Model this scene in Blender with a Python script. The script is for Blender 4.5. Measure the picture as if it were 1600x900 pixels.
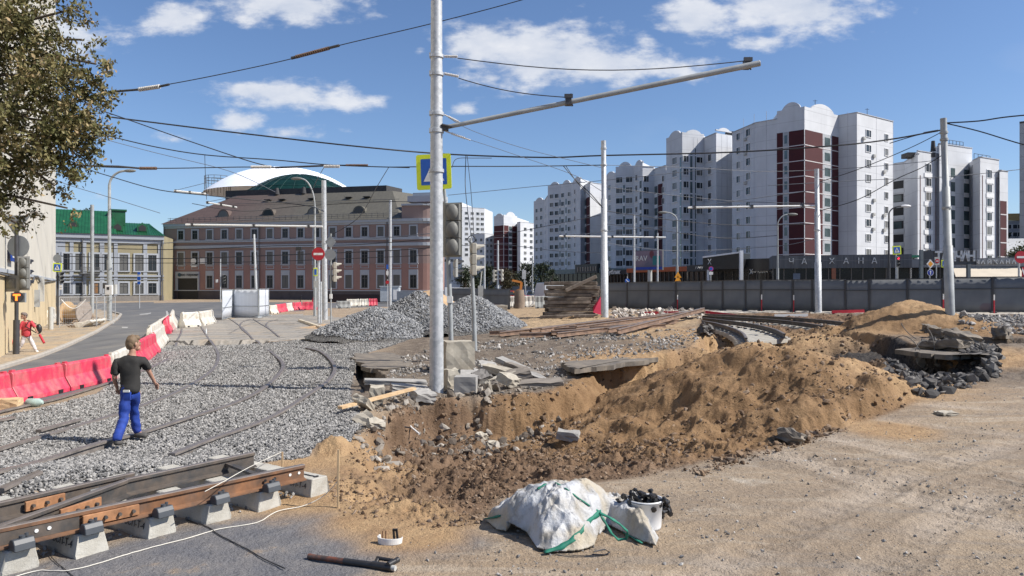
import bpy,math,random
import numpy as np
from mathutils import Vector,Matrix
R=math.radians
random.seed(7)
rng=np.random.default_rng(11)
for o in list(bpy.data.objects):bpy.data.objects.remove(o)
scene=bpy.context.scene
COL=scene.collection
# --- camera, sky, sun, exposure
FOC,CZ=1155.0,2.5
cam_d=bpy.data.cameras.new("camera"); cam=bpy.data.objects.new("camera",cam_d); COL.objects.link(cam)
cam.location=(0,0,CZ); cam.rotation_euler=(R(90),0,0)
cam_d.sensor_width=36; cam_d.lens=36*FOC/1600; cam_d.clip_start=.1; cam_d.clip_end=6000
scene.camera=cam
SUN_AZ,SUN_EL=-10.0,44.0
sd=Vector((math.cos(R(SUN_AZ))*math.cos(R(SUN_EL)),math.sin(R(SUN_AZ))*math.cos(R(SUN_EL)),math.sin(R(SUN_EL))))
sun_d=bpy.data.lights.new("sun",'SUN'); sun_d.energy=5.0; sun_d.angle=R(.53); sun_d.color=(1.0,.94,.85)
sun=bpy.data.objects.new("sun",sun_d); COL.objects.link(sun)
sun.rotation_euler=sd.to_track_quat('Z','Y').to_euler(); sun.location=(0,0,60)
scene.view_settings.view_transform='Standard'; scene.view_settings.look='None'
scene.view_settings.exposure=0.45; scene.view_settings.gamma=1; scene.view_settings.use_curve_mapping=False
world=bpy.data.worlds.new("World"); scene.world=world; world.use_nodes=True
nt=world.node_tree; N=nt.nodes; L=nt.links; N.clear()
def wn(t,**k):
 n=N.new(t)
 for a,b in k.items():setattr(n,a,b)
 return n
sky=wn('ShaderNodeTexSky',sky_type='NISHITA',sun_disc=False,sun_elevation=R(SUN_EL),sun_rotation=R(90-SUN_AZ))
sky.air_density=1.0; sky.dust_density=.45; sky.ozone_density=2.6; sky.altitude=150
bg=wn('ShaderNodeBackground'); bg.inputs['Strength'].default_value=.077
out=wn('ShaderNodeOutputWorld')
def M(op,a,b=None,c=None,clamp=False):
 n=wn('ShaderNodeMath',operation=op,use_clamp=clamp)
 for i,v in enumerate((a,b,c)):
  if v is None:continue
  if isinstance(v,(int,float)):n.inputs[i].default_value=v
  else:L.new(v,n.inputs[i])
 return n.outputs[0]
tc=wn('ShaderNodeTexCoord'); sep=wn('ShaderNodeSeparateXYZ'); L.new(tc.outputs['Generated'],sep.inputs[0])
X,Y_,Z=sep.outputs
ys=M('MAXIMUM',Y_,.05)
u=M('DIVIDE',X,ys); v=M('DIVIDE',Z,ys)
cmb=wn('ShaderNodeCombineXYZ'); L.new(u,cmb.inputs[0]); L.new(v,cmb.inputs[1])
nz=wn('ShaderNodeTexNoise'); nz.inputs['Scale'].default_value=9; nz.inputs['Detail'].default_value=7; nz.inputs['Roughness'].default_value=.55
stretch=wn('ShaderNodeMapping'); stretch.inputs['Scale'].default_value=(.8,1.6,1); L.new(cmb.outputs[0],stretch.inputs[0])
L.new(stretch.outputs[0],nz.inputs['Vector'])
nz2=wn('ShaderNodeTexNoise'); nz2.inputs['Scale'].default_value=30; nz2.inputs['Detail'].default_value=6; nz2.inputs['Roughness'].default_value=.6
L.new(stretch.outputs[0],nz2.inputs['Vector'])
nsum=M('ADD',M('MULTIPLY',M('SUBTRACT',nz.outputs[0],.5),2.3),M('MULTIPLY',M('SUBTRACT',nz2.outputs[0],.5),1.7))
clouds=[(845,85,135,55,1.0),(760,70,75,42,.9),(940,100,110,38,.85),(1020,108,120,20,.55),(1085,30,62,36,1.0),(1250,12,120,42,1.05),(1330,18,70,18,.6),(1190,68,45,14,.5),(430,148,105,26,.85),(385,143,60,20,.8),(540,160,70,14,.5),(270,30,62,27,.85),(460,10,110,34,.95),(375,188,48,19,.8),(450,208,60,12,.5),(275,216,34,13,.45),(720,172,24,11,.6),(657,80,14,11,.5),(720,195,40,8,.3),(145,310,40,9,.35),(60,60,130,45,.7),(-300,60,260,70,.9),(1010,65,30,16,.5),(340,5,60,12,.6)]
acc=None
for(cx,cy,rx,ry,st)in clouds:
 du=M('DIVIDE',M('SUBTRACT',u,(cx-800)/FOC),rx*1.25/FOC)
 dv=M('DIVIDE',M('SUBTRACT',v,(450-cy)/FOC),ry*1.25/FOC)
 d=M('SQRT',M('ADD',M('MULTIPLY',du,du),M('MULTIPLY',dv,dv)))
 w=M('MULTIPLY',M('SUBTRACT',1.0,d),st)
 acc=w if acc is None else M('SMOOTH_MAX',acc,w,.12)
dens=M('ADD',acc,M('MULTIPLY',nsum,.66))
mr=wn('ShaderNodeMapRange',interpolation_type='SMOOTHSTEP'); mr.inputs['From Min'].default_value=.06; mr.inputs['From Max'].default_value=.62
L.new(dens,mr.inputs['Value'])
cl=M('MULTIPLY',mr.outputs[0],.86)
cl=M('MULTIPLY',cl,M('GREATER_THAN',Y_,.06))
nz3=wn('ShaderNodeTexNoise'); nz3.inputs['Scale'].default_value=3.2; nz3.inputs['Detail'].default_value=5; L.new(stretch.outputs[0],nz3.inputs['Vector'])
thin=M('MULTIPLY',M('MAXIMUM',M('SUBTRACT',nz3.outputs[0],.56),0),.7,clamp=True)
cl=M('MAXIMUM',cl,thin)
mix=wn('ShaderNodeMix',data_type='RGBA'); L.new(cl,mix.inputs['Factor'])
hsv=wn('ShaderNodeHueSaturation'); hsv.inputs['Saturation'].default_value=1.0; hsv.inputs['Value'].default_value=1.0; L.new(sky.outputs[0],hsv.inputs['Color'])
tint=wn('ShaderNodeMix',data_type='RGBA',blend_type='MULTIPLY'); tint.inputs['Factor'].default_value=1; tint.inputs[7].default_value=(1.0,1.10,1.28,1)
L.new(hsv.outputs[0],tint.inputs[6]); L.new(tint.outputs[2],mix.inputs[6])
cc=wn('ShaderNodeMix',data_type='RGBA'); cc.inputs[6].default_value=(5.6,6.2,7.4,1); cc.inputs[7].default_value=(8.6,8.7,9.0,1)
L.new(M('ADD',M('MULTIPLY',nsum,.8),.55,clamp=True),cc.inputs['Factor'])
L.new(cc.outputs[2],mix.inputs[7])
L.new(mix.outputs[2],bg.inputs[0]); L.new(bg.outputs[0],out.inputs[0])
# --- helpers
def W(px,py,Y):return Vector(((px-800)/FOC*Y,Y,CZ-(py-450)/FOC*Y))
def zat(py,Y):return CZ-(py-450)/FOC*Y
def xat(px,Y):return(px-800)/FOC*Y
def tag(o,label=None,cat=None,group=None,kind=None):
 if label:o['label']=label
 if cat:o['category']=cat
 if group:o['group']=group
 if kind:o['kind']=kind
 return o
def empty(name,loc=(0,0,0),rz=0,label=None,cat=None,group=None,kind=None):
 o=bpy.data.objects.new(name,None); COL.objects.link(o); o.location=loc; o.rotation_euler=(0,0,rz)
 o.empty_display_size=.2
 return tag(o,label,cat,group,kind)
def copy_tree(o,parent=None):
 c=o.copy(); COL.objects.link(c); c.parent=parent
 for ch in[x for x in bpy.data.objects if x.parent==o]:copy_tree(ch,c)
 return c
class MB:
 def __init__(s):s.v=[]; s.f=[]; s.m=[]; s.mi=0; s.sm=[]; s.smooth=False
 def add(s,vs,fs):
  b=len(s.v); s.v+=[tuple(p)for p in vs]
  for f in fs:s.f.append([b+i for i in f]); s.m.append(s.mi); s.sm.append(s.smooth)
  return s
 def mat(s,i):s.mi=i; return s
 def sh(s,b=True):s.smooth=b; return s
 def box(s,c,d,rz=0,rot=None):
  x,y,z=d[0]/2,d[1]/2,d[2]/2
  vs=[Vector((i,j,k))for i in(-x,x)for j in(-y,y)for k in(-z,z)]
  m=rot if rot is not None else Matrix.Rotation(rz,3,'Z')
  vs=[m@q+Vector(c)for q in vs]
  return s.add(vs,[(0,1,3,2),(4,6,7,5),(0,4,5,1),(2,3,7,6),(0,2,6,4),(1,5,7,3)])
 def bar(s,a,b,w,h,up=Vector((0,0,1))):
  a=Vector(a); b=Vector(b); t=(b-a).normalized(); sd_=t.cross(up)
  if sd_.length<1e-4:sd_=t.cross(Vector((1,0,0)))
  sd_.normalize(); n=sd_.cross(t)
  vs=[]
  for p in(a,b):
   for(i,j)in((-1,-1),(1,-1),(1,1),(-1,1)):vs.append(p+sd_*i*w/2+n*j*h/2)
  return s.add(vs,[(3,2,1,0),(4,5,6,7),(0,1,5,4),(1,2,6,5),(2,3,7,6),(3,0,4,7)])
 def tube(s,pts,r,n=8,cap=True):
  pts=[Vector(p)for p in pts]; rs=r if isinstance(r,(list,tuple))else[r]*len(pts)
  vs=[]; k=len(pts); pn=None
  for i,p in enumerate(pts):
   t=(pts[min(i+1,k-1)]-pts[max(i-1,0)]).normalized()
   if pn is None:
    a=Vector((0,0,1))if abs(t.z)<.9 else Vector((1,0,0)); pn=t.cross(a).normalized()
   else:
    pn=(pn-t*pn.dot(t)).normalized()
   b=t.cross(pn)
   for j in range(n):
    an=2*math.pi*j/n
    vs.append(p+(pn*math.cos(an)+b*math.sin(an))*rs[i])
  fs=[]
  for i in range(k-1):
   for j in range(n):fs.append((i*n+j,i*n+(j+1)%n,(i+1)*n+(j+1)%n,(i+1)*n+j))
  sm0=s.smooth; s.smooth=True; s.add(vs,fs)
  s.smooth=False
  if cap:s.add([vs[j]for j in range(n)],[tuple(reversed(range(n)))]); s.add([vs[(k-1)*n+j]for j in range(n)],[tuple(range(n))])
  s.smooth=sm0
  return s
 def lathe(s,prof,c=(0,0,0),n=20,M_=None):
  vs=[]
  for(r,z)in prof:
   for j in range(n):
    a=2*math.pi*j/n; q=Vector((r*math.cos(a),r*math.sin(a),z))
    if M_ is not None:q=M_@q
    vs.append(q+Vector(c))
  fs=[(i*n+j,i*n+(j+1)%n,(i+1)*n+(j+1)%n,(i+1)*n+j)for i in range(len(prof)-1)for j in range(n)]
  return s.add(vs,fs)
 def prism(s,poly,z0,z1):
  n=len(poly); z1s=z1 if isinstance(z1,(list,tuple))else[z1]*n
  vs=[(p[0],p[1],z0)for p in poly]+[(p[0],p[1],z1s[i])for i,p in enumerate(poly)]
  ar=sum(poly[i][0]*poly[(i+1)%n][1]-poly[(i+1)%n][0]*poly[i][1]for i in range(n))
  fs=[tuple(reversed(range(n))),tuple(range(n,2*n))]+[(i,(i+1)%n,n+(i+1)%n,n+i)for i in range(n)]
  if ar<0:fs=[tuple(reversed(f))for f in fs]
  return s.add(vs,fs)
 def plate(s,poly,o,ax,ay,an,t):
  """2D polygon in the plane (ax, ay) at o, extruded along an from 0 to t"""
  o=Vector(o); ax=Vector(ax); ay=Vector(ay); an=Vector(an); n=len(poly)
  vs=[o+ax*p[0]+ay*p[1]for p in poly]+[o+ax*p[0]+ay*p[1]+an*t for p in poly]
  fs=[tuple(reversed(range(n))),tuple(range(n,2*n))]+[(i,(i+1)%n,n+(i+1)%n,n+i)for i in range(n)]
  ar=sum(poly[i][0]*poly[(i+1)%n][1]-poly[(i+1)%n][0]*poly[i][1]for i in range(n))
  flip=(ax.cross(ay).dot(an)*t*ar)<0
  if flip:fs=[tuple(reversed(f))for f in fs]
  return s.add(vs,fs)
 def sweep(s,prof,pts,up=Vector((0,0,1)),ups=None):
  pts=[Vector(p)for p in pts]; k=len(pts); n=len(prof); vs=[]
  for i,p in enumerate(pts):
   t=(pts[min(i+1,k-1)]-pts[max(i-1,0)]).normalized()
   sd_=t.cross(up).normalized(); nn=sd_.cross(t)
   for(a,b)in prof:vs.append(p+sd_*a+nn*b)
  fs=[(i*n+j,i*n+(j+1)%n,(i+1)*n+(j+1)%n,(i+1)*n+j)for i in range(k-1)for j in range(n)]
  fs+=[tuple(reversed(range(n))),tuple((k-1)*n+j for j in range(n))]
  return s.add(vs,fs)
 def ell(s,c,r,n=14,m=9,rot=None):
  vs=[]; fs=[]
  for i in range(m+1):
   th=math.pi*i/m
   for j in range(n):
    a=2*math.pi*j/n; q=Vector((r[0]*math.sin(th)*math.cos(a),r[1]*math.sin(th)*math.sin(a),r[2]*math.cos(th)))
    if rot is not None:q=rot@q
    vs.append(q+Vector(c))
  for i in range(m):
   for j in range(n):fs.append((i*n+j,(i+1)*n+j,(i+1)*n+(j+1)%n,i*n+(j+1)%n))
  sm0=s.smooth; s.smooth=True; s.add(vs,fs); s.smooth=sm0
  return s
 def build(s,name,mats,parent=None,bevel=0,merge=False):
  me=bpy.data.meshes.new(name); me.from_pydata(s.v,[],s.f)
  if not isinstance(mats,(list,tuple)):mats=[mats]
  for m in mats:me.materials.append(m)
  me.polygons.foreach_set('material_index',s.m); me.polygons.foreach_set('use_smooth',s.sm); me.update()
  o=bpy.data.objects.new(name,me); COL.objects.link(o)
  if parent is not None:o.parent=parent
  if bevel:
   b=o.modifiers.new('bevel','BEVEL'); b.width=bevel; b.segments=1; b.limit_method='ANGLE'; b.angle_limit=R(40)
  return o
def wrap(mb,name,mats,loc,parent=None,**k):
 """build mesh and shift it so that its origin is at loc (world coordinates stay)"""
 l=Vector(loc); mb.v=[(p[0]-l[0],p[1]-l[1],p[2]-l[2])for p in mb.v]
 o=mb.build(name,mats,parent,**k); o.location=l
 return o
# --- vectorised noise
def _h(ix,iy,s):
 n=(ix*374761393+iy*668265263+s*2147483647+s*1013904223)&0xFFFFFFFF
 n=((n^(n>>13))*1274126177)&0xFFFFFFFF
 n=(n^(n>>16))&0xFFFFFFFF
 return n/4294967295.0
def vn(x,y,s=0):
 xi=np.floor(x).astype(np.int64); yi=np.floor(y).astype(np.int64); fx=x-xi; fy=y-yi
 fx=fx*fx*fx*(fx*(fx*6-15)+10); fy=fy*fy*fy*(fy*(fy*6-15)+10)
 a=_h(xi,yi,s); b=_h(xi+1,yi,s); c=_h(xi,yi+1,s); d=_h(xi+1,yi+1,s)
 return(a+(b-a)*fx+(c-a)*fy+(a-b-c+d)*fx*fy)*2-1
def fbm(x,y,s=0,o=4,g=.5):
 t=0; a=1; tot=0
 for i in range(o):
  c_,s_=math.cos(.6*i),math.sin(.6*i)
  t=t+a*vn((x*c_-y*s_)*2.03**i+17.3*i,(x*s_+y*c_)*2.03**i+5.1*i,s+i); tot+=a; a*=g
 return t/tot
def sstep(a,b,x):
 t=np.clip((x-a)/(b-a),0,1); return t*t*(3-2*t)
def poly_sd(P,x,y):
 """signed distance to polygon, positive inside"""
 P=np.asarray(P,float); d=np.full(x.shape,1e9); ins=np.zeros(x.shape,bool); n=len(P)
 for i in range(n):
  a=P[i]; b=P[(i+1)%n]; e=b-a; wx=x-a[0]; wy=y-a[1]
  t=np.clip((wx*e[0]+wy*e[1])/(e@e+1e-12),0,1)
  d=np.minimum(d,(wx-e[0]*t)**2+(wy-e[1]*t)**2)
  c=((a[1]>y)!=(b[1]>y))&(x<(b[0]-a[0])*(y-a[1])/(b[1]-a[1]+1e-12)+a[0])
  ins^=c
 return np.where(ins,1,-1)*np.sqrt(d)
def line_d(P,x,y):
 P=np.asarray(P,float); d=np.full(x.shape,1e9)
 for i in range(len(P)-1):
  a=P[i]; b=P[i+1]; e=b-a; wx=x-a[0]; wy=y-a[1]
  t=np.clip((wx*e[0]+wy*e[1])/(e@e+1e-12),0,1)
  d=np.minimum(d,(wx-e[0]*t)**2+(wy-e[1]*t)**2)
 return np.sqrt(d)
# --- materials
def mat(name,col,rough=.8,var=.15,scale=3.0,bump=0,bscale=30,metal=0,col2=None,mixlo=.4,mixhi=.6,spec=.5,stretch=None,streak=0,coat=0,trans=0,emis=None):
 m=bpy.data.materials.new(name); m.use_nodes=True; t=m.node_tree; b=t.nodes['Principled BSDF']
 b.inputs['Roughness'].default_value=rough; b.inputs['Metallic'].default_value=metal; b.inputs['Specular IOR Level'].default_value=spec
 tc=t.nodes.new('ShaderNodeTexCoord'); src=tc.outputs['Object']
 if stretch:
  mp=t.nodes.new('ShaderNodeMapping'); mp.inputs['Scale'].default_value=stretch; t.links.new(src,mp.inputs[0]); src=mp.outputs[0]
 n=t.nodes.new('ShaderNodeTexNoise'); n.inputs['Scale'].default_value=scale; n.inputs['Detail'].default_value=6; n.inputs['Roughness'].default_value=.62
 t.links.new(src,n.inputs['Vector'])
 cr=t.nodes.new('ShaderNodeMapRange'); cr.inputs['From Min'].default_value=.3; cr.inputs['From Max'].default_value=.7
 cr.inputs['To Min'].default_value=1-var; cr.inputs['To Max'].default_value=1+var; t.links.new(n.outputs[0],cr.inputs[0])
 base=None
 if col2 is not None:
  mx=t.nodes.new('ShaderNodeMix'); mx.data_type='RGBA'; mx.inputs[6].default_value=(*col,1); mx.inputs[7].default_value=(*col2,1)
  n2=t.nodes.new('ShaderNodeTexNoise'); n2.inputs['Scale'].default_value=scale*.7; n2.inputs['Detail'].default_value=7; n2.inputs['Roughness'].default_value=.65
  t.links.new(src,n2.inputs['Vector']); r2=t.nodes.new('ShaderNodeMapRange'); r2.inputs['From Min'].default_value=mixlo; r2.inputs['From Max'].default_value=mixhi
  t.links.new(n2.outputs[0],r2.inputs[0]); t.links.new(r2.outputs[0],mx.inputs['Factor']); base=mx.outputs[2]
 sc=t.nodes.new('ShaderNodeVectorMath'); sc.operation='SCALE'
 if base:t.links.new(base,sc.inputs[0])
 else:sc.inputs[0].default_value=col
 t.links.new(cr.outputs[0],sc.inputs['Scale']); t.links.new(sc.outputs[0],b.inputs['Base Color'])
 if bump:
  bn=t.nodes.new('ShaderNodeTexNoise'); bn.inputs['Scale'].default_value=bscale; bn.inputs['Detail'].default_value=5; t.links.new(src,bn.inputs['Vector'])
  bp=t.nodes.new('ShaderNodeBump'); bp.inputs['Strength'].default_value=min(bump*8,1); bp.inputs['Distance'].default_value=bump
  t.links.new(bn.outputs[0],bp.inputs['Height']); t.links.new(bp.outputs[0],b.inputs['Normal'])
 if coat:b.inputs['Coat Weight'].default_value=coat
 if emis:b.inputs['Emission Color'].default_value=(*emis[0],1); b.inputs['Emission Strength'].default_value=emis[1]
 return m
# --- ground height field
def warp(x,y):
 r=np.sqrt(x*x+y*y)+1e-9; k=np.log1p(r/6)/r
 return x*k,y*k
class TPS:
 def __init__(s,P,lam=2e-3):
  P=np.array(P,float); s.a,s.b=warp(P[:,0],P[:,1]); n=len(P)
  K=s.U(np.hypot(s.a[:,None]-s.a,s.b[:,None]-s.b))+lam*np.eye(n)
  Q=np.c_[np.ones(n),s.a,s.b]; A=np.block([[K,Q],[Q.T,np.zeros((3,3))]])
  s.w=np.linalg.solve(A,np.r_[P[:,2],0,0,0])
 def U(s,r):return np.where(r>1e-9,r*r*np.log(r+1e-12),0)
 def __call__(s,x,y):
  x=np.asarray(x,float); y=np.asarray(y,float); sh=x.shape; x=x.ravel(); y=y.ravel(); o=np.empty(x.size)
  for i in range(0,x.size,40000):
   a,b=warp(x[i:i+40000],y[i:i+40000])
   o[i:i+40000]=s.U(np.hypot(a[:,None]-s.a,b[:,None]-s.b))@s.w[:-3]+s.w[-3]+s.w[-2]*a+s.w[-1]*b
  return o.reshape(sh)
def P3(l):return[((px-800)/FOC*Y,Y,z)for px,py,z in l for Y in[(CZ-z)*FOC/(py-450)]]
top_pts=P3([(0,900,0),(400,900,0),(800,900,0),(1200,900,0),(1600,900,0),(500,780,0),(560,800,0),(700,820,0),(1000,760,0),(1200,700,0),(1400,650,.1),(1600,700,.05),(1600,600,.35),(1600,540,.8),(1600,500,1.1),(1480,492,1.13),(1300,488,1.1),(1200,489,1.08),(1100,489,1.05),(944,497,.9),(860,496,.85),(1250,580,.4),(1400,545,.7),(470,745,.0),(300,720,0),(100,760,0),(195,697,-.03),(400,690,0),(480,690,0),(300,640,0),(0,690,0),(50,632,0),(0,600,-.05),(100,580,-.05),(270,535,.02),(560,545,.05),(540,620,0),(682,612,0),(600,530,.15),(800,530,.45),(800,503,.7),(900,560,.3),(850,600,.05),(1000,535,.6),(1100,510,.85),(130,520,-.1),(35,550,-.15),(0,560,-.12),(200,480,.1),(400,490,.1),(560,488,.25),(300,469,.5),(700,470,.6),(460,515,.08),(430,570,0)])
top_pts+=[(-40,5,0),(-40,-20,0),(0,-20,0),(30,-15,0),(0,1,0),(20,5,0),(-6,3,0),(6,3,0),(60,60,1.1),(90,140,1.0),(0,140,.7),(-90,140,.5),(-140,60,0),(0,500,.7),(300,500,.7),(-300,500,.5),(500,100,1.),(-500,0,0),(0,3000,.7),(2000,2000,.7),(-2000,2000,.7),(0,-2000,0),(2500,0,.8),(-2500,0,0)]
T_top=TPS(top_pts)
flo_pts=P3([(530,790,0),(550,805,0),(640,825,0),(740,815,0),(800,780,0),(860,760,0),(1000,742,0),(1190,702,0),(1300,668,.05),(1400,640,.12),(1440,618,.15),(1560,600,.35),(700,790,-.1),(640,790,-.12),(650,760,-.3),(750,750,-.35),(560,745,-.25),(650,700,-.75),(590,685,-.75),(700,685,-1.0),(800,690,-.95),(850,665,-1.0),(900,640,-.9),(900,720,-.45),(950,600,-.6),(1000,575,-.35),(1040,700,-.2),(1100,560,-.1),(1200,560,.1),(1300,575,.0),(1400,600,-.25),(1450,585,-.6),(1500,585,-.6),(1400,570,.1),(1340,560,.3),(1110,498,.80),(1200,499,.80),(1350,500,.80),(1150,525,.52),(1250,518,.62),(1330,517,.64),(1000,535,.3),(1090,525,.45)])
flo_pts+=[(-20,8,0),(20,8,0),(0,0,0),(60,60,.8),(-60,60,.3)]
T_flo=TPS(flo_pts)
def gtop(px,py):
 ys=np.geomspace(4,400,1200); x=(px-800)/FOC*ys; z=CZ-(py-450)/FOC*ys
 d=T_top(x,ys)-z; i=int(np.argmax(d>0));
 if d[i]<=0:i=len(ys)-1
 return(x[i],ys[i])
def polyW(l):return[gtop(*p)for p in l]
DUG=polyW([(505,765),(535,805),(640,832),(745,825),(790,780),(900,756),(1010,745),(1080,726),(1190,706),(1300,672),(1400,642),(1445,622),(1500,600),(1560,582),(1545,562),(1470,548),(1430,540),(1410,530),(1330,515),(1345,499),(1330,490),(1200,489),(1108,490),(1092,500),(1105,520),(1085,540),(1040,553),(1000,560),(955,566),(925,575),(900,590),(875,604),(845,612),(800,616),(740,620),(690,622),(650,624),(610,645),(585,655),(560,690),(545,715),(520,735)])
SLOT=polyW([(545,578),(560,563),(585,572),(600,585),(600,612),(570,612)])
SLOT2=polyW([(1500,537),(1500,529),(1700,531),(1700,540)])
SLOT3=polyW([(245,541),(250,533),(420,531),(425,537),(330,541)])
GRAV=polyW([(-420,1000),(-5,800),(110,770),(240,752),(400,725),(478,716),(500,700),(548,690),(568,660),(560,640),(545,612),(552,585),(556,568),(575,552),(640,530),(600,522),(500,528),(430,535),(268,536),(240,556),(200,585),(150,617),(60,640),(-60,664),(-500,760)])
def mound(x,y,cx,cy,h,rx,ry,rot=0,sharp=.9,sd_=0,rough=.08):
 c,s=math.cos(rot),math.sin(rot); dx=x-cx; dy=y-cy
 a=(dx*c+dy*s)/rx; b=(-dx*s+dy*c)/ry
 an=np.arctan2(b,a); r=np.sqrt(a*a+b*b)*(1+.16*vn(np.cos(an)*1.7+sd_,np.sin(an)*1.7,91+sd_))
 t=np.sqrt(r*r+.02)-.14
 return h*(1-t*sharp)+rough*h*fbm(x*1.6/max(rx,1)+sd_,y*1.6/max(rx,1),55+sd_,5,.6)
MOUNDS=[(6.1,17.4,1.08,4.3,6.0,.15,-.85),(2.6,14.4,-.15,3.0,3.2,.5,-.9),(7.4,15.0,.66,3.9,4.2,.1,-.6),(5.2,13.4,.50,2.8,2.6,0,-.55),(7.2,16.8,.92,3.2,3.4,.4,-.5),(9.6,19.5,.55,3.5,3.0,.3,-.6),(15.6,29.0,2.0,3.2,4.2,.35,.2),(17.3,30.0,1.62,3.3,3.6,.2,.4),(-2.75,11.4,.34,.75,1.0,.5,-.5),(-2.35,10.3,.0,1.0,1.3,0,-.6),(1.2,19.0,.12,1.4,1.2,.3,-.9),(11.0,26.0,.80,3.4,1.5,0,-.2),(8.0,24.6,.62,2.8,1.5,.1,-.3),(13.6,24.3,.62,2.2,1.5,.2,-.3)]
def H(x,y,fine=True):
 x=np.asarray(x,float); y=np.asarray(y,float)
 t=T_top(x,y)
 near=(np.hypot(x,y)<70)
 if not near.any():return t
 xx=x[near]if x.ndim else x; yy=y[near]if y.ndim else y
 tt=t[near]if x.ndim else t
 sdist=poly_sd(DUG,xx,yy);
 edge=.30*fbm(xx*1.3,yy*1.3,3,4)+.07*fbm(xx*5,yy*5,9,4,.6)
 sdd=sdist+edge
 wall=np.where(yy>10,sstep(0,.26+.55*sstep(-.3,.5,fbm(xx*.8,yy*.8,15,2)),sdd),sstep(0,1.0,sdd))
 f=T_flo(xx,yy)
 if fine:
  ridged=1-np.abs(fbm(xx*1.1,yy*1.1,21,5,.55))*2
  f=f+.20*ridged-.10+.13*fbm(xx*2.6,yy*2.6,23,5,.62)+.05*fbm(xx*11,yy*11,29,3,.6)
 f=np.minimum(f,tt+.1)
 for i,(cx,cy,tz,rx,ry,ro,bz)in enumerate(MOUNDS):
  m=bz+mound(xx,yy,cx,cy,tz-bz,rx,ry,ro,sd_=i)
  if fine:m=m+(.30*(.35-np.abs(fbm(xx*.62+3.1*i,yy*.5,171,4,.5))*2)if rx>2.5 else 0)+.03*fbm(xx*7,yy*7,61+i,4,.65)-.7*np.clip(fbm(xx*.45+i,yy*.7,71,3)-.16,0,.22)+.03*fbm(xx*13,yy*13,75,3,.6)
  k=.12; hh=np.clip(.5+.5*(m-f)/k,0,1); f=f+(m-f)*hh+k*hh*(1-hh)*.5
 tm=tt.copy()
 for i in(6,7,8,9,13):
  cx,cy,tz,rx,ry,ro,bz=MOUNDS[i]; m=bz+mound(xx,yy,cx,cy,tz-bz,rx,ry,ro,sd_=i)+((.06*fbm(xx*5,yy*5,61+i,4,.65)+.12*fbm(xx*.8,yy*.8,66+i,3))if fine else 0)
  tm=np.maximum(tm,m)
 h=tm+(f-tm)*wall
 if fine:h=h+4*wall*(1-wall)*(.10*fbm(xx*3.5,yy*3.5,16,4,.65)+.05*fbm(xx*12,yy*12,17,3))
 for S,dep in((SLOT,.5),(SLOT2,.4),(SLOT3,.22)):
  h=h-dep*sstep(0,.15,poly_sd(S,xx,yy)+edge*.7)
 if fine:
  r=np.hypot(xx,yy); g=sstep(-.15,.35,poly_sd(GRAV,xx,yy)+edge); out_=1-wall
  h=h+g*out_*(.035*fbm(xx*.9,yy*.9,31,3)+.02*fbm(xx*9,yy*9,33,3))
  h=h+g*out_*.17*sstep(11.3,9.3,yy)*sstep(-2.6,-3.4,xx)
  bench=sstep(15.5,17,yy)*sstep(-5,-3.5,xx)*(1-g)*out_*sstep(60,45,yy)
  h=h+bench*(.05*fbm(xx*1.5,yy*1.5,41,4)+.035*fbm(xx*6,yy*6,43,4,.6))
  fg=sstep(17,14,yy)*out_*(1-g)
  h=h+fg*.014*fbm((xx*.79+yy*.61)*.5,(-xx*.61+yy*.79)*4.5,48,4,.6)
  h=h+fg*(.012*fbm(xx*1.3,yy*1.3,47,3)+.006*fbm(xx*14,yy*14,49,3,.6)*sstep(.35,.65,fbm(xx*.5,yy*.5,50,2)*.5+.5))
  d=line_d(RUT,xx,yy); h=h+out_*(.05*np.exp(-(d/.5)**2)*(fbm(xx*5,yy*5,51,4,.6)+.25)-.03*np.exp(-((d-.9)/.18)**2))
  for T_ in TRACKS:
   dt=line_d(T_,xx,yy); h=h+.6*out_*(.022*np.exp(-((dt-.30)/.07)**2)-.022*np.exp(-(dt/.20)**2)+.010*np.exp(-(dt/.2)**2)*np.sign(np.sin((xx*.8+yy*.6)*22)))
  rr=sstep(12.5,15,yy-.25*xx)*sstep(3.5,6,xx)*out_*(1-g)*sstep(48,40,yy)
  h=h+rr*(.03*fbm(xx*2.2,yy*4.4,57,4,.6)+.015*fbm(xx*9,yy*14,58,3))
 if x.ndim:t=t.copy(); t[near]=h; return t
 return h
RUT=polyW([(1180,700),(1330,728),(1480,770),(1700,830)])
TRACKS=[polyW(l)for l in([(1200,705),(1300,735),(1440,782),(1700,862)],[(1290,682),(1400,705),(1520,738),(1750,795)],[(1380,655),(1480,668),(1750,700)],[(1340,930),(1450,830),(1560,770),(1700,715)],[(1060,930),(1250,820),(1420,745),(1600,690)],[(1400,628),(1500,635),(1720,648)])]
def g(px,py,off=0):
 """point of the ground seen at that direction"""
 ys=np.geomspace(4,400,1500); x=(px-800)/FOC*ys; z=CZ-(py-450)/FOC*ys
 d=H(x,ys,False)-z; i=int(np.argmax(d>0))
 if d[i]<=0:i=len(ys)-1
 return Vector((x[i],ys[i],CZ-(py-450)/FOC*ys[i]+off))
def hz(x,y):return float(H(np.array([x]),np.array([y]),True)[0])
ROAD=polyW([(-700,800),(-150,612),(0,579),(60,561),(110,541),(150,522),(185,500),(190,492),(170,486),(120,478.5),(60,478.2),(0,478),(-300,478),(-300,472.5),(300,472.5),(640,472),(850,471),(850,476),(640,478.5),(540,480),(430,489),(335,497),(290,505),(268,520),(262,536),(235,556),(200,583),(160,604),(0,645),(-400,760)])
PAVE=polyW([(-300,660),(-150,606),(0,574),(60,557),(110,537),(150,518),(180,499),(186,492),(165,486),(120,480),(60,480),(-100,480),(-300,480)])
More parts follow.
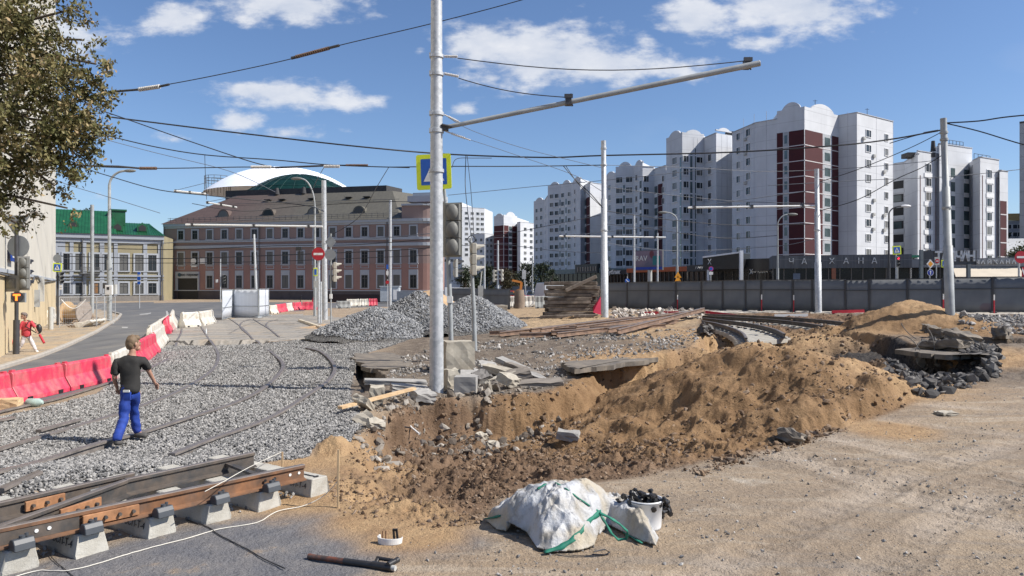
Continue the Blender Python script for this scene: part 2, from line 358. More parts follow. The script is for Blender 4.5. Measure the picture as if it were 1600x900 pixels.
SLAB=polyW([(255,535),(270,515),(300,505),(345,499),(430,491),(500,492),(560,500),(540,512),(600,521),(500,527),(430,533),(270,534.5)])
CONC=polyW([(1095,489.5),(1200,488.5),(1380,490),(1600,492),(1900,496),(1900,482),(1500,481),(1100,482)])
FASPH=polyW([(-200,1100),(-100,905),(130,860),(440,793),(520,795),(560,812),(640,835),(745,828),(760,850),(620,875),(480,960),(470,1100)])
def radial():
 rs=[0.0,1.5,2.5,3.2,3.8]
 r=4.2
 while r<60:rs.append(r); r*=1.0042
 while r<4500:rs.append(r); r*=1.05
 return np.array(rs)
th=np.concatenate([np.radians(np.arange(-180,-42,4.0)),np.radians(np.linspace(-42,42,1000)),np.radians(np.arange(46,180,4.0))])
rs=radial()
TH,RR=np.meshgrid(th,rs[1:]); gx=RR*np.sin(TH); gy=RR*np.cos(TH)
gx=gx.ravel(); gy=gy.ravel()
gz=H(gx,gy)
nth=len(th); nr=len(rs)-1
idx=np.arange(nr*nth).reshape(nr,nth)
a=idx[:-1,:]; b=np.roll(idx,-1,1)[:-1,:]; c=np.roll(idx,-1,1)[1:,:]; d=idx[1:,:]
quads=np.stack([a.ravel(),d.ravel(),c.ravel(),b.ravel()],1)
gx=np.append(gx,0); gy=np.append(gy,0); gz=np.append(gz,0)
e1=.25*fbm(gx*.9,gy*.9,101,4)+.08*fbm(gx*5,gy*5,102,3)
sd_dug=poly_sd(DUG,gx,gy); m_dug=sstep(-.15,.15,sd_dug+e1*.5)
m_gr=sstep(-.1,.2,poly_sd(GRAV,gx,gy)+e1)
m_fa=sstep(-.2,.25,poly_sd(FASPH,gx,gy)+e1)
SANDP=[((-2.6,11.2),1.5),((-2.3,9.0),1.1),((-1.4,8.0),.8),((3.4,23),2.2),((8.5,17),2.2),((10.5,22),2.6),((6.5,12.8),.9),((12.5,20.5),2.5),((16.6,28.5),2.6),((9,27),5.),((-1.0,7.5),.7)]
m_sand=np.zeros_like(gx)
for(p,r_)in SANDP:m_sand=np.maximum(m_sand,sstep(1.25,.4,np.hypot(gx-p[0],gy-p[1])/r_+e1*.9))
big=np.hypot((gx-5.2)/5.6,(gy-17)/6.5)
m_brown=np.maximum(sstep(1.2,.85,big+e1*.4)*m_dug,sstep(1.25,.95,np.hypot((gx-15.9)/3.6,(gy-29)/4.4)+e1*.3))  # second ellipse: brown soil tone that also paints the right heap's shadow side
m_bench=sstep(15.5,17.5,gy)*sstep(-6,-4,gx)*(1-m_dug)
m_lot=sstep(-.5,.8,poly_sd(polyW([(760,478),(1100,482),(1100,505),(1010,530),(900,520),(820,530),(800,505),(770,490)]),gx,gy)+e1)
m_pit=sstep(0,.6,sd_dug)*sstep(16.2,14.5,gy+.3*np.abs(gx))*1.0
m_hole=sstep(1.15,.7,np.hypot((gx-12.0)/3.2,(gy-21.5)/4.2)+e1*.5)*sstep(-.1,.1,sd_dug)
m_tread=sstep(6.0,0.5,line_d(RUT,gx,gy)+e1*3)
m_trk=np.zeros_like(gx)
for T_ in TRACKS:m_trk=np.maximum(m_trk,np.exp(-(line_d(T_,gx,gy)/.24)**2))
m_trk*=sstep(-.5,.3,fbm(gx*.8,gy*.8,107,3))
def attr(me,name,arr):
 at=me.attributes.new(name,'FLOAT','POINT'); at.data.foreach_set('value',arr.astype(np.float32))
fc=quads.mean(axis=1)if False else None
cx_=gx[quads].mean(1); cy_=gy[quads].mean(1)
fzone=np.zeros(len(quads),int)
near=np.hypot(cx_,cy_)<400
def inside(P):
 r_=np.zeros(len(quads),bool); r_[near]=poly_sd(P,cx_[near],cy_[near])>0; return r_
fzone[inside(ROAD)]=1; fzone[inside(PAVE)]=2; fzone[inside(SLAB)]=4; fzone[inside(CONC)]=5
gs=np.zeros(len(quads)); gs[near]=poly_sd(GRAV,cx_[near],cy_[near]); e_c=.18*fbm(cx_*1.2,cy_*1.2,103,4)
fzone[(gs+e_c>0)&(fzone!=4)&(fzone!=1)]=3
fzone[(inside(DUG))&(fzone==3)]=0
def node_mat(name):
 m=bpy.data.materials.new(name); m.use_nodes=True; t=m.node_tree
 return m,t,t.nodes['Principled BSDF']
class NT:
 def __init__(s,t):s.t=t
 def n(s,ty,**k):
  n=s.t.nodes.new(ty)
  for a_,b_ in k.items():setattr(n,a_,b_)
  return n
 def l(s,a_,b_):s.t.links.new(a_,b_)
 def noise(s,sc,det=6,ro=.6,vec=None):
  n=s.n('ShaderNodeTexNoise'); n.inputs['Scale'].default_value=sc; n.inputs['Detail'].default_value=det; n.inputs['Roughness'].default_value=ro
  if vec is not None:s.l(vec,n.inputs['Vector'])
  return n.outputs[0]
 def mr(s,v,a_,b_,c_=0,d_=1):
  n=s.n('ShaderNodeMapRange'); s.l(v,n.inputs[0])
  for i,q in enumerate((a_,b_,c_,d_)):n.inputs[i+1].default_value=q
  return n.outputs[0]
 def mix(s,f,a_,b_):
  n=s.n('ShaderNodeMix',data_type='RGBA')
  if isinstance(f,(int,float)):n.inputs['Factor'].default_value=f
  else:s.l(f,n.inputs['Factor'])
  for i,q in((6,a_),(7,b_)):
   if isinstance(q,tuple):n.inputs[i].default_value=(*q,1)
   else:s.l(q,n.inputs[i])
  return n.outputs[2]
 def math(s,op,a_,b_):
  n=s.n('ShaderNodeMath',operation=op)
  for i,q in enumerate((a_,b_)):
   if isinstance(q,(int,float)):n.inputs[i].default_value=q
   else:s.l(q,n.inputs[i])
  return n.outputs[0]
 def attr(s,name):n=s.n('ShaderNodeAttribute',attribute_name=name); return n.outputs['Fac']
 def scale(s,c_,f):
  n=s.n('ShaderNodeVectorMath',operation='SCALE'); s.l(c_,n.inputs[0]); s.l(f,n.inputs['Scale']); return n.outputs[0]
 def bump(s,h,dist,st,b):
  n=s.n('ShaderNodeBump'); n.inputs['Distance'].default_value=dist; n.inputs['Strength'].default_value=st; s.l(h,n.inputs['Height']); s.l(n.outputs[0],b.inputs['Normal'])
 def pos(s):return s.n('ShaderNodeNewGeometry').outputs['Position']
 def vor(s,sc,vec,feat='F1',out='Color'):
  n=s.n('ShaderNodeTexVoronoi',feature=feat); n.inputs['Scale'].default_value=sc; s.l(vec,n.inputs['Vector']); return n
GM,t,B=node_mat('dirt'); q=NT(t); P=q.pos()
n1=q.noise(.5,7,.62,P); n2=q.noise(2.2,8,.65,P); n3=q.noise(14,6,.65,P); n4=q.noise(60,4,.6,P)
dry=q.mix(q.mr(n1,.38,.62),(.345,.262,.178),(.265,.203,.145))
dry=q.mix(q.mr(n2,.55,.72),dry,(.40,.33,.25))
dry=q.mix(q.mr(n3,.58,.74,0,.7),dry,(.19,.155,.125))
mpd=q.n('ShaderNodeMapping'); mpd.inputs['Rotation'].default_value=(0,0,R(-38)); mpd.inputs['Scale'].default_value=(.22,2.4,1); q.l(P,mpd.inputs[0]); sk_=q.noise(1.1,7,.68,mpd.outputs[0])
dry=q.mix(q.mr(sk_,.52,.66,0,.75),dry,(.25,.215,.18)); dry=q.mix(q.mr(sk_,.46,.34,0,.65),dry,(.44,.37,.29)); dry=q.mix(q.mr(q.noise(.9,5,.7,P),.6,.72,0,.6),dry,(.19,.145,.105)); wv=q.n('ShaderNodeMapping'); wv.inputs['Location'].default_value=(31,17,0); q.l(P,wv.inputs[0]); dry=q.mix(q.mr(q.noise(1.1,6,.65,wv.outputs[0]),.6,.74,0,.7),dry,(.50,.45,.38))
grey=q.mix(q.mr(n2,.4,.62),(.145,.145,.155),(.20,.19,.185))
grey=q.mix(q.mr(n2,.60,.72,0,.75),grey,(.34,.25,.165))
bench=q.mix(q.mr(n2,.4,.6),(.20,.165,.13),(.125,.10,.08)); bench=q.mix(q.mr(n3,.58,.72),bench,(.26,.22,.18))
lot=q.mix(q.mr(n2,.4,.62),(.40,.29,.18),(.30,.22,.14))
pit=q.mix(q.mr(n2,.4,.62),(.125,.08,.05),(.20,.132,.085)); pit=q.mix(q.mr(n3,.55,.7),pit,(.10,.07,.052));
sand=q.mix(q.mr(n2,.4,.62),(.40,.27,.15),(.31,.20,.11));
brown=q.mix(q.mr(n2,.38,.62),(.185,.112,.058),(.26,.165,.088)); brown=q.mix(q.mr(n3,.58,.72),brown,(.115,.070,.038))
hole=q.mix(q.mr(n3,.4,.6),(.025,.024,.025),(.07,.062,.056))  # near-black tone paints the shade inside the right hole into the ground colour
c_=q.mix(q.attr('bench'),dry,bench); c_=q.mix(q.attr('lot'),c_,lot); c_=q.mix(q.math('MULTIPLY',q.attr('tread'),.25),c_,(.25,.215,.175)); c_=q.mix(q.math('MULTIPLY',q.attr('track'),.6),c_,(.44,.37,.30)); c_=q.mix(q.attr('fa'),c_,grey)
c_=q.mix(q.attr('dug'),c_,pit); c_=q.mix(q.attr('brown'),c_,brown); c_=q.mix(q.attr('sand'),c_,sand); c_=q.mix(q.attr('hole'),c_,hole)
c_=q.mix(q.attr('gr'),c_,(.20,.195,.195))
c_=q.scale(c_,q.mr(n4,.3,.7,.78,1.22)); q.l(c_,B.inputs['Base Color']); B.inputs['Roughness'].default_value=.95; B.inputs['Specular IOR Level'].default_value=.2
hh=q.math('ADD',q.math('MULTIPLY',n3,.6),q.math('MULTIPLY',n4,.25)); hh=q.math('ADD',hh,q.math('MULTIPLY',n2,.8)); q.bump(hh,.07,1,B)
GRM,t,B=node_mat('gravel'); q=NT(t); P=q.pos()
vo=q.vor(21,P); vs_=q.n('ShaderNodeSeparateColor'); q.l(vo.outputs['Color'],vs_.inputs[0])
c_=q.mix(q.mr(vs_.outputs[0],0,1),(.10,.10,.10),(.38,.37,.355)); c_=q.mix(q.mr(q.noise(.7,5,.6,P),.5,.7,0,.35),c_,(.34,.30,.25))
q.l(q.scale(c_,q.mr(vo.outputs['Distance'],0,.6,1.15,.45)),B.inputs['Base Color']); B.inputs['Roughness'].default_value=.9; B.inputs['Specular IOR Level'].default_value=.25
q.bump(q.math('SUBTRACT',vs_.outputs[1],q.math('MULTIPLY',vo.outputs['Distance'],1.4)),.05,1,B)
RM,t,B=node_mat('asphalt'); q=NT(t); P=q.pos()
mp=q.n('ShaderNodeMapping'); mp.inputs['Rotation'].default_value=(0,0,R(-27)); mp.inputs['Scale'].default_value=(1.6,.12,1); q.l(P,mp.inputs[0])
c_=q.mix(q.mr(q.noise(.5,6,.6,P),.35,.65),(.10,.102,.108),(.145,.143,.14)); c_=q.mix(q.mr(q.noise(1,5,.6,mp.outputs[0]),.52,.66,0,.55),c_,(.06,.062,.066))
c_=q.mix(q.mr(q.noise(.25,5,.6,P),.56,.7,0,.5),c_,(.21,.19,.165))
c_=q.scale(c_,q.mr(q.noise(45,3,.6,P),.3,.7,.85,1.15)); q.l(c_,B.inputs['Base Color']); B.inputs['Roughness'].default_value=.85; q.bump(q.noise(60,4,.6,P),.01,.4,B)
PM,t,B=node_mat('dusty_pavement'); q=NT(t); P=q.pos()
c_=q.mix(q.mr(q.noise(.5,6,.6,P),.4,.6),(.40,.30,.19),(.28,.24,.19)); c_=q.mix(q.mr(q.noise(4,5,.6,P),.55,.7),c_,(.18,.14,.10)); q.l(c_,B.inputs['Base Color']); B.inputs['Roughness'].default_value=.95; q.bump(q.noise(12,6,.6,P),.06,.7,B)
SM,t,B=node_mat('paving_slabs'); q=NT(t); P=q.pos()
mp=q.n('ShaderNodeMapping'); mp.inputs['Rotation'].default_value=(0,0,R(14)); q.l(P,mp.inputs[0])
br=q.n('ShaderNodeTexBrick'); q.l(mp.outputs[0],br.inputs['Vector']); br.inputs['Scale'].default_value=1; br.inputs['Brick Width'].default_value=2.2; br.inputs['Row Height'].default_value=1.5; br.inputs['Mortar Size'].default_value=.05; br.offset=.5
br.inputs['Color1'].default_value=(.24,.225,.205,1); br.inputs['Color2'].default_value=(.30,.275,.24,1); br.inputs['Mortar'].default_value=(.06,.055,.05,1)
c_=q.mix(q.mr(q.noise(.6,6,.6,P),.5,.68,0,.7),br.outputs[0],(.34,.27,.19)); c_=q.scale(c_,q.mr(q.noise(6,6,.6,P),.3,.7,.8,1.2)); q.l(c_,B.inputs['Base Color']); B.inputs['Roughness'].default_value=.9; q.bump(q.noise(20,4,.6,P),.02,.4,B)
CM=mat('pale_concrete',(.46,.42,.36),.9,.15,1.5,.01,20,col2=(.33,.30,.26))
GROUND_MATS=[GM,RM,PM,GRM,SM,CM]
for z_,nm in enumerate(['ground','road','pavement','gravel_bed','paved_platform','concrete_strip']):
 qs=quads[fzone==z_]
 if z_==0:
  cap=np.stack([np.full(nth,nr*nth),idx[0],np.roll(idx[0],-1),np.roll(idx[0],-1)],1)
 used,inv=np.unique(qs,return_inverse=True); qs2=inv.reshape(-1,4)
 vx,vy,vz=gx[used],gy[used],gz[used]
 me=bpy.data.meshes.new(nm)
 nv=len(used); nf=len(qs2)
 if z_==0:
  lut=-np.ones(len(gx),int); lut[used]=np.arange(nv)
  tris=np.stack([np.full(nth,nv),lut[np.roll(idx[0],-1)],lut[idx[0]]],1); ok=(tris>=0).all(1); tris=tris[ok][:,[0,2,1]]
  vx=np.append(vx,0); vy=np.append(vy,0); vz=np.append(vz,0); used=np.append(used,nr*nth); nv+=1
 else:tris=np.zeros((0,3),int)
 me.vertices.add(nv); me.vertices.foreach_set('co',np.stack([vx,vy,vz],1).astype(np.float32).ravel())
 me.loops.add(nf*4+len(tris)*3); me.loops.foreach_set('vertex_index',np.r_[qs2.ravel(),tris.ravel()].astype(np.int32))
 me.polygons.add(nf+len(tris)); me.polygons.foreach_set('loop_start',np.r_[np.arange(nf)*4,nf*4+np.arange(len(tris))*3].astype(np.int32))
 me.update(calc_edges=True); me.validate()
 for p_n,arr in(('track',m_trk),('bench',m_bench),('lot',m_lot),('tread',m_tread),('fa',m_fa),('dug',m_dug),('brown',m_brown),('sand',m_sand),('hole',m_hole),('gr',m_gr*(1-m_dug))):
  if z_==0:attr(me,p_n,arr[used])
 me.polygons.foreach_set('use_smooth',[True]*len(me.polygons))
 me.materials.append(GROUND_MATS[z_]); o=bpy.data.objects.new(nm,me); COL.objects.link(o)
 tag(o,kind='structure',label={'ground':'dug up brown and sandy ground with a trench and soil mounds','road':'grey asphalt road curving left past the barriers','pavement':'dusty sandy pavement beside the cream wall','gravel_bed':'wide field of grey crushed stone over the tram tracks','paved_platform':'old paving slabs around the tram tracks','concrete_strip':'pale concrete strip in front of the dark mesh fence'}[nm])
# --- scattered stones (stuff)
ico=None
def ico_base():
 p=(1+5**.5)/2
 v=np.array([(-1,p,0),(1,p,0),(-1,-p,0),(1,-p,0),(0,-1,p),(0,1,p),(0,-1,-p),(0,1,-p),(p,0,-1),(p,0,1),(-p,0,-1),(-p,0,1)],float); v/=np.linalg.norm(v[0])
 f=np.array([(0,11,5),(0,5,1),(0,1,7),(0,7,10),(0,10,11),(1,5,9),(5,11,4),(11,10,2),(10,7,6),(7,1,8),(3,9,4),(3,4,2),(3,2,6),(3,6,8),(3,8,9),(4,9,5),(2,4,11),(6,2,10),(8,6,7),(9,8,1)])
 return v,f
IV,IF=ico_base()
def stones(name,x,y,size,material,label,flat=.7,sink=.25,zoff=None,jag=.35,kind='stuff',parent=None,group=None,cat=None):
 n=len(x); z=H(x,y)if zoff is None else zoff
 s=size*(1+0*x)
 V=IV[None]*(1+jag*(rng.random((n,12,1))*2-1))*np.stack([rng.uniform(.65,1.3,n),rng.uniform(.65,1.3,n),rng.uniform(.5,1,n)*flat],1)[:,None,:]
 qn=rng.normal(size=(n,4)); qn[:,1:3]*=.6; qn/=np.linalg.norm(qn,axis=1)[:,None]; w_,x_,y_,z_=qn.T
 Rm=np.stack([1-2*(y_**2+z_**2),2*(x_*y_-z_*w_),2*(x_*z_+y_*w_),2*(x_*y_+z_*w_),1-2*(x_**2+z_**2),2*(y_*z_-x_*w_),2*(x_*z_-y_*w_),2*(y_*z_+x_*w_),1-2*(x_**2+y_**2)],1).reshape(n,3,3)
 V=np.einsum('nij,nkj->nki',Rm,V)*s[:,None,None]/2
 V+=np.stack([x,y,z+s*flat*(.5-sink)],1)[:,None,:]
 Fa=(IF[None]+12*np.arange(n)[:,None,None]).reshape(-1,3)
 me=bpy.data.meshes.new(name); me.vertices.add(n*12); me.vertices.foreach_set('co',V.astype(np.float32).ravel())
 me.loops.add(len(Fa)*3); me.loops.foreach_set('vertex_index',Fa.astype(np.int32).ravel()); me.polygons.add(len(Fa)); me.polygons.foreach_set('loop_start',(np.arange(len(Fa))*3).astype(np.int32))
 me.update(calc_edges=True); me.polygons.foreach_set('use_smooth',[False]*len(me.polygons))
 at=me.attributes.new('tone','FLOAT','POINT'); at.data.foreach_set('value',np.repeat(rng.random(n),12).astype(np.float32))
 me.materials.append(material); o=bpy.data.objects.new(name,me); COL.objects.link(o); o.parent=parent
 tag(o,label,cat,group,kind); return o
def stone_mat(name,stops,rough=.9):
 m,t,B=node_mat(name); q=NT(t); a_=q.attr('tone'); cr=q.n('ShaderNodeValToRGB'); q.l(a_,cr.inputs[0]); el=cr.color_ramp.elements
 el[0].position=0; el[0].color=(*stops[0],1); el[1].position=1; el[1].color=(*stops[-1],1)
 for i,s_ in enumerate(stops[1:-1]):e=el.new((i+1)/(len(stops)-1)); e.color=(*s_,1)
 c_=q.scale(cr.outputs[0],q.mr(q.noise(60,4,.6,q.pos()),.3,.7,.8,1.2)); q.l(c_,B.inputs['Base Color']); B.inputs['Roughness'].default_value=rough; B.inputs['Specular IOR Level'].default_value=.3
 return m
STM=stone_mat('crushed_stone',[(.09,.09,.09),(.20,.196,.19),(.29,.282,.272),(.39,.378,.358)])
CLM=stone_mat('soil_clods',[(.09,.058,.036),(.15,.10,.064),(.21,.142,.09),(.26,.20,.15)])
RBM=stone_mat('rubble',[(.09,.088,.085),(.20,.19,.18),(.30,.28,.26),(.46,.44,.41)])
def sample(Pl,n,dens=None,fall=1.3):
 P_=np.array(Pl); x0,y0=P_.min(0); x1,y1=P_.max(0); xs=[]; ys=[]
 while sum(map(len,xs))<n:
  m=60000
  y=y0*(y1/y0)**rng.random(m)if fall else rng.uniform(y0,y1,m)
  x=rng.uniform(x0,x1,m); k=(poly_sd(Pl,x,y)>0)&(np.abs(x)<.78*y+1)
  if fall:k&=rng.random(m)<np.minimum(1,(y/y1)**(2-fall)*0+(y0/y)**(fall-1))
  if dens is not None:k&=rng.random(m)<dens(x,y)
  xs.append(x[k]); ys.append(y[k])
 return np.concatenate(xs)[:n],np.concatenate(ys)[:n]
GV=[p for p in GRAV]
x,y=sample(GV,120000,lambda x,y:(poly_sd(DUG,x,y)<.1)*1.0,1.25)
sz=rng.uniform(.022,.050,len(x))*(1+.012*y)
stones('gravel_stones',x,y,sz,STM,'loose grey crushed stones spread over the gravel field',.75,.15)
x,y=sample(DUG,20000,lambda x,y:np.clip(.35+.9*fbm(x*.8,y*.8,201,3),.04,1)*(.30+.70*(np.hypot((x-5.4)/4.4,(y-17)/4.8)>1))*(np.hypot(x-12,y-22)>3.0),1.5)
stones('soil_clods',x,y,(.012+.10*rng.random(len(x))**10+.03*rng.random(len(x))**2)*np.clip(y/13,.55,1.3)+.004*rng.random(len(x)),CLM,'brown soil clods scattered through the trench',.8,.35)
RB1=polyW([(560,700),(560,640),(620,610),(700,600),(860,590),(900,600),(860,640),(760,665),(650,680),(600,720)])
x,y=sample(RB1,2600,lambda x,y:np.clip(fbm(x*1.3,y*1.3,231,3)+.35,.03,1),0)
stones('rubble_fragments',x,y,.015+.2*rng.random(len(x))**9+.04*rng.random(len(x))**2,stone_mat('dusty_rubble',[(.09,.07,.055),(.16,.135,.11),(.25,.22,.185),(.36,.33,.29)]),'grey broken rubble along the trench edge below the tall pole',.7,.3)
RB2=polyW([(1380,575),(1400,545),(1470,535),(1560,545),(1560,590),(1450,625),(1420,615)])
x,y=sample(RB2,3200,None,0)
stones('dark_rubble',x,y,.04+.30*rng.random(len(x))**5,stone_mat('dark_rubble',[(.04,.038,.037),(.08,.075,.072),(.14,.132,.125),(.24,.225,.205)]),'dark broken asphalt rubble in the hole at right',.7,.3)
LOT=polyW([(560,890),(640,840),(760,850),(900,760),(1190,710),(1400,645),(1600,570),(1760,570),(1900,900),(1700,1150),(300,1150)])
x,y=sample(LOT,6500,lambda x,y:np.clip(.12+.8*np.exp(-(line_d(RUT,x,y)/.7)**2)+.35*(fbm(x*.9,y*.9,211,3)>.15),0,1),1.2)
stones('pebbles',x,y,.005+.035*rng.random(len(x))**8+.008*rng.random(len(x)),RBM,'small pebbles and grit over the dusty ground',.7,.2)
BEN=polyW([(600,600),(620,560),(700,540),(900,525),(1090,515),(1090,540),(1000,556),(920,572),(860,602),(700,612)])
x,y=sample(BEN,7000,lambda x,y:np.clip(.3+fbm(x*.8,y*.8,221,3),.05,1),1.2)
stones('gritty_rubble',x,y,.02+.14*rng.random(len(x))**8+.02*rng.random(len(x)),RBM,'stony rubble over the churned bench behind the trench',.7,.25)
FAR=polyW([(1085,494),(1000,487),(955,487),(960,505),(1100,497)])
x,y=sample(polyW([(955,500),(955,484),(1100,484),(1100,498)]),700,None,0)
stones('broken_concrete',x,y,.08+.35*rng.random(len(x))**3,stone_mat('pale_rubble',[(.12,.11,.10),(.35,.31,.27),(.55,.50,.44),(.62,.58,.52)]),'pale broken concrete pieces before the dark mesh fence',.6,.3)
x,y=sample(polyW([(1500,520),(1500,494),(1640,496),(1640,524)]),2200,None,0)
stones('loose_rubble',x,y,.04+.25*rng.random(len(x))**4,RBM,'loose grey rubble at the right behind the sand heap',.7,.3)
x,y=sample(polyW([(1060,735),(1190,700),(1300,668),(1330,672),(1200,712),(1100,745)]),420,None,0)
stones('edge_rubble',x,y,.015+.12*rng.random(len(x))**7+.02*rng.random(len(x)),CLM,'grey rubble along the foot of the brown mound',.7,.25)
# --- buildings
def wallmat(name,col,seam=2.8,z0=0.0,seamcol=.75,vseam=0,rough=.85,var=.05):
 m,t,B=node_mat(name); q=NT(t); P=q.pos(); sp=q.n('ShaderNodeSeparateXYZ'); q.l(P,sp.inputs[0])
 base=q.mix(q.mr(q.noise(.35,5,.6,P),.35,.65),tuple(c*(1-var)for c in col),tuple(min(1,c*(1+var))for c in col))
 mp=q.n('ShaderNodeMapping'); mp.inputs['Scale'].default_value=(1.2,1.2,.08); q.l(P,mp.inputs[0])
 base=q.scale(base,q.mr(q.noise(1.2,5,.6,mp.outputs[0]),.45,.8,1.0,.93))
 if seam:
  fr=q.math('FRACT',q.math('DIVIDE',q.math('SUBTRACT',sp.outputs[2],z0),seam),0); ln=q.mr(q.math('ABSOLUTE',q.math('SUBTRACT',fr,.5),0),.475,.49)
  base=q.scale(base,q.mr(ln,0,1,1,seamcol))
  base=q.scale(base,q.mr(q.noise(.25,2,.5,P),.3,.7,.97,1.03))
 q.l(base,B.inputs['Base Color']); B.inputs['Roughness'].default_value=rough; B.inputs['Specular IOR Level'].default_value=.3
 return m
WHITE=wallmat('white_panels',(.56,.575,.60),2.8,1.9,.80)
WHITE2=wallmat('white_panels_far',(.66,.69,.75),2.8,1.9,.86)
DKRED=mat('dark_red_panels',(.055,.006,.009),.8,.15,.3)
SEAMW=mat('white_seam',(.55,.52,.52),.7,.05)
GLASS,t,B=node_mat('window_glass'); q=NT(t); oi=q.n('ShaderNodeObjectInfo').outputs['Random']; q.l(q.mix(q.mr(oi,.62,.66),q.mix(q.mr(oi,0,.6),(.012,.016,.02),(.04,.048,.055)),(.13,.13,.125)),B.inputs['Base Color']); B.inputs['Roughness'].default_value=.2; B.inputs['Specular IOR Level'].default_value=.25
GLASSG=mat('green_tinted_glass',(.07,.10,.105),.15,.4,.4,spec=.7)
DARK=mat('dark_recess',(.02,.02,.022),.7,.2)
FRAME=mat('white_window_frame',(.72,.72,.72),.5,.05)
FRAMED=mat('dark_window_frame',(.10,.10,.10),.5,.05)
ROOFD=mat('dark_roofing',(.05,.05,.052),.9,.2)
ACM=mat('air_conditioner_grey',(.42,.42,.40),.6,.1)
GJ=mat('grey_joint',(.40,.41,.44),.8)
_winm={}
def win_mesh(w,h,kind):
 k=(round(w,2),round(h,2),kind)
 if k in _winm:return _winm[k]
 mb=MB(); t=.09
 mb.mat(0);
 for(cx,cz,sx,sz)in((0,t/2,w,t),(0,h-t/2,w,t),(-w/2+t/2,h/2,t,h-2*t),(w/2-t/2,h/2,t,h-2*t)):mb.box((cx,-.03,cz),(sx,.14,sz))
 mb.mat(1).box((0,.0,h/2),(w-2*t,.06,h-2*t)); mb.mat(0)
 if kind in(1,2):mb.box((w*.12,-.045,h/2),(.07,.05,h-2*t))
 if kind==2:mb.box((0,-.06,-.06),(w+.25,.3,.07))
 if kind==3:mb.box((0,-.045,h/2),(.06,.05,h-2*t)).box((0,-.05,h*.66),(w-2*t,.05,.06))
 if kind==4:
  s=.22; mb.mat(2); mb.box((-w/2-s/2,-.04,h/2),(s,.12,h)).box((w/2+s/2,-.04,h/2),(s,.12,h)).box((0,-.05,-.1),(w+2*s+.15,.2,.16)).box((0,-.04,h+.12),(w+2*s,.12,.24))
  mb.mat(0).box((0,-.045,h/2),(.07,.05,h-2*t)).box((0,-.05,h*.68),(w-2*t,.05,.06))
 if kind==5:
  s=.22; mb.mat(2); mb.box((-w/2-s/2,-.04,h/2),(s,.12,h)).box((w/2+s/2,-.04,h/2),(s,.12,h)).box((0,-.04,h+.42),(w+2*s,.12,.84))
  mb.box((0,-.05,-.08),(w+2*s,.16,.12)); mb.mat(0).box((0,-.045,h/2),(.07,.05,h-2*t)).box((0,-.05,h*.75),(w-2*t,.05,.06))
 fm=FRAMED if kind in(3,4,5)else FRAME
 o=mb.build('window',[fm,GLASS,TRIM]); me=o.data; bpy.data.objects.remove(o); _winm[k]=me; return me
TRIM=mat('white_stucco_trim',(.37,.395,.43),.8,.06)
def put_window(root,x,y,z,ang,w,h,kind,name='window'):
 o=bpy.data.objects.new(name,win_mesh(w,h,kind)); COL.objects.link(o); o.parent=root
 o.location=Vector((x,y,z))-root.location; o.rotation_euler=(0,0,ang); return o
def fin(m_,nm,mats,root,parent=None,bevel=0):
 l=Vector(root.location); m_.v=[(p[0]-l.x,p[1]-l.y,p[2]-l.z)for p in m_.v]
 o_=m_.build(nm,mats,parent or root,bevel=bevel); return o_
class Wall:
 """vertical wall from a to b (left to right as seen from outside); outside is on the right-hand side of a->b turned -90"""
 def __init__(s,a,b):s.a=Vector((a[0],a[1])); s.b=Vector((b[0],b[1])); s.d=(s.b-s.a); s.L=s.d.length; s.d.normalize(); s.ang=math.atan2(s.d.y,s.d.x); s.n=Vector((s.d.y,-s.d.x))
 def p(s,t,off=0):q_=s.a+s.d*(t*s.L)+s.n*off; return q_.x,q_.y
 def tpx(s,px):
  k=(px-800)/FOC; return(k*s.a.y-s.a.x)/((s.b.x-s.a.x)-k*(s.b.y-s.a.y))
 def slab(s,mb,t0,t1,z0,z1,off0,off1):
  a,b,c,d=s.p(t0,off0),s.p(t1,off0),s.p(t1,off1),s.p(t0,off1); mb.prism([a,b,c,d],z0,z1); return mb
def ac(root,wl,t,z):
 x,y=wl.p(t,.22); mb=MB(); mb.box((x,y,z),(.8,.35,.55),wl.ang); x,y=wl.p(t,.40); mb.tube([(x,y,z),(x+wl.n.x*.03,y+wl.n.y*.03,z)],.2,10); fin(mb,'air_conditioner',ACM,root)
def pl(px,Y):return(xat(px,Y),Y)
def section(mb,pts,back,z0,z1):
 """solid block: front polyline pts, pushed back by vector"""
 mb.prism([tuple(p)for p in pts]+[(p[0]+back[0],p[1]+back[1])for p in reversed(pts)],z0,z1)
def arch_top(mb,wl,z,h,t=.35,n=14,dip=0):
 """curved parapet gable on top of a wall"""
 sh=lambda f:.30 if f<.2 or f>.86 else .30+.70*math.sin(math.pi*(f-.2)/.66)**.6
 n=22; pr=[(0,-.01)]+[(wl.L*i/n,h*sh(i/n))for i in range(n+1)]+[(wl.L,-.01)]
 a=wl.p(0,.02); mb.plate(pr,(a[0],a[1],z),(wl.d.x,wl.d.y,0),(0,0,1),(-wl.n.x,-wl.n.y,0),t)
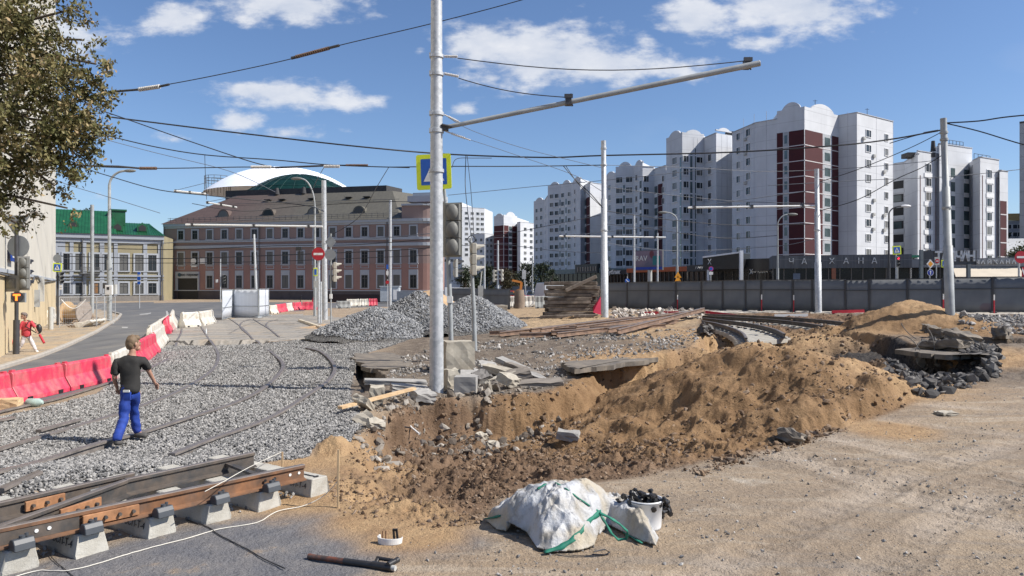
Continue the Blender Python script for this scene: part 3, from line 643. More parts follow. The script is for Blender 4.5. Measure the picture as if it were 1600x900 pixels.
# ---- the big stepped block with the dark red corner
def big_block():
 V={k:pl(*k_)for k,k_ in dict(a=(1395.5,144.5),b=(1339,137),c=(1310,139.5),d=(1257,132.5),e=(1214,136),f=(1181,139.0),g_=(1144,148),h=(1143.2,160),i=(1119,157.5),j=(1100,163),k=(1066,161),l=(1041,168)).items()}
 root=empty('apartment_building',(V['d'][0],V['d'][1]+8,1),label='tall white stepped apartment block with dark red corner panels and curved parapet',cat='apartment building',group='white panel apartment blocks')
 o=root.location; mb=MB(); z0=-1
 def S(pts,zt,dep=(9,14)):section(mb,pts,dep,z0,zt)
 zt=zat(176,137)
 S([V['c'],V['b'],V['a']],zt,(-4,14)); zd=zat(172,133)
 S([V['e'],V['d'],V['c']],zd,(2,12)); S([V['g_'],V['f'],V['e']],zat(192,139),(6,14)); zi=zat(207,157)
 S([V['j'],V['i'],V['h']],zi,(7,14)); zk=zat(209,161); S([V['l'],V['k'],V['j']],zk,(8,16))
 for wl,h in((Wall(V['e'],V['d']),1.7),(Wall(V['d'],V['c']),1.8),(Wall(V['k'],V['j']),1.1),(Wall(V['i'],V['h']),.8),(Wall(V['l'],V['k']),1.3)):arch_top(mb,wl,(zd if wl.b.y<141 and wl.a.y<141 else zk),h)
 w_=wrap(mb,'wall',WHITE,o,None); w_.parent=root; w_.location=(0,0,0)
 W1=Wall(V['b'],V['a']); W0=Wall(V['c'],V['b']); WD=Wall(V['d'],V['c']); WE=Wall(V['e'],V['d']); WF=Wall(V['f'],V['e']); WG=Wall(V['g_'],V['f']); WI=Wall(V['i'],V['h']); WJ=Wall(V['j'],V['i']); WK=Wall(V['k'],V['j']); WL=Wall(V['l'],V['k'])
 zs=[zat(214.5,139)-2.8*i for i in range(12)]
 for i,z in enumerate(zs[:11]):
  put_window(root,*W1.p(.30,.02),z,W1.ang,1.9,1.45,1); put_window(root,*W1.p(.80,.02),z,W1.ang,1.35,1.45,1)
  if i in(0,5,6):ac(root,W1,.16 if i<1 else .42,z-.4)
  if i in(2,5,6):ac(root,W1,.72,z-.4)
  if i in(1,4):ac(root,W1,.44,z-.5)
 for i in range(10):
  z=zat(192+0,148)+-1.4-2.8*i-2.6
  put_window(root,*WG.p(.28,.02),z,WG.ang,1.5,1.45,1); put_window(root,*WG.p(.70,.02),z,WG.ang,1.7,1.5,1)
  if i in(0,1,3):ac(root,WG,.6,z-.4)
  z=zi-5.6-2.8*i
  if i<10:put_window(root,*WJ.p(.5,.02),z,WJ.ang,1.7,1.6,2)
  if i<10:put_window(root,*WK.p(.16,.02),z,WK.ang,1.5,1.5,2)
  if i<9:put_window(root,*WL.p(.55,.02),z,WL.ang,2.2,1.6,2)
  if i<5:put_window(root,*WK.p(.78,.02),z,WK.ang,1.7,1.4,1)
 for wl,t0,t1,zt_,zb in((WK,.36,.46,zk-4,2),(WK,.58,.62,zk-3,2),(WL,.86,.96,zk-5,2)):
  gm=MB(); gm.mat(0); wl.slab(gm,t0,t1,zb,zt_,.0,.06); gm.mat(1)
  z=zb+1.4
  while z<zt_:wl.slab(gm,t0,t1,z,z+.25,.0,.10); z+=2.8
  g_=wrap(gm,'stair_glazing',[GLASSG,FRAME],o); g_.parent=root; g_.location=(0,0,0)
 rtop=zat(204,133.5); rbot=5.5
 for wl,spans,gl in((WE,((.0,.22),(.44,.985)),(.25,.41)),(WD,((.015,.52),(.80,.995)),(.55,.77))):
  rm=MB()
  for t0,t1 in spans:
   rm.mat(0); wl.slab(rm,t0,t1,rbot,rtop,0,.05)
  rm.mat(1); z=rtop-2.8
  while z>rbot:wl.slab(rm,0,.999,z,z+.14,.0,.09); z-=2.8
  rp=wrap(rm,'red_panel',[DKRED,SEAMW],o); rp.parent=root; rp.location=(0,0,0)
  gm=MB(); gm.mat(1); wl.slab(gm,gl[0],gl[1],rbot,rtop,0,.04); z=rtop-2.1
  while z>rbot:gm.mat(0); wl.slab(gm,gl[0]+.03,gl[1]-.03,z,z+1.5,.0,.08); z-=2.8
  g_=wrap(gm,'stair_glazing',[GLASSG,mat('grey_panel',(.35,.37,.39),.7)],o); g_.parent=root; g_.location=(0,0,0)
 rf=MB();
 for(x_,y_,zz)in((*W1.p(.5,-3),zt),(*WG.p(.5,-3),zat(192,139)),(*WJ.p(.5,-5),zi)):rf.box((x_,y_,zz+.5),(2.2,1.6,1.0)).box((x_+2.5,y_,zz+.3),(.9,.9,.6))
 for(x_,y_,zz)in((*W1.p(.55,-2),zt),(*WD.p(.6,-2),zd+1)):rf.tube([(x_,y_,zz),(x_,y_,zz+2.2)],.05,5).bar((x_-.4,y_,zz+2),(x_+.4,y_,zz+2),.05,.05)
 a=W1.p(.55,-.4); b=W1.p(.99,-.4);
 r_=wrap(rf,'roof_equipment',ROOFD,o); r_.parent=root; r_.location=(0,0,0)
 cop=MB()
 for wl,zz in((W0,zt),(W1,zt),(WG,zat(192,139)),(WF,zat(192,139)),(WJ,zi)):wl.slab(cop,0,1,zz,zz+.12,-.3,.12)
 for wl,ts in((W0,(.5,)),(W1,(.52,.995)),(WG,(.5,.93)),(WF,(.5,)),(WJ,(.03,)),(WI,(.35,.7)),(WK,(.5,.7)),(WL,(.3,))):
  for t_ in ts:wl.slab(cop,t_,t_+.06/wl.L,5,zat(215,137)+5,-.02,.025)
 c_=wrap(cop,'parapet_coping',GJ,o); c_.parent=root; c_.location=(0,0,0)
 lg=MB(); wl=WL
 wl.slab(lg,.0,.001,2,3,0,.01)
 return root
big_block()
def panel_block(label,verts,tops,back,winspec,reds,glz,arches,material=None,z_top=34.5,pitch=2.8,name='apartment_building'):
 pts=[pl(*v_)for v_ in verts]; n=len(pts); c=pts[n//2]
 root=empty(name,(c[0],c[1]+5,.8),label=label,cat='apartment building',group='white panel apartment blocks'); mb=MB()
 walls=[Wall(pts[i],pts[i+1])for i in range(n-1)]
 i=0
 for(i0,i1,zt)in tops:section(mb,pts[i0:i1+1],back,-1,zt)
 def zt_of(i):return[zt for(i0,i1,zt)in tops if i0<=i<i1][0]
 for(i,h)in arches:arch_top(mb,walls[i],zt_of(i),h)
 def fin(m_,nm,mats):o_=m_.build(nm,mats); o_.parent=root; o_.location=-root.location; return o_
 fin(mb,'wall',material or WHITE)
 for(i,ts,w,h,kind,nfl)in winspec:
  for t_ in ts:
   for k in range(nfl):put_window(root,*walls[i].p(t_,.02),zt_of(i)-3.9-pitch*k,walls[i].ang,w,h,kind)
 for(i,t0,t1,kind)in reds:
  rm=MB(); zt=zt_of(i)-(4.2 if kind!=2 else 6); walls[i].slab(rm,t0,t1,4,zt,0,.06); rm.mat(1); z=zt-pitch
  while z>5:
   if kind:walls[i].slab(rm,t0,t1,z,z+(.12 if kind==1 else .2),.0,.11)
   z-=pitch
  fin(rm,'red_panel',[DKRED,SEAMW])
 for(i,t0,t1)in glz:
  gm=MB(); zt=zt_of(i)-4.5; walls[i].slab(gm,t0,t1,4,zt,0,.06); gm.mat(1); z=zt-pitch
  while z>4:walls[i].slab(gm,t0,t1,z,z+.9,.0,.10); z-=pitch
  fin(gm,'stair_glazing',[GLASSG,FRAME])
 cp=MB()
 for i,wl in enumerate(walls):
  if i not in[a_ for a_,_ in arches]:wl.slab(cp,0,1,zt_of(i),zt_of(i)+.14,-.3,.12)
 if cp.v:fin(cp,'parapet_coping',GJ)
 return root,walls,fin
Ym=lambda py:32*FOC/(450-py)
panel_block('long white panel block between the red cornered tower and the tall bare pole',[(944,207),(962,199),(990,197),(1004,189),(1022,190),(1040.5,184)],[(0,1,33.2),(1,3,34.6),(3,4,33.5),(4,5,33.0)],(14,26),[(0,(.5,),1.8,1.6,2,9),(1,(.2,.75),1.9,1.6,2,9),(2,(.35,),1.9,1.6,2,9),(3,(.3,),1.6,1.6,1,9),(4,(.8,),1.2,1.6,1,3)],[(4,.35,.72,1)],[(1,.42,.52),(2,.7,.9),(4,.05,.3)],[(0,1.2),(1,1.7),(2,1.2)],WHITE)
panel_block('far white panel block with scalloped parapet left of the tall bare pole',[(834,268),(850,262),(856,246),(876,243),(893,238),(907,226),(914,228),(922,222),(941,226)],[(0,1,33.5),(1,2,33.2),(2,5,36.0),(5,6,35.0),(6,8,34.2)],(16,28),[(0,(.3,.75),1.6,1.5,1,10),(1,(.5,),1.5,1.5,1,8),(2,(.3,.7),1.6,1.5,2,10),(3,(.2,.8),1.7,1.5,2,9),(4,(.4,),1.7,1.5,2,9)],[(6,.3,.98,1)],[(3,.45,.56),(2,.92,.99),(6,.0,.28)],[(0,1.4),(2,1.6),(3,1.6),(4,1.2)],WHITE)
panel_block('distant white apartment block with a wide dark red face above the dark trees',[(738,372),(757,366),(771.5,372),(771.8,350),(787,345),(808,352),(808.5,345),(813,343),(834,352)],[(0,2,29.5),(2,3,29.0),(3,5,36.0),(5,6,33),(6,8,33.2)],(6,20),[(0,(.3,.75),1.8,1.6,1,8),(1,(.3,.7),1.8,1.6,1,8),(7,(.35,.8),2.2,1.6,1,8)],[(3,.0,.98,1),(4,.02,.35,1),(4,.62,.98,1)],[(4,.38,.6)],[(3,1.5),(4,2.4)],WHITE)
panel_block('white tower block farthest away, seen between the two leaning traffic posts',[(690,402),(722,398),(757,404)],[(0,1,48.5),(1,2,46)],(4,20),[(0,(.2,.5,.8),2,1.6,1,11),(1,(.2,.45,.7,.9),2,1.6,1,9)],[],[],[],WHITE)
def right_block():
 root,walls,fin=panel_block('lower white apartment block right of the tall tower with loggias and a narrow red strip',[(1393,156),(1413,153.5),(1434,144),(1466,147.5),(1468,146),(1519,151),(1520,148),(1531.5,144),(1561,147.5),(1562,146.5),(1575,148)],[(0,2,28.6),(2,3,29.2),(3,5,31),(5,6,27),(6,8,28.0),(8,10,25.8)],(5,16),[(2,(.50,),1.9,1.7,1,8),(7,(.46,),1.9,1.7,1,8),(4,(.1,),.5,1.8,1,7)],[(9,.05,.8,2)],[(4,.34,.46),(4,.74,.90)],[])
 for k in range(8):
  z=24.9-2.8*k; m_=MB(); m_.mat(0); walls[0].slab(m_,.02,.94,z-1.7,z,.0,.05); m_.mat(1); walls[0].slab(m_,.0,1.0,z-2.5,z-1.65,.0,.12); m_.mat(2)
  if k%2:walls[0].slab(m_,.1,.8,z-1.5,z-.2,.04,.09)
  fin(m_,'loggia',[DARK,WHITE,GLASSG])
 m_=MB()
 for i in(2,7):
  for t_ in(.10,.86):walls[i].slab(m_,t_,t_+.03,4,24.5,0,.05)
 fin(m_,'joint_strip',mat('dark_joint',(.10,.05,.05),.8))
 sp=MB()
 for i in(2,7):
  for k in range(8):walls[i].slab(sp,.30,.70,(29.2 if i==2 else 28.0)-3.9-2.8*k-1.0,(29.2 if i==2 else 28.0)-3.9-2.8*k-.15,0,.14)
 fin(sp,'window_apron',FRAME)
 rl=MB(); a=Vector((*walls[4].p(.3,-1.5),31)); b=Vector((*walls[4].p(.95,-1.5),31))
 for k in range(7):p_=a.lerp(b,k/6); rl.tube([p_,p_+Vector((0,0,1.5))],.05,5)
 for h_ in(.8,1.5):rl.tube([a+Vector((0,0,h_)),b+Vector((0,0,h_))],.05,5)
 x_,y_=walls[2].p(.5,-2); rl.box((x_,y_,28.9),(5.5,2.5,.9)); x_,y_=walls[4].p(.1,-2); rl.tube([(x_,y_,29.9),(x_,y_,32)],[.5,.35],8)
 a=Vector((*walls[7].p(.1,-1.5),28)); b=Vector((*walls[7].p(.95,-1.5),28)); rl.tube([a+Vector((0,0,1.0)),b+Vector((0,0,1.0))],.05,5)
 for k in range(5):p_=a.lerp(b,k/4); rl.tube([p_,p_+Vector((0,0,1.))],.05,5)
 fin(rl,'roof_equipment',ROOFD)
right_block()
r_=empty('office_building',(120,170,1),label='blank grey clad building cut by the right edge of the view',cat='building'); m_=MB(); m_.prism([pl(1593,165),pl(1680,158),(160,200),(143,200)],-1,zat(193,165))
o_=m_.build('wall',wallmat('grey_cladding',(.30,.31,.33),2.6,.5,.6),r_); o_.location=-r_.location
m_=MB(); wl=Wall(pl(1593,165),pl(1680,158)); wl.slab(m_,0,1,zat(193,165),zat(193,165)+.4,-.3,.1); o_=m_.build('parapet_coping',ROOFD,r_); o_.location=-r_.location
r_=empty('office_building',(140,205,1),label='small distant block with an ochre band beyond the right apartment block',cat='building'); m_=MB(); m_.prism([pl(1570,205),pl(1640,203),(170,230),(140,230)],-1,zat(345,205)); m_.mat(1).prism([pl(1568,204.6),pl(1640,202.6),(150,204)],zat(345,205),zat(334,205))
o_=m_.build('wall',[mat('grey_blue_wall',(.35,.38,.42),.8),mat('ochre_band',(.50,.36,.16),.8)],r_); o_.location=-r_.location
wl=Wall(pl(1570,205),pl(1640,203))
for i in range(4):
 for k in range(4):put_window(r_,*wl.p(.06+.2*i,.03),zat(358+12*k,205),wl.ang,2.0,1.3,1)
r_=empty('low_house',(105,150,1),label='low house with pale corrugated metal roof behind the cafe awning',cat='house'); m_=MB(); m_.prism([pl(1560,150),pl(1660,148),(118,160),(100,160)],-1,9.5); m_.mat(1)
a,b=pl(1558,149.5),pl(1662,147.5); m_.add([(a[0],a[1],9.3),(b[0],b[1],9.3),(b[0]+3,b[1]+12,13),(a[0]+3,a[1]+12,13),(a[0],a[1],9.55),(b[0],b[1],9.55),(b[0]+3,b[1]+12,13.25),(a[0]+3,a[1]+12,13.25)],[(3,2,1,0),(4,5,6,7),(0,1,5,4),(1,2,6,5),(2,3,7,6),(3,0,4,7)])
o_=m_.build('wall',[mat('beige_plaster',(.4,.38,.34)),mat('corrugated_metal',(.36,.37,.38),.6,.1,2)],r_); o_.location=-r_.location
# ---- pink building
PINKU=wallmat('greyed_pink_stucco',(.27,.195,.175),0,0,1,var=.06); PINKL=wallmat('pink_stucco',(.31,.185,.158),0,0,1,var=.07)
PLINTH=mat('dark_granite_plinth',(.085,.07,.072),.7,.2,1)
ROOFM,t,B=node_mat('olive_brown_roof'); q=NT(t); P=q.pos(); sp=q.n('ShaderNodeSeparateXYZ'); q.l(P,sp.inputs[0])
c_=q.mix(q.mr(q.math('ADD',sp.outputs[0],q.math('MULTIPLY',q.noise(.12,3,.5,P),8)),-46,-30),(.10,.068,.058),(.105,.098,.078)); c_=q.scale(c_,q.mr(q.noise(1.5,5,.6,P),.3,.7,.85,1.15))
fr=q.math('FRACT',q.math('MULTIPLY',sp.outputs[0],1.6),0); c_=q.scale(c_,q.mr(fr,0,.1,.75,1)); q.l(c_,B.inputs['Base Color']); B.inputs['Roughness'].default_value=.6
pk=empty('pink_building',(-37,130,.5),label='long three storey pink office building with dormered roof and vaulted glass dome',cat='office building')
A,Bp=pl(257,130),pl(655,119); PW=Wall(A,Bp)
crn=[Bp];
for i in range(1,9):
 an=i/8*math.pi*.5; r0=3.2; c0=Vector(Bp)-PW.n*r0; dd=PW.n*math.cos(an)+PW.d*math.sin(an); crn.append(tuple(c0+dd*r0))
endp=Vector(pl(689,crn[-1][1]+18)); bk=Vector(A)-PW.n*22
eave=13.7
mb=MB(); full=[A]+crn+[tuple(endp),tuple(bk)]
mb.mat(2).prism(full,-.5,2.0); mb.mat(1).prism(full,2.0,zat(413,124)); mb.mat(0).prism(full,zat(413,124),eave)
fin(mb,'wall',[PINKU,PINKL,PLINTH],pk)
mb=MB()
def band(mb,pts,z0,z1,o1):
 n=len(pts);
 for i in range(n-1):
  w_=Wall(pts[i],pts[i+1]); w_.slab(mb,-.0,1.0,z0,z1,0,o1+.002*(i%2))
for(z0,z1,o_)in((10.35,10.75,.18),(9.35,9.85,.22),(12.9,13.25,.15),(13.25,13.72,.38),(2.0,2.15,.1)):band(mb,[A]+crn,z0,z1,o_)
fin(mb,'cornice',TRIM,pk)
for px in[283,305,328,351,374,398,422,446,470,495,520,545,570,595,620,646]:
 t_=PW.tpx(px); x,y=PW.p(t_,.01)
 put_window(pk,x,y,10.95,PW.ang,1.05,1.55,4); put_window(pk,x,y,6.55,PW.ang,1.15,2.1,4)
 if px>320:put_window(pk,x,y,2.5,PW.ang,1.15,2.15,5)
w_=Wall(crn[4],crn[5])
for z,h,k in((10.95,1.55,4),(6.55,2.1,4),(2.5,2.15,5)):put_window(pk,*w_.p(.5,.02),z,w_.ang,.9,h,k)
mb=MB()
for px in[283,305,328,351,374,398,422,446,470,495,520,545,570,595,620,646]:
 t_=PW.tpx(px); h_=.75/PW.L; PW.slab(mb,t_-h_,t_+h_,5.75,5.83,0,.07); PW.slab(mb,t_-h_,t_+h_,6.2,6.28,0,.07); PW.slab(mb,t_-h_,t_-h_+.1/PW.L,5.83,6.2,0,.07); PW.slab(mb,t_+h_-.1/PW.L,t_+h_,5.83,6.2,0,.07)
fin(mb,'window_apron',TRIM,pk)
t0,t1=PW.tpx(278.5),PW.tpx(309.5); mb=MB(); d_=.45/PW.L
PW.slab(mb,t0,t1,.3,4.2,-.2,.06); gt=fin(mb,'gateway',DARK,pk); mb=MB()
PW.slab(mb,t0-d_,t0,2.0,4.2,0,.2); PW.slab(mb,t1,t1+d_*.6,2.0,4.2,0,.2); PW.slab(mb,t0-d_,t1+d_*.6,4.2,5.35,0,.24)
fin(mb,'gateway_surround',TRIM,pk)
def text(name,s,loc,ang,size,material,parent,ext=.03,align='CENTER',rx=90,sx=1,bold=0):
 cu=bpy.data.curves.new(name,'FONT'); cu.body=s; cu.size=size; cu.extrude=ext; cu.align_x=align; cu.align_y='CENTER'; cu.offset=bold; cu.resolution_u=3
 cu.materials.append(material); o=bpy.data.objects.new(name,cu); COL.objects.link(o); bpy.context.view_layer.update(); me_=bpy.data.meshes.new_from_object(o.evaluated_get(bpy.context.evaluated_depsgraph_get())); bpy.data.objects.remove(o); o=bpy.data.objects.new(name,me_); COL.objects.link(o); o.rotation_euler=(R(rx),0,ang); o.scale=(sx,1,1)
 o.parent=parent; o.location=Vector(loc)-(Vector(parent.location)if parent else Vector((0,0,0))); return o
INK=mat('dark_ink',(.02,.022,.03),.6)
x,y=PW.p(PW.tpx(295.5),.30); text('lettering','плюс паркинг',(x,y,4.8),PW.ang,.62,INK,pk,.02)
x,y=PW.p(PW.tpx(282),.26); mb=MB(); mb.tube([(x,y,4.8),(x+PW.n.x*.05,y+PW.n.y*.05,4.8)],.32,14); fin(mb,'gate_emblem',mat('teal_ink',(.03,.09,.14),.5),pk)
mb=MB(); x,y=PW.p(PW.tpx(303),.05); mb.tube([(x,y,7.2),(x+PW.n.x*.1,y+PW.n.y*.1,7.2)],.52,16); x,y=PW.p(PW.tpx(303.5),.1); mb.box((x,y,6.35),(1.0,.08,.42),PW.ang); x,y=PW.p(PW.tpx(317),.1); mb.box((x,y,7.2),(.95,.08,1.0),PW.ang)
fin(mb,'wall_plaque',FRAME,pk)
rz=19.4; ei=.5
ax,ay=PW.p(-.008,.5); bx,by=PW.p(PW.tpx(628),.5); cx,cy=PW.p(PW.tpx(628),-20); dx,dy=PW.p(-.008,-22)
r0=PW.p(PW.tpx(322)+.01,-8); r1=PW.p(PW.tpx(575)+.02,-8); r2=PW.p(.9,-15); r3=PW.p(.16,-15)
mb=MB(); mb.add([(ax,ay,eave),(bx,by,eave),(cx,cy,eave),(dx,dy,eave),(*r0,rz),(*r1,rz),(*r2,rz),(*r3,rz)],[(0,1,5,4),(1,2,6,5),(2,3,7,6),(3,0,4,7),(4,5,6,7),(3,2,1,0)])
roof=fin(mb,'roof',ROOFM,pk)
def roofp(px,f):
 t_=PW.tpx(px); off=.5+(-8-.5)*f; x,y=PW.p(t_,off); return Vector((x,y,eave+(rz-eave)*f))
for px in(341,411.5,483,555):
 p_=roofp(px,.22); mb=MB(); n=12; w=1.15
 pr=[(-w,-.6)]+[(w*-math.cos(math.pi*i/n),1.25*math.sin(math.pi*i/n))for i in range(n+1)]+[(w,-.6)]
 o0=(p_.x,p_.y,p_.z); mb.mat(0).plate(pr,o0,(PW.d.x,PW.d.y,0),(0,0,1),(-PW.n.x,-PW.n.y,0),3.2)
 pr2=[(a_*.8,b_*.82)for a_,b_ in pr]; mb.mat(1).plate(pr2,(p_.x+PW.n.x*.04,p_.y+PW.n.y*.04,p_.z),(PW.d.x,PW.d.y,0),(0,0,1),(-PW.n.x,-PW.n.y,0),.03)
 dm=fin(mb,'dormer',[ROOFM,GLASS],pk)
mb=MB();
for k in range(2):mb.tube([roofp(262,.06)+Vector((0,0,.35+.3*k)),roofp(626,.06)+Vector((0,0,.35+.3*k))],.03,4)
for px in range(266,627,9):p_=roofp(px,.06); mb.bar(p_,p_+Vector((0,0,.75)),.05,.05)
p0=roofp(330,.62); p1=roofp(606,.62); mb.tube([p0+Vector((0,0,.3)),p1+Vector((0,0,.3))],.04,4)
fin(mb,'snow_guard',FRAMED,pk)
for px in(389,412,460,520,550):mb=MB(); p_=roofp(px,.78); mb.box((p_.x,p_.y,p_.z+.1),(1.3,1.2,.1),PW.ang,None); fin(mb,'roof_hatch',ROOFD,pk)
for px in(393,437):mb=MB(); p_=roofp(px,1.0); mb.tube([p_,p_+Vector((0,0,1.2))],[.5,.3],8); fin(mb,'roof_vent',ROOFD,pk)
mb=MB(); c1=[PW.p(PW.tpx(628),.1)]+crn+[tuple(endp)]; c1+=[PW.p(PW.tpx(628),-14)]; mb.prism(c1,eave+.02,zat(323,121)); fin(mb,'corner_parapet',PINKU,pk)
mb=MB(); band(mb,[PW.p(PW.tpx(628),.1)]+crn,zat(323,121),zat(323,121)+.3,.25); x,y=PW.p(PW.tpx(655),-4); mb.box((x,y,17.2),(6,3,1.0),PW.ang).box((x,y,18.0),(4.5,2,.5),PW.ang); fin(mb,'parapet_coping',TRIM,pk)
mb=MB(); mb.prism([PW.p(.125,-9),PW.p(.80,-9),PW.p(.82,-14),PW.p(.105,-14)],15,zat(301,140)); fin(mb,'roof_podium',ROOFD,pk)
VM=wallmat('white_membrane_vault',(.86,.90,.96),1.1,0,.93,var=.03)
Yd=146; zb=zat(301,Yd)
def arcpts(pxs,pys,Y):return[W(a,b,Y)for a,b in zip(pxs,pys)]
def cap(cx_,cz_,Yc,hw,ry,z0_,zt_,name,m_,f0=0,f1=1,sq=2.0,parent=None):
 """shallow vault cap: height falls with radius; angles from f0 to f1 of the turn"""
 x0=xat(cx_,Yc); rx_=hw/FOC*Yc; mb=MB(); mb.smooth=True; n1,n2=40,14; vs=[]
 for i in range(n2+1):
  r_=i/n2
  for k in range(n1+1):a_=2*math.pi*(f0+(f1-f0)*k/n1); vs.append((x0+rx_*r_*math.cos(a_),Yc+ry*r_*math.sin(a_),z0_+(zt_-z0_)*(1-r_**sq)))
 mb.add(vs,[(i*(n1+1)+k,(i+1)*(n1+1)+k,(i+1)*(n1+1)+k+1,i*(n1+1)+k+1)for i in range(n2)for k in range(n1)]); return fin(mb,name,m_,pk,parent)
cap(441,0,160,117,14,zat(304,160),zat(262.5,160),'vault_roof',VM,sq=2.3)
GG=mat('dark_green_dome_glass',(.006,.028,.025),.45,.35,.5,spec=.12)
gd=cap(469,0,150,91,9.5,zat(304,150)-.6,zat(273,150),'dome_glazing',GG,sq=1.9)
x0=xat(469,150); rx_=91.3/FOC*150; zb=zat(304,150)-.6; zt_=zat(273,150)+.04
for k in range(14):a_=math.pi*(1+(k+.5)/14); mb=MB(); mb.tube([(x0+rx_*r_*math.cos(a_),150+9.6*r_*math.sin(a_),zb+(zt_-zb)*(1-r_**1.9)+.04)for r_ in np.linspace(.05,1,9)],.04,4); fin(mb,'glazing_bar',mat('green_bar',(.02,.06,.055),.5)if k==0 else bpy.data.materials['green_bar'],pk,gd)
for rr_ in(.35,.6,.82):mb=MB(); mb.tube([(x0+rx_*rr_*math.cos(a_),150+9.6*rr_*math.sin(a_),zb+(zt_-zb)*(1-rr_**1.9)+.05)for a_ in np.linspace(math.pi,2*math.pi,24)],.04,4); fin(mb,'glazing_bar',bpy.data.materials['green_bar'],pk,gd)
mb=MB(); mb.prism([tuple(W(500,300,Yd-6)[:2]),tuple(W(560,300,Yd-6)[:2]),tuple(W(561,300,Yd)[:2]),tuple(W(490,300,Yd)[:2])],zb-2.5,zb+.6); fin(mb,'dome_base',ROOFD,pk)
mb=MB(); c0=W(340,285,Yd+10)
for k in range(3):mb.tube([c0+Vector((2.6*math.cos(a_),2.6*math.sin(a_),.6*k))for a_ in np.linspace(0,6.28,20)],.05,4)
for a_ in np.linspace(0,6.28,14):mb.tube([c0+Vector((2.6*math.cos(a_),2.6*math.sin(a_),-2.5)),c0+Vector((2.6*math.cos(a_),2.6*math.sin(a_),1.25))],.05,4)
fin(mb,'roof_railing',FRAMED,pk)
for px in(257.5,406,605.5):
 mb=MB(); x,y=PW.p(PW.tpx(px),.22); mb.tube([(x,y,eave-.3),(x,y,.6)],.09,6); fin(mb,'drainpipe',FRAMED,pk)
# ---- green roofed building
YEL=wallmat('yellow_stucco',(.29,.255,.165),0,0,1,var=.08); PALE=wallmat('pale_stucco',(.32,.345,.385),0,0,1,var=.06); GREEN=mat('green_metal_roof',(.010,.085,.035),.45,.25,.8)
gb=empty('green_roofed_building',(-64,118,.3),label='old two storey yellow building with white pilasters and green metal roof',cat='building')
GA,GBp=pl(70,113),pl(256,121); GW=Wall(GA,GBp); ev=2.5+(450-366)/FOC*117
mb=MB(); mb.mat(0).prism([GA,GBp,(GBp[0]-4,GBp[1]+15),(GA[0]-4,GA[1]+15)],-.5,ev); mb.mat(1); GW.slab(mb,0,1,-.5,1.3,0,.12); fin(mb,'wall',[YEL,mat('grey_plinth',(.20,.185,.17))],gb)
mb=MB(); t_l=GW.tpx(140)
GW.slab(mb,0,GW.tpx(102),1.3,ev,0,.05)
for a_,b_ in((109,115),(128,135),(156,163),(178,184),(224,230),(247,252)):GW.slab(mb,GW.tpx(a_),GW.tpx(b_),1.3,ev,0,.14)
GW.slab(mb,0,1,ev-1.35,ev-.7,0,.22); GW.slab(mb,0,1,ev-.7,ev,0,.5); GW.slab(mb,0,1,4.3,4.6,0,.26); GW.slab(mb,0,1,3.85,4.0,0,.2)
fin(mb,'pilaster',PALE,gb)
for px in(106,125,148.6,167,193.6,217.7,238):
 x,y=GW.p(GW.tpx(px),.06); put_window(gb,x,y,2.5+(450-423)/FOC*118,GW.ang,1.25,2.6,4); put_window(gb,x,y,2.5+(450-459)/FOC*118,GW.ang,1.25,1.75,4)
zr=2.5+(450-330)/FOC*124; zr2=2.5+(450-345)/FOC*126
tm=GW.tpx(177)
def hip(t0,t1,z,inset,name):
 a,b,c,d=GW.p(t0,.7),GW.p(t1,.7),GW.p(t1,-16),GW.p(t0,-16); e,f=GW.p(t0+inset,-8),GW.p(t1-inset,-8)
 mb=MB(); mb.add([(*a,ev),(*b,ev),(*c,ev),(*d,ev),(*e,z),(*f,z)],[(0,1,5,4),(1,2,5),(2,3,4,5),(3,0,4),(3,2,1,0)]); mb.mat(0)
 for k in range(1,24):
  f_=k/24; t_=t0+(t1-t0)*f_; p0=Vector((*GW.p(t_,.7),ev)); te=min(max(t_,t0+inset),t1-inset); p1=Vector((*GW.p(te,-8),z)); mb.bar(p0+Vector((0,0,.03)),p1+Vector((0,0,.03)),.06,.06)
 return fin(mb,name,GREEN,gb)
hip(-.05,tm+.03,zr,.03,'roof'); hip(tm-.1,1.01,zr2-.4,.12,'roof')
for px,ar in((114,1),(184,0),(223,0)):
 x,y=GW.p(GW.tpx(px),-1.3 if not ar else-1.6); mb=MB(); z0_=ev+.7
 pr=[(-.75,0),(.75,0),(.75,.9),(0,1.5),(-.75,.9)]if not ar else[(-.85,0)]+[(-.85*math.cos(math.pi*i/10),1.5*math.sin(math.pi*i/10))for i in range(11)]
 mb.plate(pr,(x,y,z0_),(GW.d.x,GW.d.y,0),(0,0,1),(-GW.n.x,-GW.n.y,0),3); mb.mat(1).plate([(a_*.7,b_*.7+.1)for a_,b_ in pr],(x+GW.n.x*.04,y+GW.n.y*.04,z0_),(GW.d.x,GW.d.y,0),(0,0,1),(-GW.n.x,-GW.n.y,0),.03)
 fin(mb,'dormer',[GREEN,DARK],gb)
mb=MB(); x,y=GW.p(GW.tpx(186.5),-6.5); mb.box((x,y,zat(341,124)),(2.0,1.8,2.6),GW.ang).box((x,y,zat(329.5,124)),(2.4,2.2,.25),GW.ang); fin(mb,'chimney',GREEN,gb)
mb=MB(); x,y=GW.p(GW.tpx(143),.2); GW.slab(mb,GW.tpx(126),GW.tpx(156),4.65,4.8,0,1.2)
for k in range(16):t_=GW.tpx(126)+(GW.tpx(156)-GW.tpx(126))*k/15; x,y=GW.p(t_,1.15); mb.tube([(x,y,4.8),(x,y,5.7)],.03,4)
GW.slab(mb,GW.tpx(126),GW.tpx(156),5.7,5.76,1.1,1.2); fin(mb,'balcony',FRAMED,gb)
mb=MB(); GW.slab(mb,GW.tpx(146),GW.tpx(153),.4,3.6,0,.1); fin(mb,'door',mat('brown_door',(.22,.11,.04),.6,.2,3),gb)
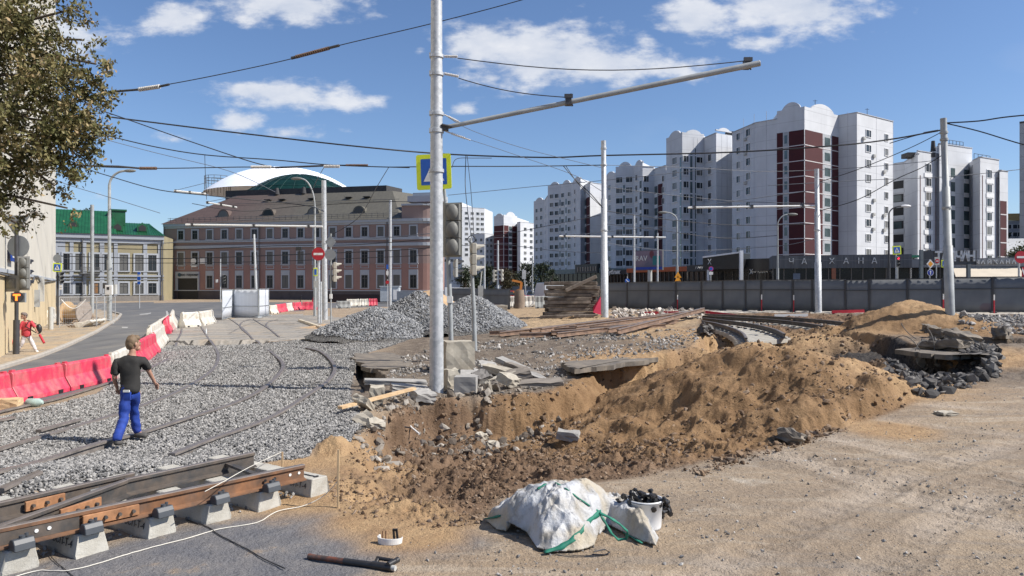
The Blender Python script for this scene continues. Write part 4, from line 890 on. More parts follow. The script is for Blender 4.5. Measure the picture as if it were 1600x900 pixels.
for px in(129,253.5):mb=MB(); x,y=GW.p(GW.tpx(px),.35); mb.tube([(x,y,ev-.5),(x,y,.4)],.09,6); fin(mb,'drainpipe',FRAMED,gb)
# ---- near white building on the left
WB=wallmat('white_plaster',(.54,.515,.455),0,0,1,var=.05); CREAM=wallmat('cream_plaster',(.56,.46,.30),0,0,1,var=.05)
lb=empty('white_building',(-36,45,0),label='tall white building with a cream painted lower wall at the left edge',cat='building')
LA,LB=pl(-260,16),pl(87,64);
p0=Vector(pl(0,28)); p1=Vector(pl(87,64)); dr=(p0-p1).normalized(); LA=tuple(p0+dr*22); LW=Wall(LA,tuple(p1)); zc=3.13
mb=MB(); bk=(LA[0]-40,LA[1]+22); bk2=(p1.x-30,p1.y+12); mb.mat(0).prism([LA,tuple(p1),bk2,bk],zc,30); mb.mat(1).prism([LA,tuple(p1),bk2,bk],-.6,zc); fin(mb,'wall',[WB,CREAM],lb)
mb=MB(); LW.slab(mb,.2,1,zc-.03,zc+.12,0,.08); fin(mb,'string_course',TRIM,lb)
mb=MB(); x,y=LW.p(LW.tpx(60),.12); mb.box((x,y,zat(452,LW.p(LW.tpx(60))[1])),(.9,.35,1.5),LW.ang); mb.tube([(x,y+1,1.3),(x,y+1,-.2)],.15,6); fin(mb,'electrical_box',ACM,lb); mb=MB(); x,y=LW.p(LW.tpx(54),.12); mb.box((x,y,1.9),(.6,.25,1.0),LW.ang); fin(mb,'electrical_box',mat('grey_box_paint',(.30,.31,.31),.6,.1),lb)
mb=MB();
for px,z_ in((6,3.0),(40,3.2)):pass
mb.tube([Vector((*LW.p(LW.tpx(a_),.1),zat(b_,LW.p(LW.tpx(a_))[1])))for a_,b_ in((-20,424),(20,434),(48,442),(50,432),(56,432),(60,442),(86,438))],.05,5); fin(mb,'wall_cable',FRAMED,lb)
sg=empty('street_name_sign',(*LW.p(LW.tpx(14),.15),zat(397,LW.p(LW.tpx(14))[1])),LW.ang,'blue street name sign on the white wall behind the round sign back','sign'); mb=MB(); mb.box((0,0,0),(1.6,.05,.62)); mb.build('plate',mat('sign_blue',(.01,.05,.28),.4),sg)
for k in range(2):m2=MB(); m2.box((0,-.035,.1-.22*k),(1.2,.012,.08)); m2.build('text_line',FRAME,sg)
# ---- shops in front of the apartment blocks
def shop(name,label,pxs,Y,ytop,yband,bandmat,lower=None,cat='shop',mull=10,deep=8,z0=-.2):
 a,b=pl(pxs[0],Y[0]),pl(pxs[1],Y[1]); wl=Wall(a,b); Ym_=(Y[0]+Y[1])/2; zt=zat(ytop,Ym_); zb_=zat(yband,Ym_)
 root=empty(name,(wl.p(.5)[0],wl.p(.5)[1],1.0),label=label,cat=cat); mb=MB()
 ba,bb=wl.p(0,-deep),wl.p(1,-deep); mb.mat(0).prism([a,b,bb,ba],z0,zb_+.2)
 fin(mb,'wall',lower or DARK,root); mb=MB(); wl.slab(mb,-.002,1.002,zb_,zt,-deep,.35); fin(mb,'fascia',bandmat,root)
 mb=MB()
 for k in range(mull+1):t_=k/mull; wl.slab(mb,t_*.99,t_*.99+.1/wl.L,.8,zb_,0,.12)
 fin(mb,'mullion',mat('brown_mullion',(.13,.115,.10),.6),root)
 return root,wl,zt,zb_
SGL=mat('shop_glass',(.008,.009,.011),.2,.5,.6,spec=.35)
CLAD=mat('vertical_plank_cladding',(.105,.11,.118),.7,.3,1.2,stretch=(6,6,.15))
CLADL=mat('light_plank_cladding',(.30,.30,.30),.7,.25,1.2,stretch=(6,6,.15))
WHL=mat('white_letters',(.70,.70,.68),.5,.05)
r_,wl,zt,zb_=shop('teahouse','long dark clad teahouse with spaced white letters below the white tower',(1207,1423),(86,82),398.5,419,CLAD,SGL,'cafe',12)
for ch,px in zip('ЧАЙХАНА',(1236,1256,1278,1299,1321,1344,1365)):x,y=wl.p(wl.tpx(px),.45); text('letter',ch,(x,y,zat(408.5,84)),wl.ang,.92,WHL,r_,.05)
mb=MB(); t_=wl.tpx(1299); wl.slab(mb,t_,t_+.45/wl.L,.8,zb_,0,.3); fin(mb,'brick_pier',mat('orange_brick',(.30,.12,.07),.8,.2,5),r_)
mb=MB(); t_=wl.tpx(1239); wl.slab(mb,t_,t_+.75/wl.L,1.4,zat(427,84),0,.3); fin(mb,'menu_board',mat('menu_grey',(.12,.15,.20),.5),r_)
r2,wl2,zt2,zb2=shop('black_restaurant','black restaurant with a tilted canopy and small white signs',(1109,1210),(98,92),405,424,mat('black_fascia',(.012,.012,.014),.4,.2),SGL,'restaurant',8)
mb=MB(); a,b=wl2.tpx(1111),wl2.tpx(1168); Y2=94
A0=Vector((*wl2.p(a,2.2),zat(402,94))); A1=Vector((*wl2.p(b,2.2),zat(394.5,91))); B0=A0+Vector((wl2.n.x*-3,wl2.n.y*-3,0)); B1=A1+Vector((wl2.n.x*-3,wl2.n.y*-3,0)); dn=Vector((0,0,-1.55)); mb.add([A0,A1,B1,B0,A0+dn,A1+dn+Vector((0,0,-.4)),B1+dn,B0+dn],[(0,1,2,3),(7,6,5,4),(0,4,5,1),(1,5,6,2),(2,6,7,3),(3,7,4,0)])
fin(mb,'canopy',mat('black_fascia2',(.012,.012,.014),.4,.2),r2)
mb=MB(); mb.bar(A0+Vector((0,-.02,.1)),A1+Vector((0,-.02,.1)),.2,.2); x,y=wl2.p(wl2.tpx(1171.5),2.4); mb.box((x,y,(zat(395,91)+.5)/2+.25),(.38,.5,zat(395,91)-.5+.2)); x,y=wl2.p(wl2.tpx(1118),2.0); mb.box((x,y,(zat(418,92)+.5)/2+.2),(.26,.3,zat(418,92)-.5)); fin(mb,'white_column',mat('white_column_paint',(.75,.76,.78),.5,.04),r2)
def xsign(px,py,Yq,off,s):
 x,y=wl2.p(wl2.tpx(px),off); o1=text('lettering','ИНКАЛИ',(x+s*.9,y,zat(py,Yq)),wl2.ang,s*.75,WHL,r2,.03,bold=.02); m2=MB(); c0=Vector((x-s*.9,y,zat(py,Yq)))
 for sg_ in(-1,1):m2.bar(c0+Vector((-.28*s*sg_,0,-.5*s)),c0+Vector((.28*s*sg_,0,.5*s)),.05,.05)
 fin(m2,'crossed_skewers',WHL,r2)
xsign(1130,407,91,2.35,.72); xsign(1183,424.5,94,.45,.62)
x,y=wl2.p(wl2.tpx(1117),.42); text('lettering','ГРУЗИНСКИЙ РЕСТОРАН',(x,y,zat(418,96)),wl2.ang,.42,WHL,r2,.03)
r3,wl3,zt3,zb3=shop('orange_shop','shop with an orange fascia and glass front behind the mesh fence',(982,1075),(118,106),418,425,mat('orange_fascia',(.40,.085,.02),.5,.1),SGL,'shop',14)
r4,wl4,zt4,zb4=shop('dark_shop','dark shopfront with pale lettering just right of the tall bare pole',(940,981),(126,121),422,429,mat('navy_fascia',(.015,.018,.025),.5),SGL,'shop',8)
x,y=wl4.p(wl4.tpx(961),.45); text('lettering','Бублик',(x,y,zat(425.5,123)),wl4.ang,.95,WHL,r4,.03,bold=.02)
r5,wl5,zt5,zb5=shop('black_shop','narrow black shop between the orange fascia and the tilted canopy',(1076,1108),(105,100),414,424,mat('black_fascia3',(.014,.014,.016),.5),SGL,'shop',4)
r6,wl6,zt6,zb6=shop('long_shop','far shop row with a black sign band behind the timber pile',(845,939),(190,165),421,428,mat('grey_green_fascia',(.16,.20,.19),.6),SGL,'shop',14)
mb=MB(); wl6.slab(mb,wl6.tpx(903),wl6.tpx(938),zat(427,170),zat(413,170),0,.8); fin(mb,'sign_band',mat('black_sign',(.012,.012,.012),.5),r6)
mb=MB();
for px in range(907,936,4):wl6.slab(mb,wl6.tpx(px),wl6.tpx(px+1.6),zat(424,170),zat(417,170),.8,.9)
fin(mb,'sign_mark',mat('sign_brown',(.25,.2,.16),.5),r6)
bb_=empty('billboard',(*pl(1010,100),1),label='billboard with faint pink and teal picture above the orange shop',cat='billboard'); a,b=pl(992.5,100),pl(1035,97); wl=Wall(a,b)
mb=MB(); wl.slab(mb,0,1,zat(422,98),zat(390.5,98),-.3,0); fin(mb,'frame',FRAMED,bb_)
BBM,t,B=node_mat('billboard_print'); q=NT(t); P=q.pos(); c_=q.mix(q.mr(q.noise(.35,3,.6,P),.42,.56),(.11,.10,.15),(.22,.16,.20)); c_=q.mix(q.mr(q.noise(.5,1,.5,P),.58,.62),c_,(.14,.03,.04)); q.l(c_,B.inputs['Base Color'])
mb=MB(); wl.slab(mb,.01,.99,zat(416.5,98),zat(391.5,98),.0,.05); fin(mb,'picture',BBM,bb_); mb=MB(); wl.slab(mb,.01,.99,zat(421,98),zat(417,98),0,.06); fin(mb,'blue_strip',mat('billboard_blue',(.01,.04,.32),.5),bb_)
mb=MB(); wl.slab(mb,.66,.93,zat(414,98),zat(400,98),.0,.07); fin(mb,'teal_patch',mat('teal',(.01,.16,.17),.5),bb_)
x,y=wl.p(wl.tpx(1000),.1); text('lettering','BRAV',(x,y,zat(403.5,98)),wl.ang,1.0,WHL,bb_,.02); mb=MB(); x,y=wl.p(.5,-.3); mb.tube([(x,y,.5),(x,y,zat(421,98))],.3,10); fin(mb,'post',ACM,bb_)
r7,wl7,zt7,zb7=shop('garden_restaurant','restaurant with light plank fascia, dark corner and long cream awning',(1424,1660),(84,78),403.5,417,CLADL,SGL,'restaurant',10)
for ch,px in zip('ЧАЙХАНА',(1526.5,1535,1545,1554.5,1564,1573.5,1583)):x,y=wl7.p(wl7.tpx(px),.45); text('letter',ch,(x,y,zat(409.5,80)),wl7.ang,.56,WHL,r7,.12,bold=.02)
mb=MB(); a0=wl7.tpx(1488); a1=wl7.tpx(1592); P_=[Vector((*wl7.p(a0,.4),zat(417.5,81))),Vector((*wl7.p(a1,.4),zat(418,80))),Vector((*wl7.p(a1,3.2),zat(432,77))),Vector((*wl7.p(a0,3.2),zat(432,78)))]; mb.add(P_+[p-Vector((0,0,.06))for p in P_],[(3,2,1,0),(4,5,6,7),(0,1,5,4),(1,2,6,5),(2,3,7,6),(3,0,4,7)])
fin(mb,'awning',mat('cream_canvas',(.62,.54,.42),.8,.08,1,stretch=(1,1,1)),r7)
mb=MB();
for k in range(9):mb.bar(P_[0].lerp(P_[1],k/8)-Vector((0,0,.1)),P_[3].lerp(P_[2],k/8)-Vector((0,0,.1)),.06,.06)
fin(mb,'awning_rib',FRAMED,r7)
sg=empty('restaurant_sign',(*pl(1489,76),3.5),label='big dark roof sign with thick white letters behind the leaning pole',cat='sign'); a,b=pl(1456,76),pl(1525,75); ws=Wall(a,b)
mb=MB(); ws.slab(mb,0,1,zat(413.5,75.5),zat(392,75.5),-.8,0); fin(mb,'sign_box',CLAD,sg)
mb=MB()
for(t0,t1,za,zb__)in((0,1,412.9,413.9),(0,1,391.5,392.8),(-.005,.012,414,391.5),(.988,1.005,414,391.5)):ws.slab(mb,t0,t1,zat(za if za>zb__ else zb__,75.5),zat(zb__ if za>zb__ else za,75.5),-.82,.12)
mb.prism([pl(1440,77),pl(1455.8,76),pl(1455.8,76.8),pl(1440,77.8)],zat(413,76),zat(391.5,76)); fin(mb,'sign_frame',FRAMED,sg)
for ch,px in zip('ТАПЧАН',(1466,1476.5,1487,1497.5,1507.5,1517)):x,y=ws.p(ws.tpx(px),.1); text('letter',ch,(x,y,zat(401.5,75.5)),ws.ang,1.35,WHL,sg,.1,bold=.05,sx=.8)
GSP=mat('grey_steel_post',(.12,.14,.15),.5)
for px in(1438,1511.5):mb=MB(); x,y=ws.p(ws.tpx(px),.3); mb.box((x,y,(zat(390 if px<1450 else 413,75.5)+.8)/2),(.3,.3,zat(390 if px<1450 else 413,75.5)-.8)); fin(mb,'post',GSP,sg)
gr=empty('green_canopy',(*pl(1415,90),3),label='low green roof edge between the teahouse and the plank restaurant',cat='roof'); mb=MB(); wl=Wall(pl(1396,92),pl(1436,91)); wl.slab(mb,0,1,zat(402,91),zat(398.5,91),-4,0); fin(mb,'roof_sheet',mat('green_paint',(.03,.20,.11),.5),gr);
for t_ in(0,.94):mb=MB(); wl.slab(mb,t_,t_+.06,.5,zat(402,91),-4,-3.7); fin(mb,'post',FRAMED,gr)
# --- poles
GALV,t,B=node_mat('galvanised_steel'); q=NT(t); P=q.n('ShaderNodeTexCoord').outputs['Object']; vo=q.vor(14,P); vs_=q.n('ShaderNodeSeparateColor'); q.l(vo.outputs['Color'],vs_.inputs[0])
c_=q.mix(vs_.outputs[0],(.40,.42,.44),(.54,.555,.57)); c_=q.scale(c_,q.mr(q.noise(1.2,6,.6,P),.35,.7,.86,1.1)); q.l(c_,B.inputs['Base Color']); B.inputs['Metallic'].default_value=.25; B.inputs['Roughness'].default_value=.52
PGREY=mat('grey_painted_steel',(.33,.35,.36),.55,.12,2,col2=(.26,.275,.28)); DSTEEL=mat('dark_steel',(.045,.045,.05),.5,.2,4)
PLAST=mat('beige_light_housing',(.42,.395,.34),.6,.1,2); PLG=mat('grey_light_housing',(.15,.15,.14),.6,.15,2); BLACKP=mat('black_plastic',(.02,.02,.022),.45,.2)
INSUL=mat('brown_insulator',(.16,.10,.07),.4,.3,8); INSW=mat('white_insulator',(.60,.58,.55),.4,.1)
def pole(name,label,px,py,top,wpx,mt,group='tram and lamp poles',topx=None,Y=None,collars=(),cat='pole',taper=.8,n=18,steps=()):
 b=g(px,py)if Y is None else Vector((xat(px,Y),Y,hz(xat(px,Y),Y)))
 Yq=b.y; zt=zat(top,Yq); xt=xat(topx if topx is not None else px,Yq); r=wpx/2/FOC*Yq
 root=empty(name,tuple(b),0,label,cat,group); mb=MB(); ax=Vector((xt-b.x,0,zt-b.z))
 if steps:
  fs=[0]+list(steps)+[1]; pts=[]; rr=[]
  for i in range(len(fs)-1):k=r*(1-(1-taper)*i/(len(fs)-2)); pts+=[ax*(fs[i]+.001),ax*fs[i+1]]; rr+=[k,k]
  pts[0]=Vector((0,0,-.4)); mb.tube(pts,rr,n)
 else:mb.tube([Vector((0,0,-.4)),ax],[r,r*taper],n)
 mb.build('shaft',mt,root)
 for c in collars:mb=MB(); q_=ax*((py-c)/(py-top)); d_=ax.normalized()*.04; rr_=r*(1-(1-taper)*(py-c)/(py-top)); mb.tube([q_-d_,q_+d_],rr_*1.13+.01,n); mb.build('collar',mt,root)
 return root,b,ax,r
mp_,mb0,ax0,r0_=pole('tram_pole','tallest galvanised steel pole with a long raised bracket arm, on the trench edge',682,613,2,22.5,GALV,collars=(267,205,178,116,88),taper=.78,n=28)
YP=mb0.y
def rel(root,p):return Vector(p)-Vector(root.location)
mb=MB(); a_=rel(mp_,W(696,199,YP)); b_=rel(mp_,W(1186,99,YP-.3)); mb.tube([a_,b_],[.052,.07],14); arm=mb.build('bracket_arm',PGREY,mp_)
mb=MB(); mb.tube([b_,b_+(b_-a_).normalized()*.02],.072,14); mb.build('arm_end_cap',GALV,mp_,arm)if False else mb.build('arm_end_cap',GALV,arm)
for(sx,sy,ex,ey,cp)in((694,88,1166,95,0),(694,115,884,152,1)):
 s_,e_=rel(mp_,W(sx,sy,YP)),rel(mp_,W(ex,ey,YP-.2)); d=e_-s_; mb=MB(); pts=[s_+d*f+Vector((0,0,-.28*(d.length/7.3)*math.sin(math.pi*f)))for f in np.linspace(.045 if not cp else .12,1,14)]; mb.tube(pts,.012,6); mb.build('stay_cable',DSTEEL,mp_)
 mb=MB(); f1=.045 if not cp else .12; k=9
 for i in range(k):c=s_+d*(f1*(i+.5)/k); mb.tube([c-d.normalized()*.012,c+d.normalized()*.012],.036,8)
 mb.tube([s_,s_+d*f1],.018,6); mb.build('insulator',INSW,mp_)
for(cx,cy)in((888,158),(1167,101)):
 mb=MB(); c=rel(mp_,W(cx,cy,YP-.1)); mb.box(c,(.14,.2,.2)).box(c+Vector((0,-.09,.1)),(.20,.06,.09)).tube([c+Vector((-.1,0,-.1)),c+Vector((.08,0,.17))],.03,6).tube([c+Vector((.1,0,-.12)),c+Vector((-.02,0,.14))],.025,6); mb.build('arm_clamp',DSTEEL,mp_)
mb=MB(); c=rel(mp_,W(694,200,YP)); mb.box(c,(.2,.16,.13)).tube([c+Vector((-.05,-.1,.06)),c+Vector((.2,-.1,.0))],.03,6); mb.build('hinge_bracket',DSTEEL,mp_)
for(p1,p2)in(((694,179),(722,193)),((696,205),(735,219))):
 mb=MB(); a,b=rel(mp_,W(*p1,YP)),rel(mp_,W(*p2,YP)); mb.tube([a,b],.018,6)
 for i in range(8):c=a.lerp(b,.25+i*.07); mb.tube([c,c+(b-a)*.03],.032,8)
 mb.build('guy_anchor',INSW,mp_)
mb=MB();
for yy in(178,205,88,116):c=rel(mp_,W(676,yy,YP)); mb.box(c+Vector((-.03,-.14,0)),(.07,.05,.09))
mb.build('clamp_bolts',GALV,mp_)
pole('tram_pole','bare galvanised pole beside the timber pile, before the white blocks',945,496,220,11.5,GALV,collars=(360,258,232),taper=.68,steps=(.32,.67),topx=943)
pr_,pb_,pax,pr0=pole('tram_pole','thick leaning grey pole in front of the mesh fence at right',1485,491,185,13.5,PGREY,topx=1474,collars=(325,207,218),taper=.7,steps=(.35,.65))
pole('tram_pole','galvanised pole before the teahouse lettering',1279,484,264,10,GALV,Y=42,collars=(358,),taper=.7,steps=(.35,.7),topx=1276)
pole('tram_pole','galvanised pole just right of the round no entry sign',508,500,282,8.5,GALV,collars=(380,),taper=.85,topx=506)
pole('tram_pole','galvanised pole beside the crushed stone heap before the pink building',609.5,474,313,5,GALV,Y=84,collars=(390,),taper=.85,topx=610)
pole('lamp_pole','dark grey pole between the cable reel and the street lamp',144,489,320,5.5,PGREY,taper=.95)
pole('tram_pole','thin pole standing behind the white metal fence panels',402,480,366,4.5,GALV,Y=62,topx=397,taper=.7)
pole('tram_pole','thin grey pole right of the blue round sign behind the fence',991,470,335,3.6,GALV,Y=70,taper=.7)
pole('tram_pole','short thin pole before the billboard',1027.5,470,364,3,GALV,Y=76,taper=.7)
pole('tram_pole','slim pole before the distant red faced block',778,470,376,4,GALV,Y=95,taper=.7)
pole('tram_pole','slim pole left of the distant red faced block',757,470,366,3.5,GALV,Y=100,taper=.7)
pole('tram_pole','slender pole in the dark trees left of the white van',832,466,400,2.4,PGREY,Y=110,taper=.7)
def lamp(label,px,base,bend,tipx,tipy,Y,wpx,dbl=0,col=None):
 mt=col or PGREY; b=Vector((xat(px,Y),Y,hz(xat(px,Y),Y))); root=empty('street_lamp',tuple(b),0,label,'street lamp','street lamps'); r=wpx/2/FOC*Y; mb=MB()
 zt=zat(bend,Y); tz=zat(tipy,Y); tx=xat(tipx,Y); hb=zt-b.z
 mb.tube([Vector((0,0,-.3)),Vector((0,0,hb*.45))],r*1.25,10); pts=[Vector((0,0,hb*.45)),Vector((0,0,hb))]; n=9; dx=tx-b.x; dz=tz-zt
 for i in range(1,n+1):a=math.pi/2*i/n; pts.append(Vector((dx*(1-math.cos(a)),0,hb+dz*math.sin(a))))
 mb.tube(pts,[r*.9,r*.75]+[r*.6]*n,8); mb.build('shaft',mt,root)
 mb=MB(); e=pts[-1]; s=1 if dx>0 else-1; mb.ell(e+Vector((.35*s,0,0)),(.5,.16,.13),10,6); mb.build('lamp_head',PLG if not col else FRAME,root); return root
lamp('tall curved street lamp left, with white boxes clamped on its shaft',171,488,290,196,267,58,6)
lamp('grey curved street lamp behind the no entry sign',492,486,325,470,279,62,3.8)
lamp('slim street lamp in front of the orange shop',1058,470,345,1041,332,72,3.2)
lamp('slim curved street lamp left of the teahouse lettering',1215,470,352,1232,335,66,3.2)
lamp('dark thin street lamp at the right corner of the white tower',1389,470,335,1409,322,66,3.4,col=DSTEEL)
lb_=empty('control_box',tuple(W(172,453,57.6)),0,'white control boxes clamped to the curved street lamp at left','box'); mb=MB(); mb.box((.05,-.15,0),(.55,.35,.75)); mb.build('cabinet',FRAME,lb_,bevel=.02); mb=MB(); mb.box((.42,-.05,.05),(.2,.3,.75)); mb.build('side_cabinet',ACM,lb_); mb=MB(); mb.box((-.3,-.1,.3),(.25,.3,.4)); mb.build('camera_housing',DSTEEL,lb_)
mb=MB(); mb.box((.02,-.33,.12),(.2,.012,.22)); mb.build('notice',INK,lb_)
# --- signs and lights
SRED=mat('sign_red',(.42,.012,.025),.45,.08); SWH=mat('sign_white',(.72,.72,.70),.45,.05); SBL=mat('sign_blue_film',(.012,.10,.45),.4,.08); SYG=mat('sign_fluorescent_yellow',(.72,.82,.03),.45,.05); SBK=mat('sign_black',(.015,.015,.015),.5); SOR=mat('sign_orange',(.80,.33,.02),.5)
BACK=mat('sign_back_grey',(.22,.235,.25),.5,.1,3)
def disc(r,n=28):return[(r*math.cos(2*math.pi*i/n),r*math.sin(2*math.pi*i/n))for i in range(n)]
def rrect(w,h,r=.05,n=4):
 pts=[]
 for(cx,cy,a0)in((w/2-r,h/2-r,0),(-w/2+r,h/2-r,90),(-w/2+r,-h/2+r,180),(w/2-r,-h/2+r,270)):
  for i in range(n+1):a=R(a0+90*i/n); pts.append((cx+r*math.cos(a),cy+r*math.sin(a)))
 return pts
def sgn(root,layers,c,ang=0,tilt=0,nameb='plate'):
 """layers of (name, polygon, material); facing -y then turned by ang"""
 rot=Matrix.Rotation(ang,3,'Z')@Matrix.Rotation(tilt,3,'Y'); ax_,az_,an_=rot@Vector((1,0,0)),rot@Vector((0,0,1)),rot@Vector((0,-1,0)); out=[]
 for i,(nm,polys,m_)in enumerate(layers):
  mb=MB()
  for pg in(polys if isinstance(polys[0][0],(list,tuple))else[polys]):mb.plate(pg,Vector(c)+an_*(.006*i+(.02 if i else 0)),ax_,az_,an_,.02 if i==0 else .005)
  out.append(mb.build(nm,m_,root))
 return out
def post(root,h,r=.03,z0=-.2,lean=0,mt=None):mb=MB(); mb.tube([(0,0,z0),(lean,0,h)],r,8); return mb.build('post',mt or GALV,root)
PED=[[(-.05,.19),(.01,.25),(.05,.19),(.01,.14)],[(-.04,.13),(.06,.13),(.08,-.03),(.16,-.17),(.11,-.19),(.03,-.07),(-.06,-.19),(-.12,-.18),(-.03,-.02),(-.03,.05),(-.11,.0),(-.13,.04)]]
def ped_layers(s,flip=1):
 tri=[(-.30*s,-.27*s),(.30*s,-.27*s),(0,.30*s)]
 return[('plate',rrect(1.0*s,1.0*s,.06*s),SYG),('blue_square',rrect(.74*s,.74*s,.02*s),SBL),('white_triangle',tri,SWH),('walking_figure',[[(x_*s*.72*flip,y_*s*.72-.03*s)for x_,y_ in pg]for pg in PED],SBK)]
def tl(root,c,ang,h,mt,plate=None,dark=None,lit=None,nsec=3,pw=None):
 """traffic light; lamps face the direction ang (0 = towards the camera, -y)"""
 rot=Matrix.Rotation(ang,3,'Z'); T=lambda x,y,z:Vector(c)+rot@Vector((x,y,z)); s=h/nsec; w=s*.86
 mb=MB()
 for i in range(nsec):
  z=h/2-s*(i+.5); mb.box(T(0,0,z),(w,.16*h/.9*.8,s*.97),0,rot); mb.ell(T(0,.06*h,z),(w*.44,.09*h,s*.48),12,8,rot)
 mb.build('housing',mt,root,bevel=.015)
 mb=MB()
 for i in range(nsec):
  z=h/2-s*(i+.5)+s*.02; n=10; vs=[]; rr=w*.40
  for a in np.linspace(-20,200,n):
   for(yy,k)in((-.06*h,1),(-.06*h-s*(.75 if a>10 and a<170 else .35),.93)):vs.append(T(rr*k*math.cos(R(a)),yy,z+rr*k*math.sin(R(a))))
  mb.add(vs,[(2*j,2*j+1,2*j+3,2*j+2)for j in range(n-1)])
 o=mb.build('visor',BLACKP if mt is not PLAST else mt,root); sm_=o.modifiers.new('thick','SOLIDIFY'); sm_.thickness=.012
 for i in range(nsec):
  z=h/2-s*(i+.5); m2=MB(); m2.tube([T(0,-.075*h,z),T(0,-.09*h,z)],w*.36,14); m2.build('lens',(lit[1]if lit and lit[0]==i else BLACKP),root)
 if plate:mb=MB(); mb.box(T(plate[0],-.03*h,0),(plate[1],.015,plate[2]),0,rot); mb.build('backboard',plate[3],root)
def at(px,Y):x=xat(px,Y); return(x,Y,hz(x,Y))
Y=22.3; b=Vector((xat(705,Y),Y,zat(540,Y))); root=empty('crossing_sign',tuple(b),0,'large yellow framed pedestrian crossing sign behind the tallest pole','road sign','pedestrian crossing signs')
mb=MB(); mb.tube([rel(root,W(705,542,Y)),rel(root,W(703,470,Y)),rel(root,W(697,330,Y)),rel(root,W(690,245,Y))],[.075,.075,.05,.045],10); mb.build('post',PGREY,root)
sgn(root,ped_layers(1.06,-1),rel(root,W(678,268.5,Y-.1)),R(-6),R(-2)); mb=MB(); mb.box(rel(root,W(703,468,Y)),(.17,.17,.2)); mb.build('post_joint',SWH,root)
root=empty('traffic_light',tuple(W(708,402,22)),0,'grey traffic light seen from behind, right of the tallest pole','traffic light','traffic lights'); tl(root,rel(root,W(708,359,22)),R(168),1.55,PLG,(0.05,.62,1.62,mat('backboard_grey',(.30,.29,.24),.6)))
root=empty('traffic_light',tuple(W(713,434,22.2)),0,'small two part signal hanging under the grey traffic light','traffic light','traffic lights'); tl(root,rel(root,W(712,419,22.2)),R(110),.55,ACM,None,nsec=2)
Y=24; root=empty('traffic_light',at(742,Y),0,'beige traffic light on the second leaning post before the gravel heap','traffic light','traffic lights')
mb=MB(); mb.tube([rel(root,W(742,548,Y)),rel(root,W(740,480,Y)),rel(root,W(735,372,Y))],[.085,.075,.04],10); mb.build('post',PGREY,root); tl(root,rel(root,W(741,405,Y)),R(95),1.05,PLAST)
mb=MB(); c=rel(root,W(737,374,Y-.1)); mb.tube([c+Vector((.12*math.cos(a),0,.12*math.sin(a)))for a in np.linspace(0,6.28,14)],.015,5); mb.build('cable_ring',BLACKP,root)
Y=50; bb=at(498,Y); root=empty('no_entry_sign',bb,0,'round red no entry sign on a thin post left of the galvanised pole','road sign'); post(root,zat(400,Y)-bb[2],.09); sgn(root,[('plate',disc(.44),SRED),('rim',[(x_,y_)for x_,y_ in disc(.40)],SRED),('white_bar',rrect(.62,.15,.01),SWH)],(0,-.1,zat(397,Y)-bb[2]))
mb=MB(); mb.tube([(.12,.1,-.2),(.12,.1,zat(440,Y)-bb[2])],.07,8); mb.build('second_post',GALV,root)
Y=48; bb=at(517,Y); root=empty('sign_post',bb,0,'diamond and round signs seen from behind on one post','road sign'); post(root,zat(365,Y)-bb[2],.05,mt=PGREY)
sgn(root,[('diamond_plate',[(-.36,0),(0,-.42),(.36,0),(0,.42)],BACK)],(0,-.06,zat(378,Y)-bb[2])); sgn(root,[('round_plate',disc(.36),BACK)],(-.02,-.08,zat(398,Y)-bb[2])); mb=MB(); mb.box((0,0,zat(463,Y)-bb[2]),(.16,.16,.3)); mb.build('post_joint',SWH,root)
root=empty('traffic_light',tuple(W(524,440,48)),0,'beige traffic light turned sideways beside the sign post','traffic light','traffic lights'); tl(root,rel(root,W(524,425,47.9)),R(100),1.28,PLAST)
Y=60; root=empty('crossing_sign',at(493,Y),0,'narrow yellow and blue crossing sign seen edge on by the curved lamp','road sign','pedestrian crossing signs'); sgn(root,[('plate',rrect(.30,.66,.03),SYG),('blue_square',rrect(.2,.48,.02),SBL)],rel(root,W(493,425,Y-.5))); mb=MB(); mb.box(rel(root,W(494,444,Y-.5)),(.32,.3,.55)); mb.build('control_box',ACM,root); mb=MB(); mb.tube([rel(root,W(495,480,Y)),rel(root,W(495,418,Y))],.04,6); mb.build('post',PGREY,root)
Y=82; bb=at(605.5,Y); root=empty('sign_post',bb,0,'thin post with stacked blue, white and black signs by the pink building','road sign'); post(root,zat(414,Y)-bb[2],.04)
for py,m_,pg in((417,SBL,rrect(.24,.5,.03)),(426.5,SWH,rrect(.26,.5,.12)),(434,SBK,rrect(.24,.34,.02)),(441,SRED,disc(.2))):sgn(root,[('plate',pg,m_)],(0,-.1,zat(py,Y)-bb[2]))
Y=88; bb=at(218,Y); root=empty('bus_stop_sign',bb,0,'blue and white bus stop sign before the yellow building','sign'); post(root,zat(425,Y)-bb[2],.05)
sgn(root,[('plate',rrect(.42,1.5,.03),SWH),('blue_panel',[rrect(.42,.42,.02)],SBL)],(0,-.1,zat(435,Y)-bb[2])); m2=MB(); m2.plate(rrect(.36,.34,.02),(0,-.14,zat(442,Y)-bb[2]),Vector((1,0,0)),Vector((0,0,1)),Vector((0,-1,0)),.01); m2.plate(rrect(.36,.3,.02),(0,-.14,zat(427,Y)-bb[2]),Vector((1,0,0)),Vector((0,0,1)),Vector((0,-1,0)),.01); m2.build('blue_field',SBL,root)
Y=29.5; bb=at(27,Y); root=empty('traffic_light',bb,0,'large traffic light group seen from behind beside the cream wall','traffic light','traffic lights')
mb=MB(); mb.tube([(-.05,0,-.3),(-.03,0,zat(500,Y)-bb[2])],.115,12); mb.tube([(-.03,0,zat(500,Y)-bb[2]),(-.03,0,zat(345,Y)-bb[2])],.075,10); mb.build('post',DSTEEL,root)
